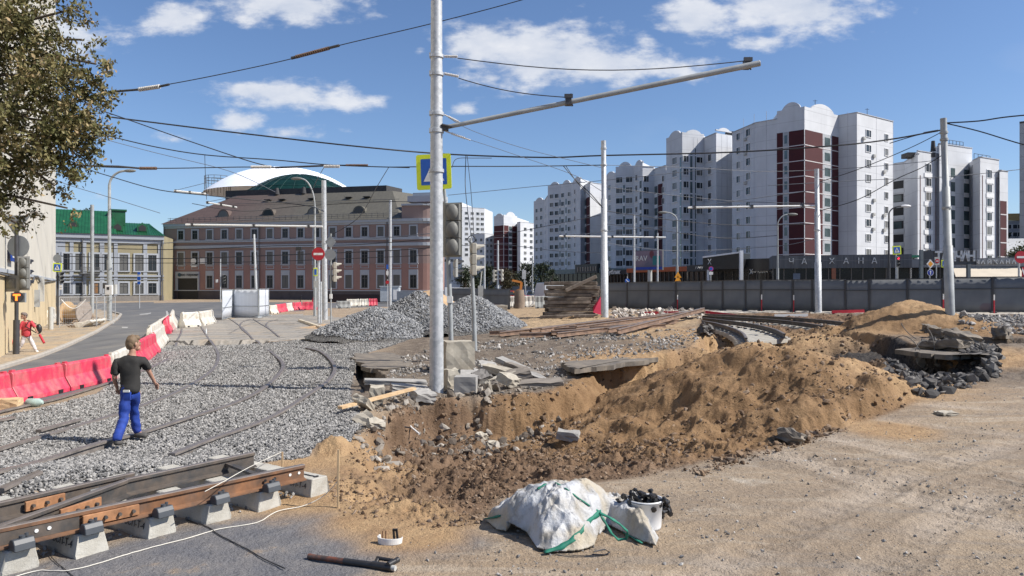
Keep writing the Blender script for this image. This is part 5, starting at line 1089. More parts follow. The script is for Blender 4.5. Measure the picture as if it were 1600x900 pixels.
tl(root,rel(root,W(38,427,Y-.1)),R(176),1.25,PLG,(0.05,.52,1.35,mat('backboard_light',(.42,.42,.42),.5))); tl(root,rel(root,W(17,443,Y-.1)),R(176),.42,PLG,(-.05,.62,.65,mat('backboard_dark',(.20,.20,.20),.5)),nsec=1)
mb=MB(); mb.box(rel(root,W(29,465,Y-.3)),(.56,.1,.38)); mb.build('small_backboard',BACK,root); mb=MB(); mb.tube([rel(root,W(27,464,Y-.36)),rel(root,W(27,464,Y-.55))],.21,18); mb.build('signal_housing',BLACKP,root)
TG=mat('lit_orange_letter',(.9,.2,.02),.5,0,emis=((1,.16,.02),2.2)); m2=MB(); c=rel(root,W(27,464,Y-.56)); c.y-=.06; m2.box(c+Vector((0,0,.08)),(.30,.015,.075)).box(c+Vector((0,-.001,-.05)),(.075,.015,.19)); m2.build('lit_t_signal',TG,root)
root=empty('sign_post',tuple(W(27,385,Y)),0,'round and triangular signs seen from behind above the left traffic light','road sign'); sgn(root,[('round_plate',disc(.44),BACK)],rel(root,W(29,385,Y+.1))); sgn(root,[('triangle_plate',[(-.58,.42),(0,-.42),(.58,.42)],BACK)],rel(root,W(25,353,Y+.1)))
Y=52; bb=at(90,Y); root=empty('crossing_sign',bb,0,'small yellow framed crossing sign at the corner of the cream wall','road sign','pedestrian crossing signs'); post(root,zat(395,Y)-bb[2],.08,mt=DSTEEL); sgn(root,ped_layers(.62),(.06,-.12,zat(418,Y)-bb[2]),R(0),R(4)); sgn(root,[('round_plate',disc(.3),BACK)],(0.05,-.1,zat(404,Y)-bb[2]))
root=empty('traffic_light',tuple(W(96,450,Y)),0,'dark traffic light below the small crossing sign at left','traffic light','traffic lights'); tl(root,rel(root,W(96,434,Y-.1)),R(60),.85,PLG); m2=MB(); m2.box(rel(root,W(95,447,Y-.2)),(.2,.02,.14)).box(rel(root,W(95,451,Y-.2)),(.2,.02,.14)); m2.build('number_plates',SWH,root)
Y=62; bb=at(1400,Y); root=empty('crossing_sign',bb,0,'yellow framed crossing sign by the right corner of the teahouse','road sign','pedestrian crossing signs'); post(root,zat(385,Y)-bb[2],.05); sgn(root,ped_layers(.72,-1),(0,-.12,zat(391,Y)-bb[2]),0,R(-3))
root=empty('traffic_light',tuple(W(1403,440,61)),0,'traffic light showing red at the right corner of the teahouse','traffic light','traffic lights'); RL=mat('lit_red_lens',(.8,.02,.03),.4,0,emis=((1,.03,.06),2.0)); tl(root,rel(root,W(1403,409,61)),0,.85,PLG,None,lit=(0,RL)); mb=MB(); mb.tube([rel(root,W(1402,470,61.2)),rel(root,W(1402,400,61.2))],.06,6); mb.build('post',PGREY,root)
Y=58; bb=at(1452.5,Y); root=empty('priority_road_sign',bb,0,'white diamond priority sign above a blue round arrow sign','road sign'); post(root,zat(405,Y)-bb[2],.04); sgn(root,[('diamond_plate',[(-.31,0),(0,-.36),(.31,0),(0,.36)],SWH),('yellow_diamond',[(-.2,0),(0,-.24),(.2,0),(0,.24)],SOR)],(0,-.1,zat(412.5,Y)-bb[2])); sgn(root,[('round_plate',disc(.25),SWH),('blue_disc',disc(.22),mat('sign_dark_blue',(.01,.03,.28),.4)),('white_arrow',[(-.03,-.16),(.03,-.16),(.03,.05),(.09,.03),(0,.17),(-.09,.03),(-.03,.05)],SWH)],(0,-.1,zat(426,Y)-bb[2]))
Y=60; bb=at(1463,Y); root=empty('no_entry_sign',bb,0,'small no entry sign on a grey board before the big roof sign','road sign'); post(root,zat(404,Y)-bb[2],.04); sgn(root,[('board',rrect(.4,.65,.02),ACM),('red_disc',disc(.18),SRED),('white_bar',rrect(.24,.06,.005),SWH)],(0,-.1,zat(408,Y)-bb[2]))
Y=59; bb=at(1475.5,Y); root=empty('crossing_sign',bb,0,'crossing sign half hidden behind the thick leaning pole','road sign','pedestrian crossing signs'); post(root,zat(412,Y)-bb[2],.05); sgn(root,ped_layers(.6),(0,-.1,zat(412,Y)-bb[2]))
Y=40; bb=at(1592,Y); root=empty('no_entry_sign',bb,0,'large round no entry sign at the right edge above a striped board','road sign'); post(root,zat(400,Y)-bb[2],.05); sgn(root,[('plate',disc(.33),SRED),('white_bar',rrect(.46,.11,.01),SWH)],(0,-.15,zat(402,Y)-bb[2]))
Y=42; bb=at(1610,Y); root=empty('striped_sign',bb,0,'red and white slanted stripe board at the right edge above the fence','road sign'); post(root,zat(420,Y)-bb[2],.05); sgn(root,[('plate',rrect(1.15,.62,.01),SRED),('white_stripe',[[(-.57,.1),(-.57,.28),(-.2,-.3),(-.4,-.3)],[(-.1,.3),(.1,.3),(.5,-.3),(.3,-.3)]],SWH)],(0,-.12,zat(426,Y)-bb[2]))
Y=66; bb=at(980,Y); root=empty('arrow_sign',bb,0,'blue round arrow sign above the fence near the tall bare pole','road sign'); post(root,zat(432,Y)-bb[2],.03); sgn(root,[('plate',disc(.22),SBL),('white_arrow',[(-.15,.1),(-.1,.15),(.08,-.04),(.12,.0),(.14,-.15),(0,-.13),(.04,-.09)],SWH)],(0,-.08,zat(439,Y)-bb[2]))
Y=68; bb=at(1058.5,Y); root=empty('roadworks_sign',bb,0,'two orange triangular warning signs on the slim lamp shaft','road sign');
for py in(430.5,437):sgn(root,[('triangle_plate',[(-.33,-.2),(.33,-.2),(0,.36)],SOR)],(0,-.2,zat(py,Y)-bb[2]))
post(root,zat(426,Y)-bb[2],.04)
Y=70; bb=at(1110.5,Y); root=empty('no_stopping_sign',bb,0,'pink and blue no stopping sign before the black restaurant','road sign'); post(root,zat(418,Y)-bb[2],.04); sgn(root,[('plate',disc(.22),mat('sign_pink',(.5,.04,.22),.5)),('blue_disc',disc(.15),SBL)],(0,-.1,zat(420,Y)-bb[2])); sgn(root,[('white_plate',rrect(.38,.26,.01),SWH)],(0,-.1,zat(427,Y)-bb[2]))
Y=96; root=empty('traffic_light',at(776,Y),0,'pair of beige traffic lights before the distant red faced block','traffic light','traffic lights'); tl(root,rel(root,W(772,431,Y-1)),R(90),1.6,PLAST); tl(root,rel(root,W(784,430,Y-1)),R(-90),1.6,PLAST); mb=MB(); mb.tube([rel(root,W(778,470,Y-1)),rel(root,W(778,421,Y-1))],.08,6); mb.build('post',GALV,root)
Y=82; root=empty('traffic_light',at(348,Y),0,'dark traffic light on a thin post before the pink building','traffic light','traffic lights'); tl(root,rel(root,W(350,436,Y)),R(40),1.0,PLG); mb=MB(); mb.tube([rel(root,W(344.5,472,Y)),rel(root,W(344.5,405,Y))],.06,6); mb.build('post',GALV,root); mb=MB(); mb.box(rel(root,W(339,439,Y)),(.2,.2,.35)); mb.build('control_box',SWH,root)
Y=70; root=empty('overhead_signal',tuple(W(467,392,Y)),0,'black signal box hanging on wires before the pink facade','signal'); mb=MB(); mb.box((0,0,.2),(.5,.3,.35)); mb.build('housing',BLACKP,root); mb=MB(); mb.tube([(0,0,.4),(0,0,1.0)],.02,5); mb.build('hanger',DSTEEL,root); mb=MB(); mb.box((.05,0,-.4),(.12,.1,.8)); mb.build('pendant',BLACKP,root)
# --- overhead wires
WIREM=mat('black_cable',(.018,.018,.02),.5,.1); WIREG=mat('grey_cable',(.10,.11,.13),.5,.1)
def wire(label,pts,w,ins=(),heavy=(),sag=0,cat='wire',mt=None,fine=6):
 P_=[W(*p)for p in pts]
 out=[]
 for i in range(len(P_)-1):
  p0=P_[max(i-1,0)]; p1=P_[i]; p2=P_[i+1]; p3=P_[min(i+2,len(P_)-1)]; n=fine
  for k in range(n):t_=k/n; out.append(.5*((2*p1)+(p2-p0)*t_+(2*p0-5*p1+4*p2-p3)*t_**2+(3*p1-p0-3*p2+p3)*t_**3))
 out.append(P_[-1])
 if sag:
  n=len(out); out=[p+Vector((0,0,-sag*math.sin(math.pi*i/(n-1))))for i,p in enumerate(out)]
 rs=[w/2/FOC*p.y for p in out]; o0=out[len(out)//2].copy(); mb=MB(); mb.tube(out,rs,5)
 root=wrap(mb,'overhead_wire',mt or WIREM,o0); tag(root,label,cat,'overhead wires')
 for(a,b,ww,mm)in ins:
  A_,B_=W(*a),W(*b); m2=MB(); k=max(6,int((B_-A_).length/.07)); k=min(k,16)
  for i in range(k):c=A_.lerp(B_,(i+.5)/k); d_=(B_-A_)/k*.3; m2.tube([c-d_,c+d_],ww/2/FOC*c.y,8)
  m2.tube([A_,B_],ww*.25/FOC*A_.y,6); m2.v=[(p[0]-o0.x,p[1]-o0.y,p[2]-o0.z)for p in m2.v]; m2.build('insulator',mm,root)
 for(pp,ww)in heavy:
  m2=MB(); m2.tube([W(*p)-o0 for p in pp],[ww/2/FOC*p[2]for p in pp],8); m2.build('tension_rod',DSTEEL,root)
 return root
wire('black cable with two insulators rising from the tree past the pole top',[(120,157,22),(180,144,22),(262,132,21.5),(360,113,21),(455,92,20.5),(530,71,20),(670,38,19),(815,0,18),(960,-45,17)],1.5,[((217,140,21.8),(250,135,21.6),7,INSW),((462,89,20.5),(515,75,20.1),6,INSUL)],[([(118,158,22),(150,150,22),(178,143,22),(217,140,21.8)],3.6),([(250,135,21.6),(264,132,21.5)],4),([(455,91,20.5),(463,89,20.5)],5),([(514,75,20.1),(530,71,20)],4.5)])
wire('upper thick cable sagging from the tree across behind the tallest pole',[(165,182,40),(300,199,40),(400,211,40),(560,229,40),(700,241,42),(850,246,42),(944,243,41),(1140,238,41),(1300,228,40),(1390,218,40),(1472,203,39.5)],2.4)
wire('second cable from the tree ending at the insulated section',[(160,210,44),(240,229,44),(320,242,44),(430,250,44),(520,258,44),(640,262,44)],1.7)
wire('level insulated cable above the vaulted dome',[(95,255,38),(140,260,38),(250,263,38),(380,261,38),(430,262,38),(530,258,38),(600,261,38),(700,260,38),(800,260,39),(884,259,40),(942,258,40)],1.6,[((218,263,38),(245,263,38),5,INSUL),((392,261,38),(424,261,38),5,INSW),((506,260,38),(531,260,38),5,INSW),((540,258,38),(575,258,38),3.5,INSUL)],[([(98,256,38),(140,259,38),(185,260,38),(218,263,38)],3),([(430,262,38),(480,260,38),(505,259,38)],3)])
wire('diagonal cable falling from the tree towards the dome',[(150,170,34),(200,187,36),(300,222,42),(390,252,48),(430,262,50)],1.7)
wire('thin wire falling from the tree to the far street',[(150,214,46),(240,238,50),(360,268,60),(430,300,66)],1.0,mt=WIREG)
wire('cable falling from the lower tree towards the pink roof edge',[(108,255,40),(170,275,46),(250,297,54),(330,306,60),(470,320,66),(506,330,52)],1.5)
wire('thin wire crossing the green roof',[(60,270,40),(110,290,48),(170,308,56),(250,333,66)],1.0,mt=WIREG)
wire('vertical drop wire left of the dome',[(320,242,44),(321,275,44),(323,312,44)],.9)
wire('short tie wire falling left from the insulated cable to the curved lamp',[(507,260,38),(496,280,42),(486,300,48)],1.0)
wire('slack tie wire falling from the insulated cable right of the dome',[(607,262,38),(590,290,45),(560,340,55),(520,366,56)],1.1)
wire('crossing catenary wire sloping over the pink roof',[(300,318,60),(380,330,62),(470,322,64),(620,315,60),(690,322,50)],1.0)
wire('grey wire along the pink upper windows',[(150,385,80),(300,378,80),(430,375,80),(560,374,80),(672,365,78)],1.2,mt=WIREG)
wire('grey wire between the two pink window rows',[(90,385,80),(260,390,80),(430,384,80),(560,382,80),(690,372,78)],1.2)
wire('drooping wire across the pink middle windows',[(92,400,76),(260,404,76),(400,400,76),(480,397,74),(600,392,72),(690,386,70)],1.3)
wire('thin wire low over the yellow and pink walls',[(92,412,78),(260,411,78),(400,409,78),(520,405,76),(690,398,72)],1.0)
wire('pair of hanging loops right of the crossing sign',[(728,243,30),(727,290,30),(732,340,28),(737,374,24.5)],1.2)
wire('second hanging loop right of the crossing sign',[(730,243,30),(736,300,28),(741,374,24.3)],1.0)
wire('short jumper wire by the crossing sign',[(706,262,30),(714,248,33),(740,247,36),(768,247,40)],1.1)
wire('double cable dropping to the bare pole from the left',[(880,259,40),(900,282,40),(920,300,40),(940,322,39.5)],1.4)
wire('second cable dropping to the bare pole from the left',[(884,259,40),(906,290,40),(942,325,39.5)],1.1)
wire('thin wire from the tall pole crossing the sky to the bare pole',[(694,178,18),(740,205,22),(830,235,30),(940,262,39)],.9,mt=WIREG)
wire('lower thin wire from the tall pole towards the bare pole',[(736,219,18.5),(800,240,24),(900,275,36),(942,300,39)],.9,mt=WIREG)
wire('thin line from bare pole up to the right across the tower',[(947,258,40),(1080,262,45),(1200,268,48),(1340,262,48),(1470,250,40)],.9,mt=WIREG)
wire('catenary wire from bare pole to the teahouse pole',[(947,292,40),(1050,305,41),(1160,315,42),(1275,318,42)],1.0,mt=WIREG)
wire('lower catenary wire from bare pole to the teahouse pole',[(947,330,40),(1060,345,41),(1160,352,42),(1275,350,42)],1.0)
wire('wire rising from the teahouse pole to the leaning pole',[(1278,330,42),(1340,312,41),(1400,280,40),(1440,262,39.5),(1476,240,39)],1.3)
wire('upper wire rising from teahouse pole to the leaning pole',[(1278,285,42),(1340,265,41),(1420,232,40),(1472,206,39)],1.2)
wire('thick twisted cable from the leaning pole to the right edge',[(1480,192,39),(1530,189,36),(1580,182,34),(1700,172,30)],2.2)
wire('falling cable from the leaning pole to the right edge',[(1480,193,39),(1530,205,36),(1600,226,33),(1700,250,30)],2.0)
wire('thin level wire crossing the right apartment block',[(1200,290,60),(1340,282,60),(1480,276,60),(1620,262,60)],1.0,mt=WIREG)
wire('long thin wire sloping over the distant blocks',[(700,305,60),(830,292,60),(942,282,55),(1130,262,55)],.9,mt=WIREG)
wire('wire from bare pole past the red loggias',[(760,372,80),(860,352,65),(942,335,42)],1.0)
wire('low wire over the far trees',[(700,385,80),(780,382,78),(870,392,70),(942,395,60)],.9,mt=WIREG)
wire('wire across the middle white block',[(947,350,42),(1020,358,60),(1130,372,66),(1215,368,66)],1.0)
wire('low wire before the dark shops',[(947,380,60),(1060,392,66),(1210,385,66),(1278,372,44)],.9,mt=WIREG)
wire('long low wire over the teahouse band',[(1215,405,75),(1300,407,72),(1400,406,66),(1500,405,60),(1620,400,50)],.9,mt=WIREG)
wire('short anchored wire on the left of the leaning pole',[(1390,224,41),(1430,212,40),(1472,203,39)],1.4,[((1443,208,39.8),(1466,204,39.2),3.4,DSTEEL)])
def bracket(label,a,b,Y,w):
 A_,B_=W(*a,Y),W(*b,Y); mb=MB(); mb.tube([A_,B_],w/2/FOC*Y,8); o=wrap(mb,'bracket_tube',SWH,A_); tag(o,label,'bracket','pale bracket tubes')
 m2=MB(); m2.tube([A_+Vector((0,0,.0))-A_,(B_-A_)+Vector((0,0,.9))],.02,5); m2.build('stay_cable',WIREG,o)
 for f in(.05,.5,.9):m3=MB(); m3.box((B_-A_)*f,(.16,.14,.22)); m3.build('tube_clamp',DSTEEL,o)
bracket('pale bracket tube across the pink upper windows',(290,351),(504,354),51,3)
bracket('pale bracket tube left of the teahouse pole',(1075,324.5),(1274,321.5),42,3.2)
bracket('pale bracket tube right of the bare pole',(874,369),(1040,371),60,2.6)
bracket('short pale bracket tube over the pink roof left side',(272,298),(322,303),60,3)
bracket('sloping pale bracket over the pink roof',(322,316),(370,324),60,2.4)
# --- fences and barriers
MESHD,t,B=node_mat('dark_mesh_fabric'); q=NT(t); P=q.n('ShaderNodeTexCoord').outputs['Object']
ck=q.n('ShaderNodeTexVoronoi',feature='F1'); ck.inputs['Scale'].default_value=9; ck.inputs['Randomness'].default_value=0; q.l(P,ck.inputs['Vector']); sp=q.n('ShaderNodeSeparateXYZ'); q.l(P,sp.inputs[0])
c_=q.mix(q.mr(q.noise(.7,3,.5,P),.4,.6),(.11,.12,.135),(.14,.15,.165)); lowband=q.math('MULTIPLY',q.mr(sp.outputs[2],.62,.58,0,1),q.mr(q.noise(.45,2,.5,P),.48,.5,0,1)); dots=q.mr(ck.outputs['Distance'],.035,.045,1,0)
c_=q.mix(q.math('MULTIPLY',lowband,q.math('MULTIPLY',dots,.6)),c_,(.28,.29,.31)); c_=q.mix(q.math('MULTIPLY',q.mr(sp.outputs[2],.55,.5,0,.5),q.mr(q.noise(.4,2,.5,P),.52,.54,0,1)),c_,(.11,.06,.09))
q.l(c_,B.inputs['Base Color']); B.inputs['Roughness'].default_value=.8
def mesh_panel(label,a,b,h,zb,grp,mt=None,frame=None,mid=.68):
 a=Vector(a); b=Vector(b); root=empty('mesh_fence',(a.x,a.y,zb),math.atan2(b.y-a.y,b.x-a.x),label,'fence panel',grp); Lp=(b-a).length
 mb=MB(); n=14; vs=[]
 for i in range(n+1):
  for k in range(5):x=.04+(Lp-.08)*i/n; vs.append((x,.006*math.sin(i*1.7+k),.08+(h-.13)*k/4))
 mb.smooth=True; mb.add(vs,[(i*5+k,(i+1)*5+k,(i+1)*5+k+1,i*5+k+1)for i in range(n)for k in range(4)]); sh_=mb.build('mesh_sheet',mt or MESHD,root)
 sl=sh_.modifiers.new('thick','SOLIDIFY'); sl.thickness=.01
 fm=frame or DSTEEL
 for z in(.06,h*mid,h-.02):mb=MB(); mb.bar((0,-.03,z),(Lp,-.03,z),.035,.045); mb.build('rail',fm,root)
 for x in(0.02,Lp-.02):mb=MB(); mb.tube([(x,0,-.1),(x,0,h)],.03,8); mb.build('post',fm,root)
 mb=MB(); mb.box((Lp,0,.03),(.28,.5,.13)); mb.build('foot_block',fm,root,bevel=.02); return root
FL=[(900,58),(947,53),(980,51.5),(1013,50),(1056,48.5),(1096,47.3),(1129,46.3),(1165,45.4),(1189,44.8),(1239,43.8),(1269,43.2),(1321,42.3),(1358,41.8),(1418,41.2),(1473,40.7),(1551,40),(1630,39.6),(1710,39.4)]
fl_lab=['behind the timber pile','just right of the tall bare pole','below the blue arrow sign','below the billboard','left of the slim lamp shaft','right of the slim lamp shaft','below the pink no stopping sign','below the white restaurant column','narrow one under the black restaurant','under the first teahouse letter','left of the teahouse pole','right of the teahouse pole','under the last teahouse letters','below the red traffic light','left of the thick leaning pole','right of the thick leaning pole','at the right edge below the no entry sign']
for i in range(len(FL)-1):
 a,b=pl(*FL[i]),pl(*FL[i+1]); zb_=hz(*a); zt_=zat(446.5-(FL[i][0]-900)*.022,FL[i][1]); mesh_panel('dark grey mesh fence panel '+fl_lab[i],a,b,max(1.9,zt_-zb_),zb_,'dark mesh fence panels')
RWH=mat('red_paint',(.42,.015,.03),.5)
for px,Y,lab in((1058,47.9,'below the slim lamp'),(1189,44.5,'below the restaurant column'),(1239,43.5,'under the teahouse'),(1472,40.4,'left of the leaning pole'),(1551,39.7,'right of the leaning pole')):
 b=(xat(px,Y),Y-.12); z=hz(*b); r_=empty('striped_post',(*b,z),0,'red and white striped fence stake '+lab,'stake','striped fence stakes')
 mb=MB(); mb.tube([(0,0,0),(0,0,.7)],.035,8); mb.build('red_part',RWH,r_); mb=MB(); mb.tube([(0,0,.7),(0,0,1.0)],.035,8); mb.build('white_part',SWH,r_)
for i,(p0,p1)in enumerate((((1010,483),(1060,484)),((1062,483),(1095,485)),((1105,485),(1160,486)),((1210,486),(1262,487)),((1300,487),(1350,488)),((1490,487),(1545,489)))):
 a=Vector((xat(p0[0],41),41+(.6 if i<3 else 0),0)); b=Vector((xat(p1[0],41),41,0)); a.z=hz(a.x,a.y)+.1; b.z=hz(b.x,b.y)+.1; mb=MB(); mb.bar(a,b,.12,.16); o=wrap(mb,'fence_board',[RWH,SWH][i%2],a)
 tag(o,['red board lying under the fence right of the bare pole','white board lying near the rail pile end','red board on the ground before the track pit','white board on the far rim of the track pit','red board under the fence left of the sand heap','white board under the fence right of the leaning pole'][i],'board','boards lying along the fence')
for(p0,y0,p1,y1,lab,ht)in((700,74,752,68,'grey panel behind the crushed stone heap',450),(754,66,797,60,'dark panel left of the white barriers',451),(800,92,830,90,'far grey panel behind the red car',447)):
 a,b=pl(p0,y0),pl(p1,y1); zb_=hz(*a); mesh_panel('dark grey mesh fence '+lab,a,b,zat(ht,(y0+y1)/2)-zb_ if zat(ht,y0)-zb_>1 else 1.9,zb_,'dark mesh fence panels')
mb=MB();
b=Vector((xat(751,64),64,hz(xat(751,64),64))); mb.box((0,0,1.0),(.42,.3,2.1)); mb.tube([(-.05,0,2),(.1,0,3.3)],.06,6); o=mb.build('steel_cabinet',ACM); o.location=b; tag(o,'slim grey cabinet with a short pipe beside the dark panels','cabinet')
WM=mat('white_corrugated_metal',(.56,.59,.64),.5,.08,1.5,bump=.02,bscale=14,stretch=(8,8,.05))
for(p0,y0,p1,y1,lab)in((347,57,363.5,61.5,'left end panel turned sideways'),(364,61.5,404,60.5,'wide middle panel'),(405,60.5,420,64,'right end panel with a beige tint')):
 a,b=pl(p0,y0),pl(p1,y1); zb_=hz(*a); mesh_panel('white corrugated metal fence, '+lab,a,b,2.35,zb_+.02,'white metal fence panels',WM,PGREY,.4)
BRED=mat('red_plastic',(.58,.04,.085),.5,.16,4,col2=(.48,.11,.12),mixlo=.45,mixhi=.62); BWHT=mat('white_plastic',(.60,.57,.51),.5,.14,4,col2=(.44,.39,.31),mixlo=.46,mixhi=.64); BGRY=mat('grey_concrete_barrier',(.30,.31,.30),.8,.1)
BPR=[(-.28,0),(-.28,.12),(-.12,.42),(-.10,.74),(-.05,.80),(.05,.80),(.10,.74),(.12,.42),(.28,.12),(.28,0)]
def barrier(label,a,b,mt,h=.8,ribs=6,z=None,tilt=0):
 a=Vector((a[0],a[1],0)); b=Vector((b[0],b[1],0)); a.z=hz(a.x,a.y); b.z=hz(b.x,b.y); c=(a+b)/2; Lb=(b-a).length-.04; root=empty('plastic_barrier',tuple(c),0,label,'barrier','red and white plastic road barriers')
 d=(b-a).normalized(); rot=d.to_track_quat('X','Z').to_matrix()@Matrix.Rotation(R(tilt),3,'X'); k=h/.8; mb=MB(); n=ribs*4; vs=[]; m_=len(BPR)
 for i in range(n+1):
  x=-Lb/2+Lb*i/n; rb=(i%4)in(1,2)
  for j,(p,z_)in enumerate(BPR):
   inn=.78 if(rb and j in(2,3,6,7))else(.93 if rb and j in(1,8)else 1); vs.append(rot@Vector((x*(1-.04*(z_>.5)),p*inn*k,z_*k)))
 mb.add(vs,[(i*m_+j,(i+1)*m_+j,(i+1)*m_+(j+1)%m_,i*m_+(j+1)%m_)for i in range(n)for j in range(m_)]+[tuple(range(m_)),tuple(n*m_+j for j in reversed(range(m_)))])
 mb.build('barrier_body',mt,root,bevel=.012)
 for s in(-1,1):m2=MB(); m2.box(rot@Vector((s*(Lb/2-.12),0,.81*k)),(.12,.07,.05),0,rot); m2.build('filler_cap',mt,root)
 m3=MB()
 for s in(-.3,.3):m3.box(rot@Vector((s*Lb,-.283*k,.06)),(.16,.02,.08),0,rot)
 m3.build('fork_slot',BLACKP,root)
 return root
def gp(px,py):p=g(px,py); return(p.x,p.y)
BA=[((-75,652),(12,631),BRED,'red plastic barrier cut by the left edge of the view',.68),((12,631),(95,612),BRED,'red plastic barrier second from the left edge',.68),((96,612),(170,594),BRED,'red plastic barrier just left of the walking man',.68),((171,594),(205,574),BWHT,'white plastic barrier right behind the walking man',.72),((207,573),(240,551),BRED,'ribbed red barrier leaning right of the walking man',.76),((236,553),(254,534),BWHT,'white barrier behind the leaning red one',.78),((233,538),(250,523),BWHT,'pale white barrier in the kinked part of the row',.8),((249,523),(262,513),BWHT,'small white barrier near the end of the row',.8),((258,522),(268,510),BRED,'short red barrier at the end of the row',.85),((267,517),(270,505),BWHT,'last white barrier standing end on at the row end',.95)]
for p0,p1,m_,lab,h in BA:barrier(lab,gp(*p0),gp(*p1),m_,h,ribs=7 if m_ is BRED else 5)
for p0,p1,m_,lab,h in(((283,512),(309,510),BWHT,'white barrier left one of the pair across the tram rails',.95),((310,510),(331,505),BWHT,'white barrier right one of the pair across the tram rails',.95),((420,491),(432,490),BWHT,'white barrier right after the metal fence',.8),((430,489),(446,486.5),BRED,'red barrier next to the metal fence',.8),((446,486.5),(459,484.5),BWHT,'white barrier between two red ones by the metal fence',.8),((457,485),(470,484),BRED,'second red barrier beyond the metal fence',.8),((472,484.5),(498,484),BRED,'dark red long barrier behind the no entry post',.85),((525,482),(548,481.5),BGRY,'grey low barrier right of the sign posts',.8),((541,479),(562,478.5),BWHT,'white barrier before the pink building plinth',.85),((562,478.5),(576,478.2),BWHT,'white barrier left of the small red one',.85),((576,478.2),(590,477.8),BRED,'small red barrier by the crushed stone heap',.85)):barrier(lab,gp(*p0),gp(*p1),m_,h,ribs=3)
for(p0,p1,Y,m_,lab,h)in((797,806,66,BWHT,'white barrier left of the brown stump before the red car',1.0),(816,836,65,BWHT,'white barrier right of the brown stump',1.0),(836,856,60,BGRY,'grey barrier beside the timber pile',1.0)):barrier(lab,pl(p0,Y),pl(p1,Y),m_,h,ribs=3)
barrier('white barrier standing at the foot of the cream wall',gp(72,507),gp(84,500),BWHT,1.0,ribs=3)
barrier('cream barrier lying on its side near the cable reel',gp(118,512),gp(147,508),BWHT,.9,ribs=4,tilt=62)
mb=MB(); a,b=pl(508,108),pl(628,103); wl=Wall(a,b); wl.slab(mb,0,1,.2,zat(460,105),-.2,0); o=wrap(mb,'low_wall',mat('dark_brown_screen',(.035,.02,.02),.7),(a[0],a[1],.5)); tag(o,'low dark brown wall before the pink building plinth','wall')
mb=MB(); a,b=pl(620,92),pl(656,90); Wall(a,b).slab(mb,0,1,.2,zat(455,91),-.1,0); o=wrap(mb,'low_wall',mat('pale_grey_panel',(.36,.39,.42),.6),(a[0],a[1],.5)); tag(o,'pale grey panel beside the white kiosk by the pink building','panel')
kx=empty('utility_kiosk',(*pl(610,97),.3),0,'white utility kiosk with a door before the pink building','kiosk'); mb=MB(); mb.box((0,0,1.4),(2.4,1.6,1.9)).box((0,0,2.42),(2.6,1.8,.12)); mb.build('cabinet',mat('kiosk_white',(.42,.46,.50),.5),kx); mb=MB(); mb.box((.8,-.82,1.35),(.6,.05,1.3)); mb.build('door',FRAME,kx)
sc=empty('scooter',(*pl(464,92),.35),0,'dark parked scooters before the pink building plinth','scooter'); mb=MB(); mb.bar((-.5,0,.15),(.4,0,.15),.15,.08).bar((.4,0,.15),(.55,0,1.2),.06,.06).tube([(.52,-.25,1.2),(.52,.25,1.2)],.03,6).tube([(-.5,-.04,.12),(-.5,.04,.12)],.12,10).tube([(.45,-.04,.12),(.45,.04,.12)],.12,10); mb.build('frame',BLACKP,sc)
mb=MB(); c=pl(492,88); mb.bar((0,0,0),(-.6,0,0),.3,.2); mb.bar((-.5,0,0),(.2,0,2.1),.25,.12); mb.bar((.15,0,0),(.2,0,2.1),.06,.06); o=mb.build('red_lifting_board',RWH); o.location=(*c,.25); tag(o,'leaning red board beside the curved lamp foot','board')
KERB=mat('kerb_stone',(.36,.335,.30),.85,.15,3)
kp=[gp(*p)for p in((-150,610),(-60,592),(0,577),(60,559),(110,539),(150,520),(182,500),(189,492),(170,486))]; k2=[]
for i in range(len(kp)-1):
 for f in np.linspace(0,1,6)[:-1]:k2.append((kp[i][0]+(kp[i+1][0]-kp[i][0])*f,kp[i][1]+(kp[i+1][1]-kp[i][1])*f))
mb=MB(); mb.sweep([(-.09,-.2),(.09,-.2),(.09,.10),(.07,.12),(-.09,.12)],[(x,y,hz(x,y))for x,y in k2]); o=mb.build('kerb',KERB); tag(o,'pale stone kerb curving along the road beside the pavement',kind='structure')
mb=MB(); kp=[gp(*p)for p in((468,502),(500,513),(522,519))]; mb.sweep([(-.1,-.2),(.1,-.2),(.1,.14),(-.1,.14)],[(x,y,hz(x,y))for x,y in kp]); o=wrap(mb,'kerb_stone',mat('pale_kerb',(.5,.44,.34)),(kp[0][0],kp[0][1],0)); tag(o,'loose kerb strip left of the crushed stone heap','kerb')
mb=MB()
for pts in(((262,486),(264,493),(256,502),(253,502),(260,492),(259,486)),((218,491),(232,489.5),(236,488.5),(236,490),(230,491.5),(218,492)),((190,511),(200,511),(199,513),(191,513)),((170,504.5),(179,504.5),(178,506),(169,506))):
 P_=[g(*p)for p in pts]; mb.add([(p.x,p.y,hz(p.x,p.y)+.012)for p in P_],[tuple(range(len(P_)))])
o=mb.build('road_marking',mat('worn_white_paint',(.34,.34,.33),.8,.3,6)); tag(o,'worn white painted marks on the asphalt road',kind='structure')
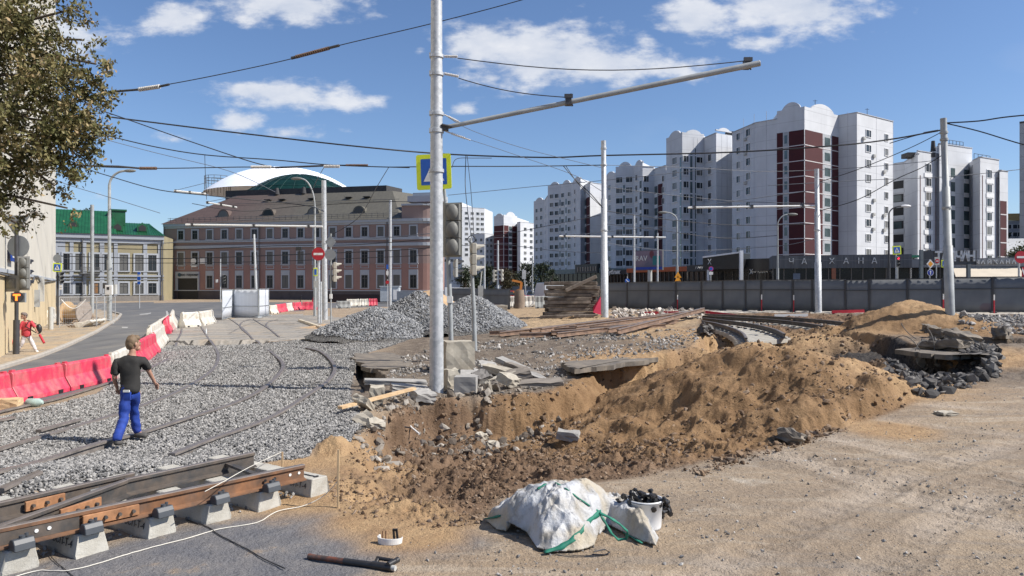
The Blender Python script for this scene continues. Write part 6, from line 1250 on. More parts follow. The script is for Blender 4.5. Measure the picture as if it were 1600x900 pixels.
# --- rails
RPROF=[(-.075,0),(.075,0),(.075,.012),(.012,.03),(.012,.13),(.036,.145),(.036,.175),(.028,.182),(-.028,.182),(-.036,.175),(-.036,.145),(-.012,.13),(-.012,.03),(-.075,.012)]
RUSTR=mat('rusty_rail_steel',(.20,.095,.045),.75,.3,6,col2=(.12,.07,.045),bump=.003,bscale=60); RDARK=mat('dark_rail_steel',(.05,.048,.047),.6,.25,6,col2=(.10,.08,.065)); RTOP=mat('worn_rail_top',(.20,.17,.15),.42,.2,8,metal=.4)
RGREY=mat('weathered_rail',(.20,.175,.155),.7,.25,5,col2=(.13,.115,.105))
def rail(name,label,pts,mt,off=0,s=1,group=None,dens=8,cat='rail',prof=None):
 P_=[Vector(p)for p in pts]; out=[]
 for i in range(len(P_)-1):
  p0=P_[max(i-1,0)]; p1=P_[i]; p2=P_[i+1]; p3=P_[min(i+2,len(P_)-1)]; n=dens if len(P_)>2 else 1
  for k in range(n):t_=k/n; out.append(.5*((2*p1)+(p2-p0)*t_+(2*p0-5*p1+4*p2-p3)*t_**2+(3*p1-p0-3*p2+p3)*t_**3))
 out.append(P_[-1]); mb=MB(); pf=[(a*s,(b+off))for a,b in(prof or RPROF)]; mb.sweep(pf,out)
 n=len(pf)
 o=wrap(mb,name,[mt,RTOP],out[0]); tag(o,label,cat,group)
 for i,f in enumerate(o.data.polygons):
  if i<(len(out)-1)*n and i%n in(6,7,8):f.material_index=1
 return o
def G3(l,dz=0):return[(p.x,p.y,hz(p.x,p.y)+dz)for p in(g(*q_)for q_ in l)]
grp='tram rails half buried in the gravel'
def buried(label,l,up=.05):
 pts=G3(l); z=[p[2]for p in pts]; z2=[(z[max(i-1,0)]+z[i]+z[min(i+1,len(z)-1)])/3 for i in range(len(z))]
 return rail('tram_rail',label,[(p[0],p[1],zz+up)for p,zz in zip(pts,z2)],RGREY,-.182+.02,1.5,grp)
buried('leftmost buried rail running behind the walking man to the barriers',[(-60,662),(30,640),(90,626),(160,604),(215,585),(240,575),(268,556),(276,540)])
buried('buried rail from the left edge passing the walking man to the platform',[(-40,720),(40,695),(130,668),(200,645),(280,613),(330,582),(341,562),(338,548),(328,534)],.04)
buried('long buried rail under the walking man curving to the right',[(-60,785),(0,763),(60,740),(150,706),(225,682),(300,657),(365,635),(410,612),(438,585),(441,570),(425,552),(400,536)],.07)
buried('rightmost buried rail with the sharp bend near the pit',[(268,722),(330,695),(400,668),(440,648),(480,622),(512,600),(523,582),(517,566),(500,552),(478,546)],.07)
buried('short rail piece surfacing at the left edge',[(-40,668),(0,662),(22,658)],.07); buried('short buried rail piece left of the walking man',[(60,682),(95,672),(124,664)],.07)
buried('faint buried rail end between the walking man and the bend',[(0,790),(40,775),(62,768)],.05)
def slabrail(label,l):return rail('platform_rail',label,[(p[0],p[1],p[2]+.03)for p in G3(l)],RDARK,-.182,1.2,'rails crossing the old paved platform')
slabrail('leftmost rail on the platform ending above the gravel',[(276,536),(283,520),(284,505),(280,495),(262,486)]); slabrail('platform rail between the white barriers',[(327,534),(320,520),(312,508),(305,498),(296,490)])
slabrail('platform rail curving right of the white fence',[(395,532),(384,518),(370,506),(358,498)]); slabrail('branching platform rail loop',[(389,524),(376,512),(378,504),(392,499),(410,497)]); slabrail('rightmost long rail crossing the platform',[(436,527),(420,514),(405,505),(396,499)]); slabrail('small curved rail beside the rightmost platform rail',[(424,517),(416,509),(420,503),(434,500)])
SLC=mat('concrete_sleeper',(.36,.34,.30),.85,.12,6,bump=.003,bscale=80)
def track(lab,l,n_sl,L_=2.2):
 P_=[g(*q_)for q_ in l];
 for p in P_:p.z=hz(p.x,p.y)
 zz=sum(p.z for p in P_)/len(P_); c=[Vector((p.x,p.y,max(zz,p.z-.1)+.22))for p in P_]
 return c
PR=[[(1098,507),(1120,511),(1145,519),(1160,527),(1166,536)],[(1098,502),(1140,507),(1180,513),(1210,521),(1226,529)],[(1098,498.5),(1150,501),(1210,505),(1260,511),(1305,519)],[(1098,495.5),(1160,497.5),(1230,501),(1290,506),(1330,511)]]
pitr=[]
for i,l in enumerate(PR):
 P_=[]
 for(px,py)in l:z_=float(np.interp(py,[496,532],[.92,.66])); Yq=(CZ-z_)*FOC/(py-450); P_.append(Vector((xat(px,Yq),Yq,z_)))
 pitr.append(P_)
 rail('pit_rail',['nearest curved rail in the far pit','second curved rail in the far pit','third curved rail in the far pit','farthest curved rail in the far pit'][i],P_,RDARK,0,1.3,'curved rails in the far pit')
for a_,b_,nn,lab in((0,1,15,'near track'),(2,3,20,'far track')):
 A_,B_=pitr[a_],pitr[b_]
 def at_(Q,f):f*=len(Q)-1; i=min(int(f),len(Q)-2); return Q[i].lerp(Q[i+1],f-i)
 src=None
 for k in range(nn):
  f=k/nn; p=at_(A_,f); q_=at_(B_,f); c=(p+q_)/2; d=(q_-p); d.z=0; L_=d.length
  ext=d.normalized()*.45
  if src is None or True:
   mb=MB(); mb.bar(p-ext-Vector((0,0,.12)),q_+ext-Vector((0,0,.12)),.24,.16); o=wrap(mb,'concrete_sleeper',SLC,c); tag(o,'pale concrete sleeper in the close row under the %s rails in the far pit'%lab,'sleeper','sleepers of the '+lab)
# --- front switch rails on concrete sleepers
def GZ(px,py,z):Y=(CZ-z)*FOC/(py-450); return Vector((xat(px,Y),Y,z))
TZ=.40
R1a,R1b=GZ(474,725,TZ),GZ(0,824,TZ); d1=(R1a-R1b).normalized(); R1c=R1b-d1*2.0
def fr_rail(name,label,a,b,mt,parts=None):
 mb=MB(); mb.sweep([(x_,z_-.182)for x_,z_ in RPROF],[a,b]); o=wrap(mb,name,[mt,RTOP],a); tag(o,label,'rail','rails of the front switch'); n=len(RPROF)
 for i,f in enumerate(o.data.polygons):
  if i<n and i in(6,7,8):f.material_index=1
 return o
near_r=fr_rail('switch_rail','near rusty rail crossing the concrete sleeper ends at bottom left',R1a,R1c,RUSTR)
R2a=GZ(396,706,TZ); R2m=GZ(150,780,TZ); R2b=GZ(-60,842,TZ)
fr_rail('switch_rail','far dark rail ending left of the white string',R2a,GZ(196,748,TZ),RDARK); fr_rail('switch_rail','middle dark rail merging into the near rail',GZ(196,749,TZ),R2b,RDARK)
fr_rail('switch_rail','short far left rail running into the gravel',GZ(208,738,TZ-.02),GZ(-60,797,TZ),RDARK);
def onr(px):
 k=(px-800)/FOC; t_=(k*R1c.y-R1c.x)/((R1a.x-R1c.x)-k*(R1a.y-R1c.y)); return R1c.lerp(R1a,t_)
nrm=Vector((d1.y,-d1.x,0))
PLATE=mat('rusty_fishplate',(.36,.18,.085),.7,.3,9,col2=(.26,.12,.055),bump=.006,bscale=50)
def plate_on(parent,a,b,off,zc,h,mt,name,bolts=()):
 mb=MB(); o_=Vector(parent.location); mb.bar(a+nrm*off+Vector((0,0,zc))-o_,b+nrm*off+Vector((0,0,zc))-o_,.03,h); p_=mb.build(name,mt,parent,bevel=.004)
 for f in bolts:m2=MB(); c=a.lerp(b,f)+nrm*(off+.01)+Vector((0,0,zc))-o_; m2.tube([c,c+nrm*.035],.018,6); m2.build('bolt',RDARK,parent,bevel=0)
 return p_
plate_on(near_r,onr(126),onr(214),.045,-.095,.105,PLATE,'fishplate',(.12,.38,.63,.88))
mb=MB(); o_=Vector(near_r.location); mb.bar(R1c+nrm*.02+Vector((0,0,-.1))-o_,onr(122)+nrm*.02+Vector((0,0,-.1))-o_,.02,.11); mb.build('dark_web',RDARK,near_r)
for px in(55,75,412,427):m2=MB(); c=onr(px)+nrm*.032+Vector((0,0,-.09))-o_; m2.tube([c,c+nrm*.006],.017,10); m2.build('bolt_hole',BLACKP if px>100 else SWH,near_r)
for px in(452,466):m2=MB(); c=onr(px)+nrm*.016+Vector((0,0,-.09))-o_; m2.tube([c,c+nrm*.004],.017,10); m2.build('bolt_hole',SWH,near_r)
mid_r=[o for o in bpy.data.objects if o.get('label','')=='middle dark rail merging into the near rail'][0]
a,b=GZ(152,770,TZ),GZ(88,790,TZ); dd=(a-b).normalized(); nn_=Vector((dd.y,-dd.x,0)); nrm_s=nrm; nrm=nn_; plate_on(mid_r,a,b,.045,-.09,.11,PLATE,'fishplate',(.15,.4,.62,.88))
far_r=[o for o in bpy.data.objects if o.get('label','')=='short far left rail running into the gravel'][0]
plate_on(far_r,GZ(96,762,TZ),GZ(34,776,TZ),.045,-.10,.10,PLATE,'fishplate',(.15,.5,.85)); nrm=nrm_s
tie=[o for o in bpy.data.objects if o.get('label','')=='far dark rail ending left of the white string'][0]; mb=MB(); mb.bar(GZ(348,722,TZ-.08)-Vector(tie.location),GZ(400,742,TZ-.08)-Vector(tie.location),.07,.03); mb.build('tie_bar',RDARK,tie); mb=MB()
for px,py in((342,722),(338,724),(347,720)):c=GZ(px,py,TZ-.1)-Vector(tie.location); mb.tube([c,c+nrm*.06],.03,6)
mb.build('bolt_cluster',RDARK,tie)
for px,py in((372,718),(387,714)):m2=MB(); c=GZ(px,py,TZ-.08)-Vector(tie.location); m2.tube([c,c+nrm*.02],.018,8); m2.build('bolt',SWH,tie)
SLM,t,B=node_mat('rough_concrete_sleeper'); q=NT(t); P=q.n('ShaderNodeTexCoord').outputs['Object']
c_=q.mix(q.mr(q.noise(5,6,.65,P),.4,.6),(.38,.36,.315),(.46,.445,.40)); c_=q.mix(q.mr(q.noise(38,5,.7,P),.60,.72,0,.7),c_,(.28,.27,.25)); q.l(c_,B.inputs['Base Color']); B.inputs['Roughness'].default_value=.9; q.bump(q.noise(35,5,.7,P),.012,.7,B)
sdir=Vector((-d1.y,d1.x,0)); sld=Vector((-.83,.56,0)).normalized()
ends=[(32,893),(144,867),(254,838),(341,815),(422,795),(500,773)]
sl_lab=['cropped at the bottom left corner','second from the left along the near rail','third from the left, lettered','fourth from the left beside the white string','fifth from the left','at the right end of the rails']
clampM=mat('dark_rail_clamp',(.055,.062,.072),.5,.15)
for i,(px,py)in enumerate(ends):
 e=GZ(px,py,0.0); e.z=0; root=empty('concrete_sleeper',tuple(e),math.atan2(sld.y,sld.x),'concrete sleeper '+sl_lab[i],'sleeper','concrete sleepers of the front switch')
 Ls=2.1; mb=MB(); prf=[(-.15,-.03),(.15,-.03),(.15,.03),(.115,.205),(-.115,.205),(-.15,.03)]; n=26; vs=[]
 for k in range(n+1):
  x=Ls*(k/n)**1.3
  for(a_,b_)in prf:j=.012 if k==0 else .003; vs.append((x+(rng.normal()*j),a_+rng.normal()*.002,b_+rng.normal()*.002))
 m_=6; mb.add(vs,[(k*m_+j,k*m_+(j+1)%m_,(k+1)*m_+(j+1)%m_,(k+1)*m_+j)for k in range(n)for j in range(m_)]+[tuple(reversed(range(m_))),tuple(n*m_+j for j in range(m_))]); mb.build('sleeper_body',SLM,root,bevel=.012)
 mb=MB(); mb.bar((.05,.0,.208),(.34,.0,.208),.022,.01).box((.07,0,.212),(.03,.06,.012)); mb.build('cast_groove',BLACKP,root)
 wx=lambda p:root.matrix_world.inverted()@p
 M3=Matrix.Translation(e)@Matrix.Rotation(math.atan2(sld.y,sld.x),4,'Z'); inv=M3.inverted()
 dx=Vector((R1a.x-e.x,R1a.y-e.y)); det=sld.x*(-d1.y)-(-d1.x)*sld.y; s_=(dx.x*(-d1.y)-(-d1.x)*dx.y)/det
 for(so,nm)in((s_-.13,0),(s_+.13,1))if i<5 else():
  pr=[(-.065,0),(.065,0),(.06,.06),(.03,.095),(-.03,.10),(-.055,.06)]
  mb=MB(); mb.plate([((a_ if not nm else-a_),b_)for a_,b_ in pr],(so,-.085,.206),(1,0,0),(0,0,1),(0,1,0),.17); mb.tube([(so,0,.29),(so,0,.325)],.028,6); mb.tube([(so+.01,-.04,.31),(so+.01,-.04,.335)],.018,6); mb.build('rail_clamp',clampM,root,bevel=.006)
 s2=s_+1.15
 if i in(2,3,4):mb=MB(); mb.plate(pr,(s2,-.1,.206),(1,0,0),(0,0,1),(0,1,0),.2); mb.tube([(s2,0,.30),(s2,0,.345)],.028,6); mb.build('rail_clamp',clampM,root,bevel=.006)
 if i in(0,1,2,5):
  tx=text('painted_mark','БСП-Т-4',Vector((.17,.150,.115)),math.pi,.095,INK,None,.001,rx=81); tx.parent=root; tx.location=(.27,.1335+.006,.118)
xs_,ys_=[],[]
for k in range(900):
 f=rng.random(); p=R1c.lerp(R1a,.1+.9*f)+sld*rng.uniform(.25,2.6)*(rng.random()**.5); xs_.append(p.x); ys_.append(p.y)
stones('ballast_stones',np.array(xs_),np.array(ys_),rng.uniform(.02,.055,900),STM,'loose ballast stones between the front sleepers',.75,.2)
# --- rails heaped on the bench
pile=[((765,527),(1000,513),.25),((780,529),(1100,489),.30),((845,524),(945,505),.15),((862,527),(1040,512),.1),((830,524),(985,500),.18),((900,520),(1080,492),.28),((965,526),(1100,486),.5),((812,531),(870,526),.08),((870,531),(1060,505),.2),((790,526),(900,514),.2),((950,524),(1068,497),.35)]
RPM=mat('rusty_old_rail',(.24,.155,.105),.7,.25,4,col2=(.15,.10,.075))
pl_lab=['longest rusty rail low in the heap','rusty rail reaching the pit edge','short rusty rail at the back of the heap','rusty rail lying at the heap foot','rusty rail in the middle of the heap','rusty rail high on the heap right side','topmost rusty rail pointing over the pit','stub of rail at the left foot of the heap','rusty rail along the front of the heap','rusty rail at the heap left back','second highest rusty rail of the heap']
for(p0,p1,h),lab in zip(pile,pl_lab):
 a,b=g(*p0),g(*p1);
 if(b-a).length>14:b=a+(b-a)*14/(b-a).length
 Yb=min(b.y,38); b=Vector((xat(p1[0],Yb),Yb,zat(p1[1],Yb))); a.z=max(a.z,hz(a.x,a.y))+.08;
 o=rail('old_rail',lab,[a,b],RPM,0,1.5,'heap of old rails behind the trench')
bpy.context.view_layer.update()
# --- heaps
def heap(name,label,cx,cy,h,rx,ry,mt,seed,zb,rough=.05,stone=None,nst=0,size=(.03,.07),cat='heap'):
 n1,n2=90,70; vs=[]; fs=[]
 th_=np.linspace(0,2*np.pi,n1,endpoint=False); rr_=np.linspace(0,1.15,n2); T_,R_=np.meshgrid(th_,rr_); X_=cx+rx*R_*np.cos(T_); Y__=cy+ry*R_*np.sin(T_)
 Z_=zb+mound(X_,Y__,cx,cy,h,rx,ry,0,1,seed,.10)+rough*fbm(X_*4,Y__*4,seed+200,4,.65); Z_=np.maximum(Z_,H(X_,Y__,False)-.12)
 V=np.stack([X_-cx,Y__-cy,Z_-zb],2).reshape(-1,3); mb=MB(); mb.smooth=True
 mb.add(V.tolist(),[(i*n1+j,i*n1+(j+1)%n1,(i+1)*n1+(j+1)%n1,(i+1)*n1+j)for i in range(n2-1)for j in range(n1)]); o=mb.build(name,mt); o.location=(cx,cy,zb); tag(o,label,cat)
 if stone:
  t_=rng.uniform(0,6.283,nst); r_=1.02*np.sqrt(rng.random(nst)); x=cx+rx*r_*np.cos(t_); y=cy+ry*r_*np.sin(t_); k=y<cy+ry*.3; x,y=x[k],y[k]
  z=zb+mound(x,y,cx,cy,h,rx,ry,0,1,seed,.10)+rough*fbm(x*4,y*4,seed+200,4,.65); z=np.maximum(z,H(x,y,False)); s_=stones('crushed_stones',x-0,y,rng.uniform(*size,len(x)),stone,None,.8,.3,zoff=z); s_.parent=o; s_.location=-Vector(o.location)
 return o
SANDM=mat('heap_sand',(.46,.32,.19),.95,.15,2.5,col2=(.38,.26,.155),bump=.03,bscale=10)
G_M=stone_mat('grey_crushed_stone',[(.12,.125,.135),(.20,.205,.215),(.28,.285,.29),(.36,.36,.36)])
heap('gravel_heap','large grey crushed stone heap behind the leaning traffic posts',xat(738,36),36,1.75,2.6,3.0,GRM,3,.38,.05,G_M,9000,(.06,.13))
heap('gravel_heap','lower left grey crushed stone heap left of the tall pole',xat(588,35),35,1.35,2.9,2.6,GRM,5,.18,.05,G_M,7500,(.06,.13))
heap('gravel_heap','rear grey crushed stone heap directly behind the tall pole',xat(655,39),39,1.95,2.7,2.6,GRM,8,.28,.05,G_M,6000,(.06,.13))
heap('sand_heap','ochre sand heap behind the crushed stone heaps',xat(676,46),46,2.05,3.0,2.4,SANDM,12,.4,.05)
heap('sand_heap','low sand patch at the foot of the galvanised pole right of the no entry sign',xat(535,45),45,.35,2.2,2.2,SANDM,14,.08,.04)
# --- timber pile
TIM=mat('old_dark_timber',(.085,.066,.052),.9,.3,3,col2=(.17,.14,.115),bump=.02,bscale=20,stretch=(1,1,1)); TIML=mat('weathered_timber',(.24,.20,.165),.9,.25,3,col2=(.16,.13,.105),bump=.01,bscale=20)
Yt=42; bx=xat(893,Yt); bz=hz(bx,Yt); k=0
tl_names=['bottom','second','third','fourth','fifth','sixth','seventh','eighth','ninth']
for lay in range(9):
 nn=4 if lay<7 else 3
 for j in range(nn):
  L_=2.75+rng.uniform(-.35,.35); yy=Yt-.55+.33*j+rng.uniform(-.05,.05); xx=bx+rng.uniform(-.3,.22)+(.1 if lay>4 else 0); z=bz+.12+.215*lay; mb=MB(); a=Vector((xx-L_/2,yy,z+rng.uniform(-.03,.05))); b=Vector((xx+L_/2,yy+rng.uniform(-.14,.14),z+rng.uniform(-.03,.05)))
  mb.bar(a,b,.24,.19); o=wrap(mb,'timber_sleeper',TIML if rng.random()<.2 else TIM,(a+b)/2,bevel=.02); tag(o,'old dark timber sleeper in the %s layer of the stacked pile, %s'%(tl_names[lay],['nearest','second from the front','third from the front','at the back'][j]),'timber','stacked old timber sleepers')
mb=MB(); a,b=W(884,454,Yt-.9),W(932,432,Yt-.9); mb.bar(a,b,.2,.2); o=wrap(mb,'timber_sleeper',TIML,(a+b)/2,bevel=.02); tag(o,'pale weathered beam leaning up across the timber pile','timber','stacked old timber sleepers')
for(p0,p1,lab)in(((844,484),(905,487),'flat dark timber on the sand left of the pile'),((850,487.5),(915,491),'second flat dark timber before the pile'),((868,482),(935,484),'low dark timber along the pile foot')):
 a,b=W(*p0,Yt-2.2),W(*p1,Yt-2.3); a.z=hz(a.x,a.y)+.12; b.z=hz(b.x,b.y)+.12; mb=MB(); mb.bar(a,b,.26,.16); o=wrap(mb,'timber_sleeper',TIM,(a+b)/2,bevel=.02); tag(o,lab,'timber','stacked old timber sleepers')
PINE=mat('fresh_pine_board',(.62,.45,.27),.7,.12,2,col2=(.52,.35,.19),stretch=(1,6,6));
for(p0,p1,lab)in(((879,488),(897,480),'small pale splinter board before the timber pile'),((886,482),(895,490),'second small pale splinter board crossing the first'),((928,483),(941,484),'short pale board at the bare pole foot')):
 a,b=W(*p0,38.5),W(*p1,38.5); a.z=hz(a.x,a.y)+.1; b.z=hz(b.x,b.y)+.2; mb=MB(); mb.bar(a,b,.14,.04); o=wrap(mb,'pine_board',PINE,(a+b)/2); tag(o,lab,'board')
mb=MB(); c=Vector((xat(936,41.2),41.2,0)); c.z=hz(c.x,c.y); mb.add([(-.35,-.2,.2),(.3,-.25,0),(.35,.3,.1),(-.3,.3,.5),(.1,0,1.1),(.3,-.1,1.0)],[(0,1,4),(1,5,4),(1,2,5),(2,3,4),(2,4,5),(3,0,4),(3,2,1,0)]); o=mb.build('red_sack',mat('red_sack_fabric',(.55,.03,.08),.6)); o.location=c; tag(o,'crumpled red plastic piece between the timber pile and the bare pole','sack')
# --- blocks, slabs and boards by the tall pole
CB=mat('rough_concrete_block',(.42,.385,.32),.9,.15,3,col2=(.30,.27,.22),bump=.015,bscale=18); CBG=mat('grey_concrete_block',(.30,.29,.275),.9,.12,8,bump=.006,bscale=50)
def rough_box(mb,c,d,rot,j=.03,n=4):
 """subdivided slightly broken block"""
 vs=[]; fs=[];
 for ax in range(3):
  for s in(-1,1):
   b0=len(vs)
   for i in range(n+1):
    for k_ in range(n+1):
     p=[0,0,0]; p[ax]=s*.5; p[(ax+1)%3]=-.5+i/n; p[(ax+2)%3]=-.5+k_/n; vs.append(p)
   for i in range(n):
    for k_ in range(n):
     f=[b0+i*(n+1)+k_,b0+(i+1)*(n+1)+k_,b0+(i+1)*(n+1)+k_+1,b0+i*(n+1)+k_+1]; fs.append(f if s>0 else f[::-1])
 out=[]
 for p in vs:
  v_=Vector((p[0]*d[0],p[1]*d[1],p[2]*d[2])); h_=[(_h(np.array([int(round(p[0]*64))+500]),np.array([int(round(p[1]*64))*131+int(round(p[2]*64))*17+9000]),int(abs(c[0])*100)+s_)[0]-.5)for s_ in range(3)]
  v_+=Vector(h_)*j; out.append(rot@v_+Vector(c))
 mb.add(out,fs); return mb
def lump(name,label,px,py,dims,rz,mt,tx=0,ty=0,j=.03,up=.5,cat='concrete',group=None,Y=None):
 p=g(px,py)if Y is None else Vector((xat(px,Y),Y,0)); z=hz(p.x,p.y); mb=MB(); rot=Matrix.Rotation(rz,3,'Z')@Matrix.Rotation(tx,3,'X')@Matrix.Rotation(ty,3,'Y')
 rough_box(mb,(p.x,p.y,z+dims[2]*up),dims,rot,j); o=wrap(mb,name,mt,(p.x,p.y,z)); tag(o,label,cat,group); return o
lump('concrete_block','big stained concrete block holding the leaning post behind the tallest pole',716,580,(.82,.75,.88),.25,CB,j=.04)
lump('concrete_block','clean grey cube block right beside the tallest pole',728,613,(.52,.42,.42),-.06,CBG,j=.012)
lump('concrete_block','beige broken block between the tallest pole and the grey cube',705,607,(.35,.4,.5),.4,CB,j=.05)
lump('concrete_block','tilted grey block behind the grey cube',727,600,(.6,.5,.3),.2,CBG,.2,.1,j=.02); lump('concrete_block','dark broken block right of the grey cube',752,600,(.4,.4,.3),.7,mat('dark_concrete',(.16,.15,.14)),.3,-.3,j=.05)
slabs=[(773,588,(.9,.35,.18),-.5,.1,.15),(800,580,(1.1,.3,.14),-.75,.1,.25),(820,585,(1.3,.28,.12),-.65,0,.2),(783,598,(.8,.3,.14),.45,0,-.25),(762,586,(.55,.4,.2),.3,.3,.2),(810,596,(.6,.45,.2),.2,.2,-.2),(795,607,(.5,.4,.22),1.0,.4,.1),(830,592,(.9,.25,.1),-.8,0,.2),(775,612,(.5,.18,.12),1.3,0,.7),(765,615,(.6,.12,.1),1.2,0,.9),(750,592,(.4,.3,.2),.2,.3,.3),(838,603,(1.3,.5,.1),.12,.12,-.05)]
sl_l=['tilted flat slab behind the grey cube','long narrow slab at the top of the rubble','longest thin slab at the right of the rubble','dark slab leaning over the rubble middle','pale broken slab on the rubble left','chunky slab in the rubble centre','steep slab at the rubble front','thin slab trailing right of the rubble','upright stick like slab before the rubble','second upright slab piece before the rubble','small pale slab left of the rubble','wide asphalt slab jutting over the trench edge']
for s_,l_ in zip(slabs,sl_l):lump('broken_slab',l_,s_[0],s_[1],s_[2],s_[3],[CB,CBG,mat('slab_dark',(.20,.175,.15),.9,.15,4)][slabs.index(s_)%3],s_[4],s_[5],.04,1.0 if slabs.index(s_)<8 else .6,'slab','broken slabs heaped right of the tallest pole')
for(px,py,d_,rz,tx,ty,lab)in((575,640,(.9,.34,.14),1.2,.3,.5,'pale slab sticking up from the gravel edge left of the pine board'),(588,632,(.3,.3,.42),.2,.1,.1,'upright pale block under the pine board left end'),(640,612,(.9,.5,.15),.3,0,.1,'flat slab left of the tallest pole foot'),(618,600,(1.6,.5,.12),.25,0,.05,'long flat slab behind the pine board'),(572,662,(.55,.3,.1),-1.1,.5,.3,'light grey slab chunk below the pine board'),(588,668,(.3,.25,.12),.4,.3,.2,'small grey slab chunk right of the light one'),(660,625,(.5,.4,.2),.6,.2,.1,'rough chunk just below the tallest pole'),(888,682,(.42,.22,.16),-.2,.1,.1,'dark stone lying in the trench middle'),(768,702,(.2,.16,.14),.4,0,0,'white stone lying in the trench'),(752,690,(.24,.2,.16),1.0,.2,0,'grey stone left of the white one in the trench')):
 lump('broken_slab',lab,px,py,d_,rz,CB if 'pale' in lab or 'white' in lab or 'light' in lab else CBG,tx,ty,.04,.45,'slab')
ASPH=mat('old_asphalt_slab',(.12,.105,.09),.92,.2,3,col2=(.20,.17,.135),bump=.04,bscale=9)
for(l,lab)in(([(880,577),(935,566),(1000,553),(1035,541),(1050,545),(1010,562),(950,579),(905,590),(890,588)],'undercut asphalt slab edge over the middle of the trench'),([(1400,548),(1440,541),(1500,541),(1560,552),(1548,562),(1510,560),(1475,563),(1440,556)],'broken asphalt slab overhanging the dark hole at right'),([(552,556),(600,552),(640,556),(640,574),(600,580),(580,580),(560,568)],'asphalt slab edge over the black hole beside the gravel')):
 P_=[gtop(*q_)for q_ in l]; c=sum((Vector(p)for p in P_),Vector((0,0)))/len(P_); zt_=float(T_top(np.array([c.x]),np.array([c.y]))[0])+.05; n=len(P_); pp=[]
 for i in range(n):
  a=Vector(P_[i]); b=Vector(P_[(i+1)%n])
  for f in np.linspace(0,1,7)[:-1]:p=a.lerp(b,f); p+=Vector((rng.normal(),rng.normal()))*.09; pp.append((p.x,p.y))
 mb=MB(); mb.prism(pp,zt_-.13,zt_); o=wrap(mb,'asphalt_slab',ASPH,(c.x,c.y,zt_)); tag(o,lab,'slab')
mb=MB(); a,b=W(531,637,14.6),W(647,607,16.2); mb.bar(a,b,.14,.05); o=wrap(mb,'pine_board',PINE,(a+b)/2); tag(o,'long fresh pine board propped left of the tallest pole','board')
for(p0,p1,Y0,Y1,w,mt,lab)in(((640,612),(628,645),16.8,16.4,.03,SWH,'thin white strip hanging below the pine board'),((632,652),(655,678),15.6,15.0,.02,SWH,'bent white rod on the trench slope'),((590,655),(640,668),15.2,15.0,.015,DSTEEL,'thin dark cable on the trench slope')):
 a,b=W(*p0,Y0),W(*p1,Y1); mb=MB(); m_=a.lerp(b,.5)+Vector((0,0,-.05)); mb.tube([a,m_,b],w,6); o=wrap(mb,'loose_rod',mt,a); tag(o,lab,'rod')
for i,(p0,pm,p1)in enumerate((((1430,548),(1440,520),(1456,540)),((1440,552),(1420,515),(1400,528)),((1460,560),(1462,525),(1448,512)),((1432,530),(1415,520),(1408,505)))):
 pts=[W(p0[0],p0[1],21),W(pm[0],pm[1],21.2),W(p1[0],p1[1],21.5)]; mb=MB(); n=8; out=[pts[0].lerp(pts[1],t_).lerp(pts[1].lerp(pts[2],t_),t_)for t_ in np.linspace(0,1,n)]; mb.tube(out,.012,5); o=wrap(mb,'bent_rebar',RDARK,pts[0]); tag(o,['bent rebar loop over the dark rubble, lowest','bent rebar leaning left over the dark rubble','rebar curling up at the dark rubble top','thin rebar pointing at the sand heap'][i],'rebar')
for(px,py,d_,lab)in((1478,528,(.9,.6,.3),'grey rubble chunk on top of the dark rubble'),(1500,533,(.9,.7,.25),'wide light chunk right of the rubble top'),(1455,520,(.5,.4,.25),'small chunk at the rubble top left'),(1565,535,(.4,.35,.35),'dark cube like chunk near the right slot'),(1475,548,(1.2,.6,.25),'long broken chunk over the hole'),(1237,640+50,(.5,.35,.2),'grey chunk at the foot of the brown mound')):
 lump('rubble_chunk',lab,px,py,d_,px%3,ASPH,.2,.15,.10,.5,'rubble')
lump('flat_stone','flat pale stone on the right dirt',1478,648,(.34,.24,.06),.2,CB,j=.03,cat='stone')
mb=MB(); a,b=g(1500,531),g(1720,535); a.z=hz(a.x,a.y+1)+.22; b.z=hz(b.x,b.y+1)+.22
o=rail('old_rail','long dark rail along the slot at the right edge',[W(1498,527,26),W(1730,530,26)],RDARK,-.1,2.0);
for i,(px,py)in enumerate(((1103,520),(1107,528),(1100,532))):lump('steel_fitting',['black steel fitting on the left rim of the far pit','second black fitting lower on the pit rim','third black fitting at the pit rim foot'][i],px,py,(.35,.3,.3),i,RDARK,.4,.3,.12,.6,'fitting')
# --- big bag, bucket, tools in front
from mathutils.bvhtree import BVHTree
BAGM,t,B=node_mat('dirty_white_woven_bag'); q=NT(t); P=q.n('ShaderNodeTexCoord').outputs['Object']
c_=q.mix(q.mr(q.noise(2.6,5,.6,P),.42,.6),(.46,.47,.485),(.34,.32,.285)); c_=q.mix(q.mr(q.noise(3.4,7,.72,P),.47,.64,0,.92),c_,(.20,.18,.15)); c_=q.mix(q.mr(q.noise(1.4,4,.6,P),.5,.62,0,.7),c_,(.42,.36,.26)); q.l(c_,B.inputs['Base Color']); B.inputs['Roughness'].default_value=.55; q.bump(q.noise(16,6,.65,P),.03,.7,B)
O_=GZ(885,845,0); O_.z=0
def crease(x,y,s):return 1-np.abs(fbm(x,y,s,3,.5))*2.6
nu,nv=260,170; U,V_=np.meshgrid(np.linspace(-.86,.92,nu),np.linspace(-.42,.95,nv))
foot=polyW([(757,816),(775,832),(822,842),(838,862),(862,868),(905,866),(930,860),(940,838),(952,826),(975,838),(1000,850),(1026,858),(1030,846),(1015,818),(1000,800),(985,792),(960,782),(900,776),(840,782),(790,800)])
foot=[(p[0]-O_.x,p[1]-O_.y)for p in foot]
sdf=poly_sd(foot,U,V_); c_t=sstep(0,.34,sdf)
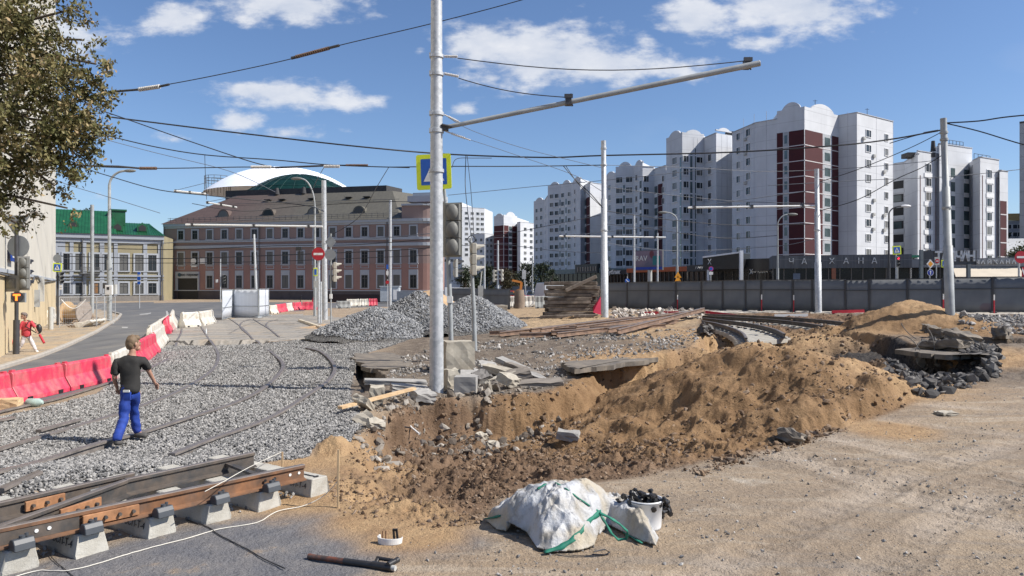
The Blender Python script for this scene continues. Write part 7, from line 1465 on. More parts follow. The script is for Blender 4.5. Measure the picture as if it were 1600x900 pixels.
hump=.34*np.exp(-(((U+.03)/.42)**2+((V_-.36)/.40)**2))+.28*np.exp(-(((U-.34)/.26)**2+((V_-.38)/.32)**2))+.22*np.exp(-(((U+.45)/.3)**2+((V_-.22)/.25)**2))+.22*np.exp(-(((U-.58)/.22)**2+((V_-.18)/.3)**2))+.14*np.exp(-(((U+.12)/.3)**2+((V_-.0)/.2)**2))
fold=.060*crease(U*2.2+V_*1.6,V_*2.4-U*.8,301)+.045*crease(U*5-V_*2,V_*4,305)+.012*crease(U*12,V_*10+U*5,309)
lift=.10*np.exp(-(((U+.62)/.22)**2))*(V_<.2)+.07*np.exp(-(((U-.36)/.10)**2))*(V_<.10)+.03
rim=sstep(0,.10,sdf)
Zb=rim*(.05+hump*(.35+.65*c_t)+fold*(.4+.6*c_t)); Zb=.54*np.tanh(Zb*1.35/.54)+lift*(1-.6*rim)+.02*crease(U*7,V_*7,333)*rim
Xb=U+.05*fbm(U*4,V_*4,311,3)*rim; Yb_=V_+.05*fbm(U*4,V_*4,321,3)*rim
vi=-np.ones(U.shape,int); keep=sdf>.004; vi[keep]=np.arange(keep.sum()); vs=np.stack([Xb[keep],Yb_[keep],Zb[keep]],1)
fs=[(vi[j,i],vi[j,i+1],vi[j+1,i+1],vi[j+1,i])for j in range(nv-1)for i in range(nu-1)if min(vi[j,i],vi[j,i+1],vi[j+1,i+1],vi[j+1,i])>=0]
bag=empty('bulk_bag',tuple(O_),0,'collapsed dirty white woven bulk bag with green straps on the dirt in front','bag')
mb=MB(); mb.smooth=True; mb.add(vs.tolist(),fs); bo=mb.build('bag_fabric',BAGM,bag); sl=bo.modifiers.new('thick','SOLIDIFY'); sl.thickness=.012
bvh=BVHTree.FromPolygons([Vector(v_)+O_ for v_ in vs.tolist()],fs)
def on_bag(px,py):
 d=(W(px,py,7)-cam.location).normalized(); h_=bvh.ray_cast(Vector(cam.location),d);
 if h_[0]is None:p=GZ(px,py,.02); return p,Vector((0,0,1))
 return h_[0],h_[1]
GSTR=mat('green_strap',(.012,.15,.10),.7,.3,12,bump=.004,bscale=60)
def strap(pix,w,name='strap',free=None):
 pts=[]
 for i,p in enumerate(pix):
  if len(p)==3:pts.append((GZ(p[0],p[1],0)if False else W(p[0],p[1],p[2]),Vector((0,-.6,.8))))
  else:a,n=on_bag(*p); pts.append((a+n*.012,n))
 out=[]
 for i in range(len(pts)-1):
  for k in range(6):f=k/6; out.append((pts[i][0].lerp(pts[i+1][0],f),pts[i][1].lerp(pts[i+1][1],f).normalized()))
 out.append(pts[-1]); mb=MB(); vs=[]
 for i,(p,n)in enumerate(out):
  t_=(out[min(i+1,len(out)-1)][0]-out[max(i-1,0)][0]).normalized(); s_=t_.cross(n).normalized(); wob=w*(1+.2*math.sin(i*.9)); vs+=[p-s_*wob-O_,p+s_*wob-O_]
 mb.smooth=True; mb.add(vs,[(2*i,2*i+1,2*i+3,2*i+2)for i in range(len(out)-1)]); o=mb.build(name,GSTR,bag); so=o.modifiers.new('thick','SOLIDIFY'); so.thickness=.006; return o
strap([(868,755),(885,765),(903,779),(920,790),(936,800)],.008)
strap([(938,800),(922,812),(908,830),(893,845),(875,856),(850,864)],.024)
strap([(936,801,6.85),(952,808,6.8),(968,818,6.8),(981,830,6.85),(978,842,6.9),(966,843,6.9),(955,832,6.85),(945,815,6.85),(938,804,6.85)],.012)
strap([(758,811),(770,809),(783,806)],.012); strap([(840,765),(848,760),(853,757)],.012); strap([(975,833),(990,842),(1003,850)],.014)
mb=MB(); pts=[GZ(928,862,.01),GZ(945,858,.012),GZ(953,863,.01),GZ(945,867,.01),GZ(925,866,.01)]; mb.tube([p-pts[0]for p in pts],.006,6); o=mb.build('wire_loop',DSTEEL); o.location=pts[0]; tag(o,'thin dark wire loop on the ground before the bag','wire')
bk_=GZ(1011,829,0); bk=empty('bucket',(bk_.x,bk_.y+.12,0),0,'white plastic bucket full of black rail bolts behind the bag','bucket')
mb=MB(); mb.lathe([(.0,0),(.165,0),(.168,.02),(.182,.27),(.19,.272),(.19,.30),(.178,.30),(.174,.25),(.15,.04),(0,.03)],n=30); mb.sm=[True]*len(mb.sm); mb.build('bucket_body',mat('white_bucket_plastic',(.68,.69,.70),.4,.05),bk); mb=MB(); mb.tube([(.19*math.cos(a),.19*math.sin(a),.285-.1*math.sin(a)if a<3.2 else .285)for a in np.linspace(3.3,6.1,12)],.004,5); mb.build('bucket_handle',DSTEEL,bk)
BLT=mat('black_oiled_steel',(.022,.021,.022),.4,.3,20); mb=MB(); mb.tube([(0,0,0),(0,0,.12)],.016,8); mb.tube([(0,0,.0),(0,0,.022)],.032,6); mb.tube([(0,0,.09),(0,0,.115)],.03,6); b0=mb.build('rail_bolt',BLT); tag(b0,'black oiled rail bolt heaped in or beside the white bucket','bolt','black bolts heaped in the white bucket')
for i in range(46):
 o=b0 if i==0 else b0.copy()
 if i:COL.objects.link(o)
 a=rng.uniform(0,6.28); r_=.15*rng.random()**.5; o.location=(bk.location.x+r_*math.cos(a)-.03,bk.location.y+r_*math.sin(a),.24+.10*(1-r_/.16)*rng.random()+.02);
 if i>34:o.location=(bk.location.x+rng.uniform(.16,.26),bk.location.y+rng.uniform(.02,.14),.14+.1*rng.random());
 if i>40:o.location=(bk.location.x-rng.uniform(.18,.30),bk.location.y+rng.uniform(.1,.24),.03+.05*(i-41))
 o.rotation_euler=(rng.uniform(0,3.1),rng.uniform(0,3.1),rng.uniform(0,6.2))
mb=MB();
for i in range(34):c=Vector((rng.uniform(-.26,.30),rng.uniform(.05,.3),0)); c.z=rng.uniform(.0,.24)*max(.2,1-abs(c.x)*1.2); d=Vector((rng.normal(),rng.normal(),rng.normal()*.5)).normalized()*.05; mb.tube([c-d,c+d],.022,6)
o=mb.build('black_fittings',BLT); o.location=(bk.location.x,bk.location.y+.08,.02); tag(o,'heap of black oiled fittings behind the white bucket','fittings',kind='stuff')
a,b=GZ(482,869,.03),GZ(618,888,.03); sb=empty('torque_bar',tuple(a),0,'heavy steel bar with rust red handle and black coupling lying in front','tool'); d=b-a
mb=MB(); mb.tube([d*0,d*.02,d*.03,d*.43],[.024,.028,.023,.026],12); mb.build('handle',mat('red_brown_grip',(.19,.055,.025),.5,.35,12,col2=(.05,.035,.03)),sb); mb=MB(); mb.tube([d*.42,d*.9],[.029,.031],12); mb.tube([d*.74,d*.96],.036,12); mb.build('shaft',BLT,sb)
mb=MB(); mb.tube([d*.90,d*1.0],[.026,.024],10); mb.build('coupling_tip',ACM,sb); mb=MB(); n_=Vector((-d.y,d.x,0)).normalized(); mb.tube([d*.76+n_*.07+Vector((0,0,.04)),d*.98+n_*.06+Vector((0,0,.04))],.018,8); mb.tube([d*.93-n_*.02+Vector((0,0,.03)),d*.97+n_*.10+Vector((0,0,.04))],.026,8); mb.tube([d*.77,d*.76+n_*.08+Vector((0,0,.04))],.022,8); mb.build('clamp_lever',BLT,sb)
c=GZ(609,849,0); wt=empty('plastic_ring',tuple(c),0,'broken white plastic rim with black bolts standing in it','debris'); mb=MB(); pts=[Vector((.11*math.cos(a),.07*math.sin(a)+.02,0))for a in np.linspace(2.6,6.6,22)]; vs=[]
for i,p in enumerate(pts):vs+=[p+Vector((0,0,.0)),p*1.06+Vector((0,0,.05-.02*i/22+.02))]
mb.add(vs,[(2*i,2*i+1,2*i+3,2*i+2)for i in range(21)]); o=mb.build('rim',SWH,wt); so=o.modifiers.new('t','SOLIDIFY'); so.thickness=.008
for(x_,y_)in((-.075,.02),(-.045,.03)):mb=MB(); mb.tube([(x_,y_,0),(x_+.002,y_,.115)],.0065,6); mb.build('bolt',RUSTR,wt)
mb=MB(); mb.bar((.04,.04,0),(.03,.04,.12),.02,.02).bar((.075,.04,0),(.06,.04,.12),.02,.02).bar((.02,.04,.12),(.07,.04,.12),.02,.02); mb.build('black_clip',BLACKP,wt)
WOOD=mat('pale_stake_wood',(.50,.36,.21),.8,.15,6)
b=GZ(528,793,0); mb=MB(); mb.bar((0,0,-.05),(0.005,0,.66),.022,.02); o=mb.build('wooden_stake',WOOD); o.location=b; tag(o,'thin wooden stake with string by the right end of the rails','stake')
b=GZ(441,722,.1); mb=MB(); mb.bar((0,0,-.1),(0,0,.14),.02,.02); o=mb.build('wooden_stake',WOOD); o.location=b; tag(o,'short wooden stake on the gravel holding the upper string','stake')
STRG=mat('white_string',(.62,.59,.52),.8,.1)
def lay(name,label,pix,r,mt,cat,z=.012,free=()):
 pts=[GZ(px,py,z)if len(r_)==0 else GZ(px,py,r_[0])for(px,py,*r_)in pix]; fix=[len(p_)>2 for p_ in pix]; out=[]
 for i in range(len(pts)-1):
  p0=pts[max(i-1,0)]; p1=pts[i]; p2=pts[i+1]; p3=pts[min(i+2,len(pts)-1)]
  for k in range(8):t_=k/8; out.append(.5*((2*p1)+(p2-p0)*t_+(2*p0-5*p1+4*p2-p3)*t_**2+(3*p1-p0-3*p2+p3)*t_**3))
 out.append(pts[-1])
 for p in out:p.z=max(p.z,hz(p.x,p.y)+r+.004)
 mb=MB(); mb.tube([p-pts[0]for p in out],r,5); o=mb.build(name,mt); o.location=pts[0]; tag(o,label,cat)
lay('white_string','white string winding over the ground before the sleepers',[(15,905),(60,893),(115,891),(200,868),(240,857),(285,845),(340,828),(400,817),(425,803),(440,797),(475,790),(505,775,.1),(528,752,.28)],.0055,STRG,'string')
lay('white_string','upper white string crossing the rails to the short stake',[(320,768,.45),(350,752,.45),(380,735,.42),(410,720,.35),(441,706,.22)],.0045,STRG,'string')
lay('black_cable','thin black cable curving on the dirt below the sleepers',[(290,812),(320,822),(345,838),(380,855),(412,873),(445,888)],.006,BLACKP,'cable'); lay('black_cable','short crack like black cable near the bottom left',[(78,868),(95,885),(118,903)],.004,BLACKP,'cable')
for i,(px,py,lab,d_)in enumerate(((8,640,'square wooden block at the left edge beside the red barrier',(.55,.3,.22)),)):lump('wood_block',lab,px,py,d_,.2,WOOD,cat='block')
c=g(51,636); mb=MB(); mb.tube([(-.16,0,.09),(-.1,0,.09),(.12,.02,.09),(.2,.03,.09)],[.03,.09,.09,.035],10); o=mb.build('plastic_bottle',mat('pale_green_plastic',(.35,.45,.42),.3,.2,9)); o.location=(c.x,c.y,hz(c.x,c.y)); tag(o,'crushed pale green plastic bottle by the red barriers','bottle')
c=g(240,606)if False else g(322,522); mb=MB(); mb.tube([(0,0,0),(0,0,.22),(0,0,.26),(0,0,.33)],[.045,.045,.018,.018],8); o=mb.build('plastic_bottle',mat('clear_bottle',(.55,.57,.58),.3)); o.location=(c.x,c.y,hz(c.x,c.y)); tag(o,'small pale bottle standing on the paving slabs','bottle')
# --- people
SKIN=mat('skin',(.38,.21,.145),.55,.08,20); HAIRB=mat('blond_hair',(.15,.10,.058),.7,.3,40,stretch=(1,1,.3)); HAIRG=mat('grey_dark_hair',(.14,.11,.10),.7,.3,40)
def skin(name,J,E,mt,parent,sub=2,smooth=True):
 """J: name -> (world vec, radius or (rx, ry)); E edges; returns mesh object relative to parent"""
 o0=Vector(parent.location); names=list(J); me=bpy.data.meshes.new(name); me.from_pydata([Vector(J[n][0])-o0 for n in names],[(names.index(a),names.index(b))for a,b in E],[]); o=bpy.data.objects.new(name,me); COL.objects.link(o)
 sk=o.modifiers.new('skin','SKIN'); sk.branch_smoothing=.4;
 for i,n in enumerate(names):
  r=J[n][1]; me.skin_vertices[0].data[i].radius=r if isinstance(r,tuple)else(r,r); me.skin_vertices[0].data[i].use_root=(i==0)
 sb_=o.modifiers.new('sub','SUBSURF'); sb_.levels=sub; sb_.render_levels=sub; bpy.context.view_layer.update(); m2=bpy.data.meshes.new_from_object(o.evaluated_get(bpy.context.evaluated_depsgraph_get())); bpy.data.objects.remove(o)
 m2.materials.clear(); m2.materials.append(mt); m2.polygons.foreach_set('use_smooth',[smooth]*len(m2.polygons)); o=bpy.data.objects.new(name,m2); COL.objects.link(o); o.parent=parent; return o
def person(label,feet,J,shirt,trou,shoe,hair,hairm,face_dir,head_r=.105,sleeve=.5,sock=None,body_w=1.0):
 """J world joints: pelvis, chest, neck, head, lsh, lel, lwr, rsh, rel, rwr, lhip, lkn, lan, rhip, rkn, ran"""
 root=empty('person',tuple(feet),0,label,'person'); j={k:Vector(v_)for k,v_ in J.items()}
 waist=j['pelvis'].lerp(j['chest'],.45); jn={'pelvis':(j['pelvis'],(.12,.10)),'waist':(waist,(.115,.095)),'chest':(j['chest'],(.14,.10)),'neck0':(j['chest'].lerp(j['neck'],.8),(.07,.06)),'neck':(j['neck'],.05),'head0':(j['neck'].lerp(j['head'],.5),.058)}
 E=[('pelvis','waist'),('waist','chest'),('chest','neck0'),('neck0','neck'),('neck','head0')]
 for s in 'lr':
  jn[s+'sh']=(j[s+'sh'],.055); jn[s+'el']=(j[s+'el'],.040); jn[s+'wr']=(j[s+'wr'],.027); hd=(j[s+'wr']-j[s+'el']).normalized(); jn[s+'palm']=(j[s+'wr']+hd*.06,(.036,.018))
  E+=[('chest',s+'sh'),(s+'sh',s+'el'),(s+'el',s+'wr'),(s+'wr',s+'palm')]
  jn[s+'hip']=(j[s+'hip'],.085); jn[s+'kn']=(j[s+'kn'],.055); jn[s+'an']=(j[s+'an'],.038); E+=[('pelvis',s+'hip'),(s+'hip',s+'kn'),(s+'kn',s+'an')]
  ft=j[s+'toe']; jn[s+'ft']=(ft,(.035,.025)); E.append((s+'an',s+'ft'))
 fd=Vector(face_dir).normalized(); side=fd.cross(Vector((0,0,1)))
 body=skin('body',jn,E,SKIN,root,2)
 mb=MB(); hc=j['head']-Vector(feet); rotf=Matrix((side,fd,Vector((0,0,1)))).transposed(); mb.ell(hc,(head_r*.76,head_r*.94,head_r*1.16),20,16,rotf)
 T=lambda a,b,c_:hc+side*a*head_r+fd*b*head_r+Vector((0,0,c_*head_r)); R3=rotf
 mb.ell(T(0,1.02,-.12),(.018,.022,.03),8,6,R3); mb.ell(T(0,.62,-.75),(.05,.05,.045),10,6,R3); mb.ell(T(-.82,-.02,-.1),(.014,.024,.034),8,6,R3); mb.ell(T(.82,-.02,-.1),(.014,.024,.034),8,6,R3)
 for s in 'lr':
  hd=(j[s+'wr']-j[s+'el']).normalized(); pc=j[s+'wr']-Vector(feet)+hd*.085; up_=Vector((0,0,1)); sdv=hd.cross(up_); sdv=sdv.normalized()if sdv.length>.1 else Vector((0,1,0)); dn=hd.cross(sdv).normalized();
  if dn.z>0:dn=-dn
  for k in range(4):b0_=pc+sdv*(.026-.0175*k); L_=(.068,.078,.072,.055)[k]; mb.tube([b0_-hd*.02,b0_+hd*L_*.5+dn*.006,b0_+hd*L_*.85+dn*.028],[.0095,.009,.007],6)
  b0_=pc-hd*.055+sdv*.03; mb.tube([b0_,b0_+sdv*.022+hd*.03,b0_+sdv*.026+hd*.06+dn*.01],[.011,.010,.008],6)
 bm_=mb.build('tmp',SKIN); bm2=bpy.data.meshes.new('body')
 import bmesh
 bb=bmesh.new(); bb.from_mesh(body.data); bb.from_mesh(bm_.data); bb.to_mesh(bm2); bb.free(); bpy.data.objects.remove(bm_); bm2.materials.append(SKIN); bm2.polygons.foreach_set('use_smooth',[True]*len(bm2.polygons)); body.data=bm2
 for a in(-.34,.34):m2=MB(); m2.ell(T(a,.88,.05),(.014,.008,.009),8,5,R3); m2.build('eye',BLACKP,root)
 m2=MB(); m2.ell(T(0,.93,-.5),(.024,.008,.006),8,4,R3); m2.build('mouth',mat('lips',(.28,.09,.07),.5),root)
 m2=MB(); m2.ell(T(0,-.13,.22),(head_r*.84,head_r*.95,head_r*1.06),18,12,R3); m2.ell(T(0,-.5,-.1),(head_r*.74,head_r*.6,head_r*.85),14,10,R3); m2.ell(T(0,.35,.75),(head_r*.72,head_r*.68,head_r*.5),12,8,R3)
 if hair>1:
  for a in np.linspace(0,6.28,12)[:-1]:m2.ell(T(.7*math.cos(a),-.1+.7*math.sin(a)if math.sin(a)<.5 else .3,.35),(head_r*.35,head_r*.35,head_r*.4),8,6)
 hv=np.array(m2.v); hn=fbm(hv[:,0]*60+hv[:,2]*10,hv[:,1]*60+hv[:,2]*10,9,3); cen=np.array(hc); m2.v=[tuple(cen+(p-cen)*(1+.10*n_))for p,n_ in zip(hv,hn)]; m2.build('hair',hairm,root)
 w=body_w; sj={'hem':(j['pelvis']+Vector((0,0,-.11)),(.17*w,.135*w)),'pelvis':(j['pelvis']+Vector((0,0,.03)),(.165*w,.13*w)),'waist':(waist,(.163*w,.128*w)),'chest':(j['chest'],(.19*w,.13*w)),'nk':(j['chest'].lerp(j['neck'],.72),(.09,.075))}; SE=[('hem','pelvis'),('pelvis','waist'),('waist','chest'),('chest','nk')]
 for s in 'lr':sj[s+'sh']=(j[s+'sh'],.080); sj[s+'e']=(j[s+'sh'].lerp(j[s+'el'],sleeve+.1),.072); sj[s+'e2']=(j[s+'sh'].lerp(j[s+'el'],sleeve+.38),.066); SE+=[('chest',s+'sh'),(s+'sh',s+'e'),(s+'e',s+'e2')]
 so_=skin('shirt',sj,SE,shirt,root,2)
 tj={'top':(j['pelvis']+Vector((0,0,.16)),(.14*w,.11*w)),'pelvis':(j['pelvis']+Vector((0,0,.02)),(.15*w,.125*w))}; TE=[('top','pelvis')]
 for s in 'lr':m_=j[s+'kn'].lerp(j[s+'an'],.5); tj[s+'hip']=(j[s+'hip'],.105); tj[s+'th']=(j[s+'hip'].lerp(j[s+'kn'],.5),.092); tj[s+'kn']=(j[s+'kn'],.078); tj[s+'ca']=(m_,.072); tj[s+'an']=(j[s+'an']+Vector((0,0,.03)),.068); tj[s+'cf']=(j[s+'an']+Vector((0,0,-.035)),.066); TE+=[('pelvis',s+'hip'),(s+'hip',s+'th'),(s+'th',s+'kn'),(s+'kn',s+'ca'),(s+'ca',s+'an'),(s+'an',s+'cf')]
 skin('trousers',tj,TE,trou,root,2)
 for o in(so_,[c for c in bpy.data.objects if c.parent==root and c.name.startswith('trousers')][0]):
  co=np.empty(len(o.data.vertices)*3); o.data.vertices.foreach_get('co',co); co=co.reshape(-1,3); nr_=np.empty(len(co)*3); o.data.vertices.foreach_get('normal',nr_); nr_=nr_.reshape(-1,3); f_=.012*(1-np.abs(fbm(co[:,0]*9+co[:,2]*4,co[:,2]*9+co[:,1]*5,77,3))*3); co+=nr_*f_[:,None]; o.data.vertices.foreach_set('co',co.ravel()); o.data.update()
 for s in 'lr':
  ft=j[s+'toe']; an=j[s+'an']; d_=(ft-an); d_.z=0; d_=d_.normalized(); heel=an-d_*.05; heel.z=an.z-.04; tip=ft+d_*.05
  skin('shoe',{'h':(heel,(.058,.055)),'m':(heel.lerp(tip,.45),(.062,.055)),'t':(tip,(.058,.042))},[('h','m'),('m','t')],shoe,root,2)
  if sock:m2=MB(); m2.tube([an-Vector(feet)+Vector((0,0,-.02)),an-Vector(feet)+Vector((0,0,.05))],.046,10); m2.build('sock',sock,root)
 return root,j
BLACKT=mat('black_t_shirt',(.022,.021,.020),.85,.2,6); BLUET=mat('royal_blue_trousers',(.012,.05,.30),.8,.25,7,col2=(.008,.03,.20)); SHG=mat('dark_grey_shoe',(.07,.065,.06),.7,.2,10)
Ym=11.85; Yg=11.7
man,mj=person('man seen from behind in black t-shirt and blue work trousers walking over the gravel',(xat(198,11.9),11.9,0.02),dict(pelvis=W(204,606,11.92),chest=W(203,568,11.95),neck=W(207,549,11.95),head=W(208,536.5,11.97),lsh=W(184,564,11.90),lel=W(178,590,11.85),lwr=W(183,606,12.05),rsh=W(223,562,12.0),rel=W(233,581,12.1),rwr=W(241,596,12.2),lhip=W(196,614,11.9),lkn=W(194,652,11.85),lan=W(183,686,11.6),ltoe=W(187,693,11.65),rhip=W(209,613,11.96),rkn=W(209,645,12.15),ran=W(214,674,12.2),rtoe=W(226,681,12.2)),BLACKT,BLUET,SHG,1,HAIRB,(.55,.83,0),head_r=.108,sleeve=.5,sock=SWH)
m2=MB(); p=W(200,611,11.73)-Vector(man.location); m2.bar(p+Vector((-.07,0,-.08)),p+Vector((.05,0,-.08)),.03,.14); m2.build('back_pocket',BLUET,man,bevel=.01); m2=MB(); m2.box(p+Vector((-.02,-.01,.0)),(.10,.02,.035)); m2.build('pocket_cloth',SWH,man)
PINKS=mat('coral_red_shirt',(.50,.05,.065),.8,.15,6); WHT_T=mat('white_grey_trousers',(.52,.49,.50),.8,.15,8); WSH=mat('white_trainer',(.72,.71,.70),.6,.05); Yw=30.6
wom,wj=person('person in coral red shirt and pale trousers with a black bag striding on the pavement',(xat(38,Yw),Yw,-.15),dict(pelvis=W(41,523,Yw),chest=W(41,506,Yw),neck=W(39,499,Yw-.05),head=W(37.5,493.5,Yw-.1),lsh=W(35,503,Yw-.08),lel=W(31,514,Yw-.12),lwr=W(31,521,Yw-.25),rsh=W(49,503,Yw+.05),rel=W(54,511,Yw),rwr=W(57,516.5,Yw-.1),lhip=W(38,526,Yw-.05),lkn=W(34,537,Yw-.1),lan=W(27.5,547,Yw-.1),ltoe=W(22,549.5,Yw-.15),rhip=W(45,526,Yw+.05),rkn=W(51,537,Yw+.05),ran=W(56,547,Yw),rtoe=W(58,549.3,Yw-.15)),PINKS,WHT_T,WSH,2,HAIRG,(-.45,-.89,0),head_r=.115,sleeve=.75,body_w=1.25)
m2=MB(); c=Vector(wj['rsh'])+Vector((.20,.16,-.30))-Vector(wom.location); m2.ell(c,(.13,.11,.21),14,10); m2.tube([c+Vector((-.1,0,.2)),Vector(wj['rsh'])-Vector(wom.location)+Vector((-.02,-.1,.06)),Vector(wj['chest'])-Vector(wom.location)+Vector((.12,-.22,-.1)),c+Vector((-.05,-.1,-.15))],.022,6)
bgp=wrap(m2,'shoulder_bag',BLACKP,Vector(wom.location)); bgp.location=wom.location; bgp.data.transform(Matrix.Identity(4)); m_l=Vector(wom.location)
for v_ in bgp.data.vertices:v_.co+=m_l
tag(bgp,'black backpack worn by the person in the coral shirt','bag')
for(a,b,lab)in(((9,517),(24,541),'red plastic tube leaning on the left traffic light post'),((62,523),(69,536),'red plastic tube stub behind the person in the coral shirt')):
 p0,p1=W(*b,32),W(*a,32.1); mb=MB(); mb.tube([(0,0,0),p1-p0],.05,10); o=mb.build('red_tube',RWH); o.location=p0; tag(o,lab,'tube')
# --- cable reel, temporary fences
Yr=54; RW=mat('reel_wood',(.42,.29,.16),.8,.2,5,stretch=(.3,4,4)); RWD=mat('grey_reel_wood',(.27,.23,.20),.85,.2,5); zr_=hz(xat(115,Yr),Yr)
rr=empty('cable_reel',(xat(118,Yr),Yr,zr_),R(-8),'large wooden cable reel by the cream wall corner','cable reel'); rot=Matrix.Rotation(R(90),3,'Y')
mb=MB(); mb.tube([(-.62,0,.82),(.62,0,.82)],.55,28); mb.build('drum',RW,rr)
for x_,m_,r_ in((-.66,RW,.82),(.66,RWD,.82)):mb=MB(); mb.tube([(x_-.05,0,.82),(x_+.05,0,.82)],r_,32); mb.tube([(x_-.07,0,.82),(x_+.07,0,.82)],.12,12); mb.build('flange',m_,rr)
def tmp_fence(label,a,b,h,n=9):
 a=Vector(a); b=Vector(b); root=empty('wire_fence',tuple(a),0,label,'fence','temporary wire mesh fences'); d=b-a; u_=Vector((0,0,1)); mb=MB(); mb.tube([(0,0,0),u_*h],.022,6); mb.tube([d,d+u_*h],.022,6); mb.tube([u_*h,d+u_*h],.022,6); mb.tube([u_*.15,d+u_*.15],.022,6); mb.build('frame',GALV,root); mb=MB()
 for i in range(1,n):mb.tube([d*(i/n)+u_*.15,d*(i/n)+u_*h],.006,4)
 for i in range(1,7):mb.tube([u_*h*i/7,d+u_*h*i/7],.006,4)
 mb.build('wire_mesh',GALV,root); return root
def gb_(px,Y):return(xat(px,Y),Y,hz(xat(px,Y),Y))
tmp_fence('temporary wire fence before the wooden cable reel',gb_(93,49),gb_(150,50),2.0,18); tmp_fence('temporary wire fence turned edge on beside the curved lamp',gb_(151,50),gb_(163,55),2.0,8); tmp_fence('temporary wire fence behind the curved lamp foot',gb_(164,56),gb_(180,58),1.9,8)
mb=MB(); a,b=Vector(gb_(96,49))+Vector((0,0,1.85)),Vector(gb_(134,49.5))+Vector((0,0,1.85)); mb.tube([(b-a)*f+Vector((0,0,-.6*math.sin(math.pi*f)))for f in np.linspace(0,1,12)],.025,6); o=mb.build('plastic_chain',SWH); o.location=a; tag(o,'sagging white chain over the cable reel','chain')
x,y=sample(polyW([(90,512),(95,495),(150,492),(160,502),(130,512)]),500,None,0); stones('loose_soil',x,y,.05+.2*rng.random(len(x))**3,CLM,'dark loose soil below the cable reel',.7,.3)
# --- vehicles and stump far away
GLS=mat('vehicle_glass',(.02,.025,.03),.1,spec=.8)
Yv=76; v0=gb_(857,Yv); vn_=empty('white_van',v0,R(100),'white van seen from its front corner behind the timber pile','van'); mb=MB(); pr=[(-2.6,.35),(2.5,.35),(2.6,.9),(2.3,1.25),(1.6,1.95),(1.2,2.2),(-2.5,2.2),(-2.6,1.9)]; mb.plate(pr,(0,-1,0),(1,0,0),(0,0,1),(0,1,0),2.0)
VW=mat('van_white_paint',(.62,.64,.66),.35,.03); mb.build('body',VW,vn_,bevel=.06)
mb=MB(); mb.plate([(1.7,1.25),(2.25,1.28),(1.62,1.88),(1.5,1.88)],(0,-1.01,0),(1,0,0),(0,0,1),(0,-1,0),.02); mb.plate([(-.88,1.3),(.88,1.3),(.8,1.95),(-.8,1.95)],(2.05,0,.0),(0,1,0),(0,0,1),(1,0,0),.1); mb.build('window',GLS,vn_)
for x_ in(-1.7,1.7):
 for y_ in(-1,.78):mb=MB(); mb.tube([(x_,y_-.02,.35),(x_,y_+.22,.35)],.35,16); mb.build('wheel',BLACKP,vn_)
for y_ in(-.75,.75):mb=MB(); mb.box((2.6,y_,.85),(.06,.35,.22)); mb.build('headlight',ACM,vn_)
def car(label,x,Y,rz,paint,scale=1):
 root=empty('parked_car',(x,Y,hz(x,Y)),rz,label,'car','cars beyond the fence'); mb=MB(); pr=[(-2.1,.3),(2.1,.3),(2.15,.7),(1.9,.85),(.9,.95),(.4,1.42),(-1.0,1.45),(-1.7,.98),(-2.1,.9)]; mb.plate(pr,(0,-.85,0),(1,0,0),(0,0,1),(0,1,0),1.7); mb.build('body',paint,root,bevel=.05)
 mb=MB(); mb.plate([(-1.5,.98),(.8,.97),(.35,1.36),(-.95,1.38)],(0,-.865,0),(1,0,0),(0,0,1),(0,-1,0),.02); mb.build('window',GLS,root)
 for x_ in(-1.3,1.3):
  for y_ in(-.9,.68):mb=MB(); mb.tube([(x_,y_,.32),(x_,y_+.2,.32)],.32,14); mb.build('wheel',BLACKP,root)
 return root
car('dark red car beyond the white barriers',xat(805,84),84,R(20),mat('dark_red_paint',(.30,.012,.02),.3,.05)); car('dark blue car behind the leaning thin post',xat(819,90),90,R(70),mat('dark_blue_paint',(.03,.05,.10),.3,.05)); car('pale car in the distance left of the grey cabinet',xat(724,100),100,R(10),mat('silver_paint',(.42,.44,.46),.35,.05))
root=empty('white_van',gb_(722,92),R(8),'white minibus in the distance left of the leaning posts','van'); mb=MB(); mb.plate(pr:=[(-2.2,.3),(2.2,.3),(2.3,1.0),(1.6,1.9),(-2.2,1.95)],(0,-.9,0),(1,0,0),(0,0,1),(0,1,0),1.8); mb.build('body',VW,root,bevel=.05); mb=MB(); mb.plate([(-.4,1.1),(1.9,1.1),(1.45,1.75),(-.4,1.75)],(0,-.91,0),(1,0,0),(0,0,1),(0,-1,0),.02); mb.build('window',GLS,root)
for x_ in(-1.4,1.4):mb=MB(); mb.tube([(x_,-.95,.32),(x_,-.7,.32)],.32,14); mb.build('wheel',BLACKP,root)
root=empty('mini_excavator',gb_(811,74),0,'small orange digger arm beyond the white barriers','excavator'); OR=mat('orange_paint',(.62,.22,.04),.5,.1); mb=MB(); mb.bar((.1,0,.9),(.25,0,2.3),.2,.25).bar((.25,0,2.3),(-.7,0,2.5),.16,.2).bar((.1,0,1.6),(-.6,0,1.3),.14,.16); mb.build('arm',OR,root); mb=MB(); mb.box((.15,0,.9),(.8,.7,.7)); mb.build('cab',mat('dark_cab',(.06,.05,.07),.5),root,bevel=.04); mb=MB(); mb.box((.1,0,.3),(1.3,.9,.4)); mb.build('crawler',BLACKP,root,bevel=.08)
mb=MB(); mb.tube([(0,0,0),(.05,0,.7),(0,0,1.55)],[.5,.46,.42],10); o=mb.build('brown_stump',mat('brown_sacking',(.22,.17,.13),.9,.2,4)); o.location=gb_(811,62); tag(o,'brown wrapped stump between two white barriers','bollard')
mb=MB(); mb.bar((0,0,0),(-.35,0,3.4),.1,.1); mb.box((-.3,-.05,2.9),(.35,.06,.8)); o=mb.build('leaning_sign_post',GALV); o.location=gb_(824,66); tag(o,'thin leaning post with a grey sign back before the dark trees','post')
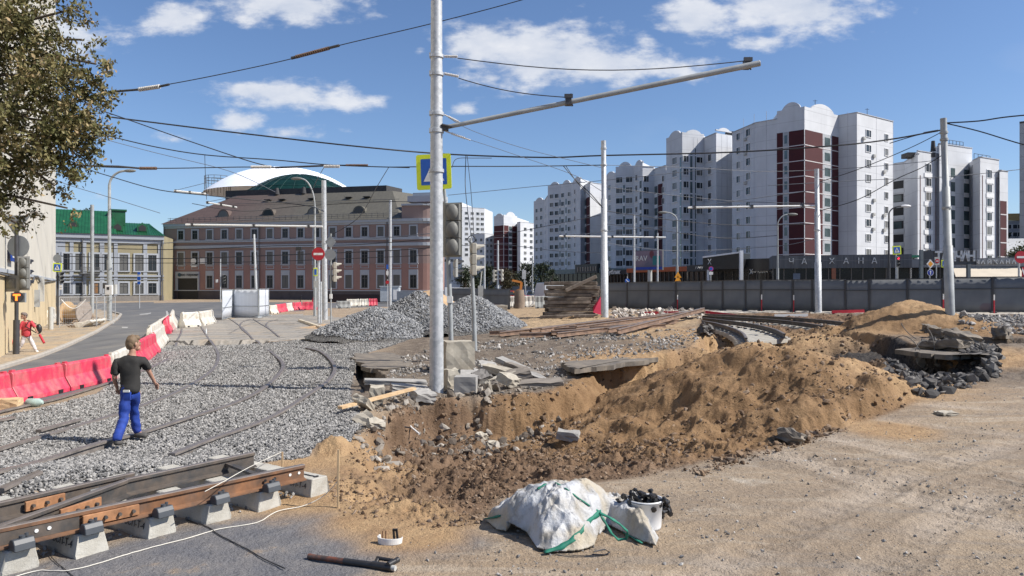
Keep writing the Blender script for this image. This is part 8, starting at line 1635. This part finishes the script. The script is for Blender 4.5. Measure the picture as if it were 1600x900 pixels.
lump('concrete_block','pale concrete block under the dark panel left of the barriers',776,476,(1.6,.7,.5),0,CB,Y=56)
x,y=sample(polyW([(745,480),(745,474),(800,474),(800,482)]),260,None,0); stones('rubble_heap',x,y,.15+.5*rng.random(len(x))**2,RBM,'grey rubble before the dark panel right of the crushed stone heap',.5,.2)
# --- trees
def leafmat(name,stops):
 m,t,B=node_mat(name); q=NT(t); cr=q.n('ShaderNodeValToRGB'); q.l(q.attr('tone'),cr.inputs[0]); el=cr.color_ramp.elements; el[0].color=(*stops[0],1); el[1].color=(*stops[-1],1)
 for i,s_ in enumerate(stops[1:-1]):e=el.new((i+1)/(len(stops)-1)); e.color=(*s_,1)
 q.l(cr.outputs[0],B.inputs['Base Color']); B.inputs['Roughness'].default_value=.6; B.inputs['Specular IOR Level'].default_value=.3
 return m
BARK=mat('bark',(.10,.08,.065),.9,.3,6,bump=.02,bscale=15)
def leaves(name,C,N_,size,mt,parent,org):
 """C centres (n,3); one rhombic leaf each"""
 n=len(C); a=rng.normal(size=(n,3)); a[:,2]-=.5; a/=np.linalg.norm(a,axis=1)[:,None]; b=rng.normal(size=(n,3)); b-=a*(a*b).sum(1)[:,None]; b/=np.linalg.norm(b,axis=1)[:,None]; s=size*rng.uniform(.6,1.3,n)[:,None]
 V=np.stack([C-a*s*.5,C+b*s*.24,C+a*s*.5,C-b*s*.24],1)-np.array(org); me=bpy.data.meshes.new(name); me.vertices.add(n*4); me.vertices.foreach_set('co',V.astype(np.float32).ravel()); me.loops.add(n*4); me.loops.foreach_set('vertex_index',np.arange(n*4,dtype=np.int32)); me.polygons.add(n); me.polygons.foreach_set('loop_start',(np.arange(n)*4).astype(np.int32)); me.update(calc_edges=True)
 at_=me.attributes.new('tone','FLOAT','POINT'); at_.data.foreach_set('value',np.repeat(N_,4).astype(np.float32)); me.materials.append(mt); o=bpy.data.objects.new(name,me); COL.objects.link(o); o.parent=parent; return o
LF1=leafmat('olive_leaves',[(.05,.055,.018),(.115,.11,.04),(.20,.165,.075),(.38,.28,.16)])
base=Vector((-21.5,19.5,-.1)); tr=empty('ash_tree',tuple(base),0,'big leafy tree with olive brown foliage hanging in from the upper left','tree')
mb=MB(); mb.tube([(0,0,-.3),(.3,0,2.5),(1.2,.1,5),(2.2,.3,7.5),(3,.4,10)],[.42,.34,.28,.2,.1],12); mb.build('trunk',BARK,tr)
blobs=[(10,50,120,85,1.6),(95,120,62,50,1.2),(45,185,95,60,1.5),(118,195,40,42,.9),(25,262,52,50,1.0),(95,245,40,26,.7),(8,318,34,36,.45),(150,100,26,10,.25),(138,236,16,9,.2),(85,290,22,12,.2),(128,62,18,10,.2),(110,15,26,10,.25),(-110,120,110,170,2.0),(-90,320,80,60,.6),(155,195,22,14,.25),(40,355,38,8,.12),(105,325,18,6,.1)]
tw=[]; Cs=[]; To=[]; wt_=np.array([b_[4]*b_[2]*b_[3]for b_ in blobs])**.6*np.array([b_[4]for b_ in blobs])**.3; wt_/=wt_.sum(); limbs=MB()
for b_,w_ in zip(blobs,wt_):
 nt_=int(1050*w_); Yc=18.6
 c=W(b_[0],b_[1],Yc); st=Vector((1.2,.1,5)).lerp(Vector((2.6,.35,9)),rng.random()); mid=(st+(c-base))/2+Vector((0,0,.8)); limbs.tube([st,mid,c-base],[.09,.06,.025],6)
 for i in range(nt_):
  r_=rng.random()**(1/2.2); v3=rng.normal(size=3); v3/=np.linalg.norm(v3); p=Vector((xat(b_[0]+b_[2]*v3[0]*r_,Yc),Yc+1.5*v3[1]*r_*min(1,b_[2]/60),zat(b_[1]+b_[3]*v3[2]*r_,Yc)))
  d_=Vector((rng.normal()*.7+.3*np.sign(v3[0]),rng.normal()*.7,-.55+rng.normal()*.35)).normalized(); L_=rng.uniform(.25,.6); limbs.tube([p-base,p+d_*L_-base],[.008,.004],3,cap=False)if i%3==0 else None
  m_=rng.integers(26,52); f=rng.random(m_); pp=np.array(p)[None]+np.outer(f*L_,np.array(d_))+rng.normal(size=(m_,3))*.075; Cs.append(pp); tn=np.clip(rng.normal(.38,.13)+rng.normal(size=m_)*.16+(rng.random(m_)<.07)*.5,0,1); To.append(tn)
limbs.build('limbs',BARK,tr); leaves('crown',np.concatenate(Cs),np.concatenate(To),.125,LF1,tr,base)
LF2=leafmat('dark_green_leaves',[(.010,.016,.010),(.022,.034,.016),(.04,.055,.025),(.07,.08,.04)])
LF3=leafmat('yellow_green_leaves',[(.06,.07,.02),(.12,.13,.05),(.2,.19,.10),(.3,.27,.18)])
def far_tree(label,px,Y,ytop,wpx,mt,n=2600,trunk=True,name='broadleaf_tree',leaf=None):
 b=gb_(px,Y); root=empty(name,b,0,label,'tree','far trees between the buildings'); top=zat(ytop,Y)-b[2]; w=wpx/FOC*Y/2; mb=MB(); mb.tube([(0,0,-.3),(0,0,top*.6)],[.18,.07],7)
 for k in range(5):a_=k*1.3; mb.tube([(0,0,top*(.25+.07*k)),(w*.5*math.cos(a_),w*.4*math.sin(a_),top*(.5+.08*k))],[.07,.02],5)
 mb.build('trunk',BARK,root); C=[]
 for k in range(16):
  a_=rng.uniform(0,6.28); hh_=rng.uniform(.22,.9); rr=w*.75*math.sqrt(max(.1,1-((hh_-.5)/.55)**2))*rng.uniform(.3,.9); c=np.array([rr*math.cos(a_),rr*math.sin(a_),top*hh_]); s_=w*rng.uniform(.25,.42); C.append(c+rng.normal(size=(n//16,3))*s_*np.array([.62,.62,.6]))
 C=np.concatenate(C); C[:,2]=np.clip(C[:,2],.3,top*1.02); leaves('crown',C+np.array(b),np.clip(rng.normal(.4,.22,len(C)),0,1),leaf or max(.3,w*.13),mt,root,b)
far_tree('tall dark tree right of the distant red faced block',826,128,404,34,LF2,3200); far_tree('dark round tree left of the far white block',847,130,409,30,LF2,3000); far_tree('low dark tree behind the leaning posts',727,122,415,36,LF2,2600); far_tree('brownish low tree under the red face',797,124,418,34,leafmat('brown_green_leaves',[(.02,.022,.012),(.05,.045,.022),(.08,.065,.03),(.1,.08,.05)]),2600)
far_tree('dark tree at the left foot of the distant block',764,126,412,30,LF2,2400); far_tree('dark bush between the brownish tree and the van',812,132,425,36,LF2,2400); far_tree('dark shrub mass behind the crushed stone heap',745,118,424,30,LF2,2200)
far_tree('low dark tree just left of the bare pole shops',862,140,418,22,LF2,1800)
far_tree('dark tree top rising above the green roof',137,150,316,22,LF2,3000,leaf=.5); far_tree('low dark tree behind the left green roof',104,155,322,34,LF2,3600,leaf=.5)
far_tree("pale flowering shrub over the cafe roof at right",1590,92,380,50,LF3,2600); far_tree('green tree behind the ochre banded building',1580,190,352,40,LF2,2400)
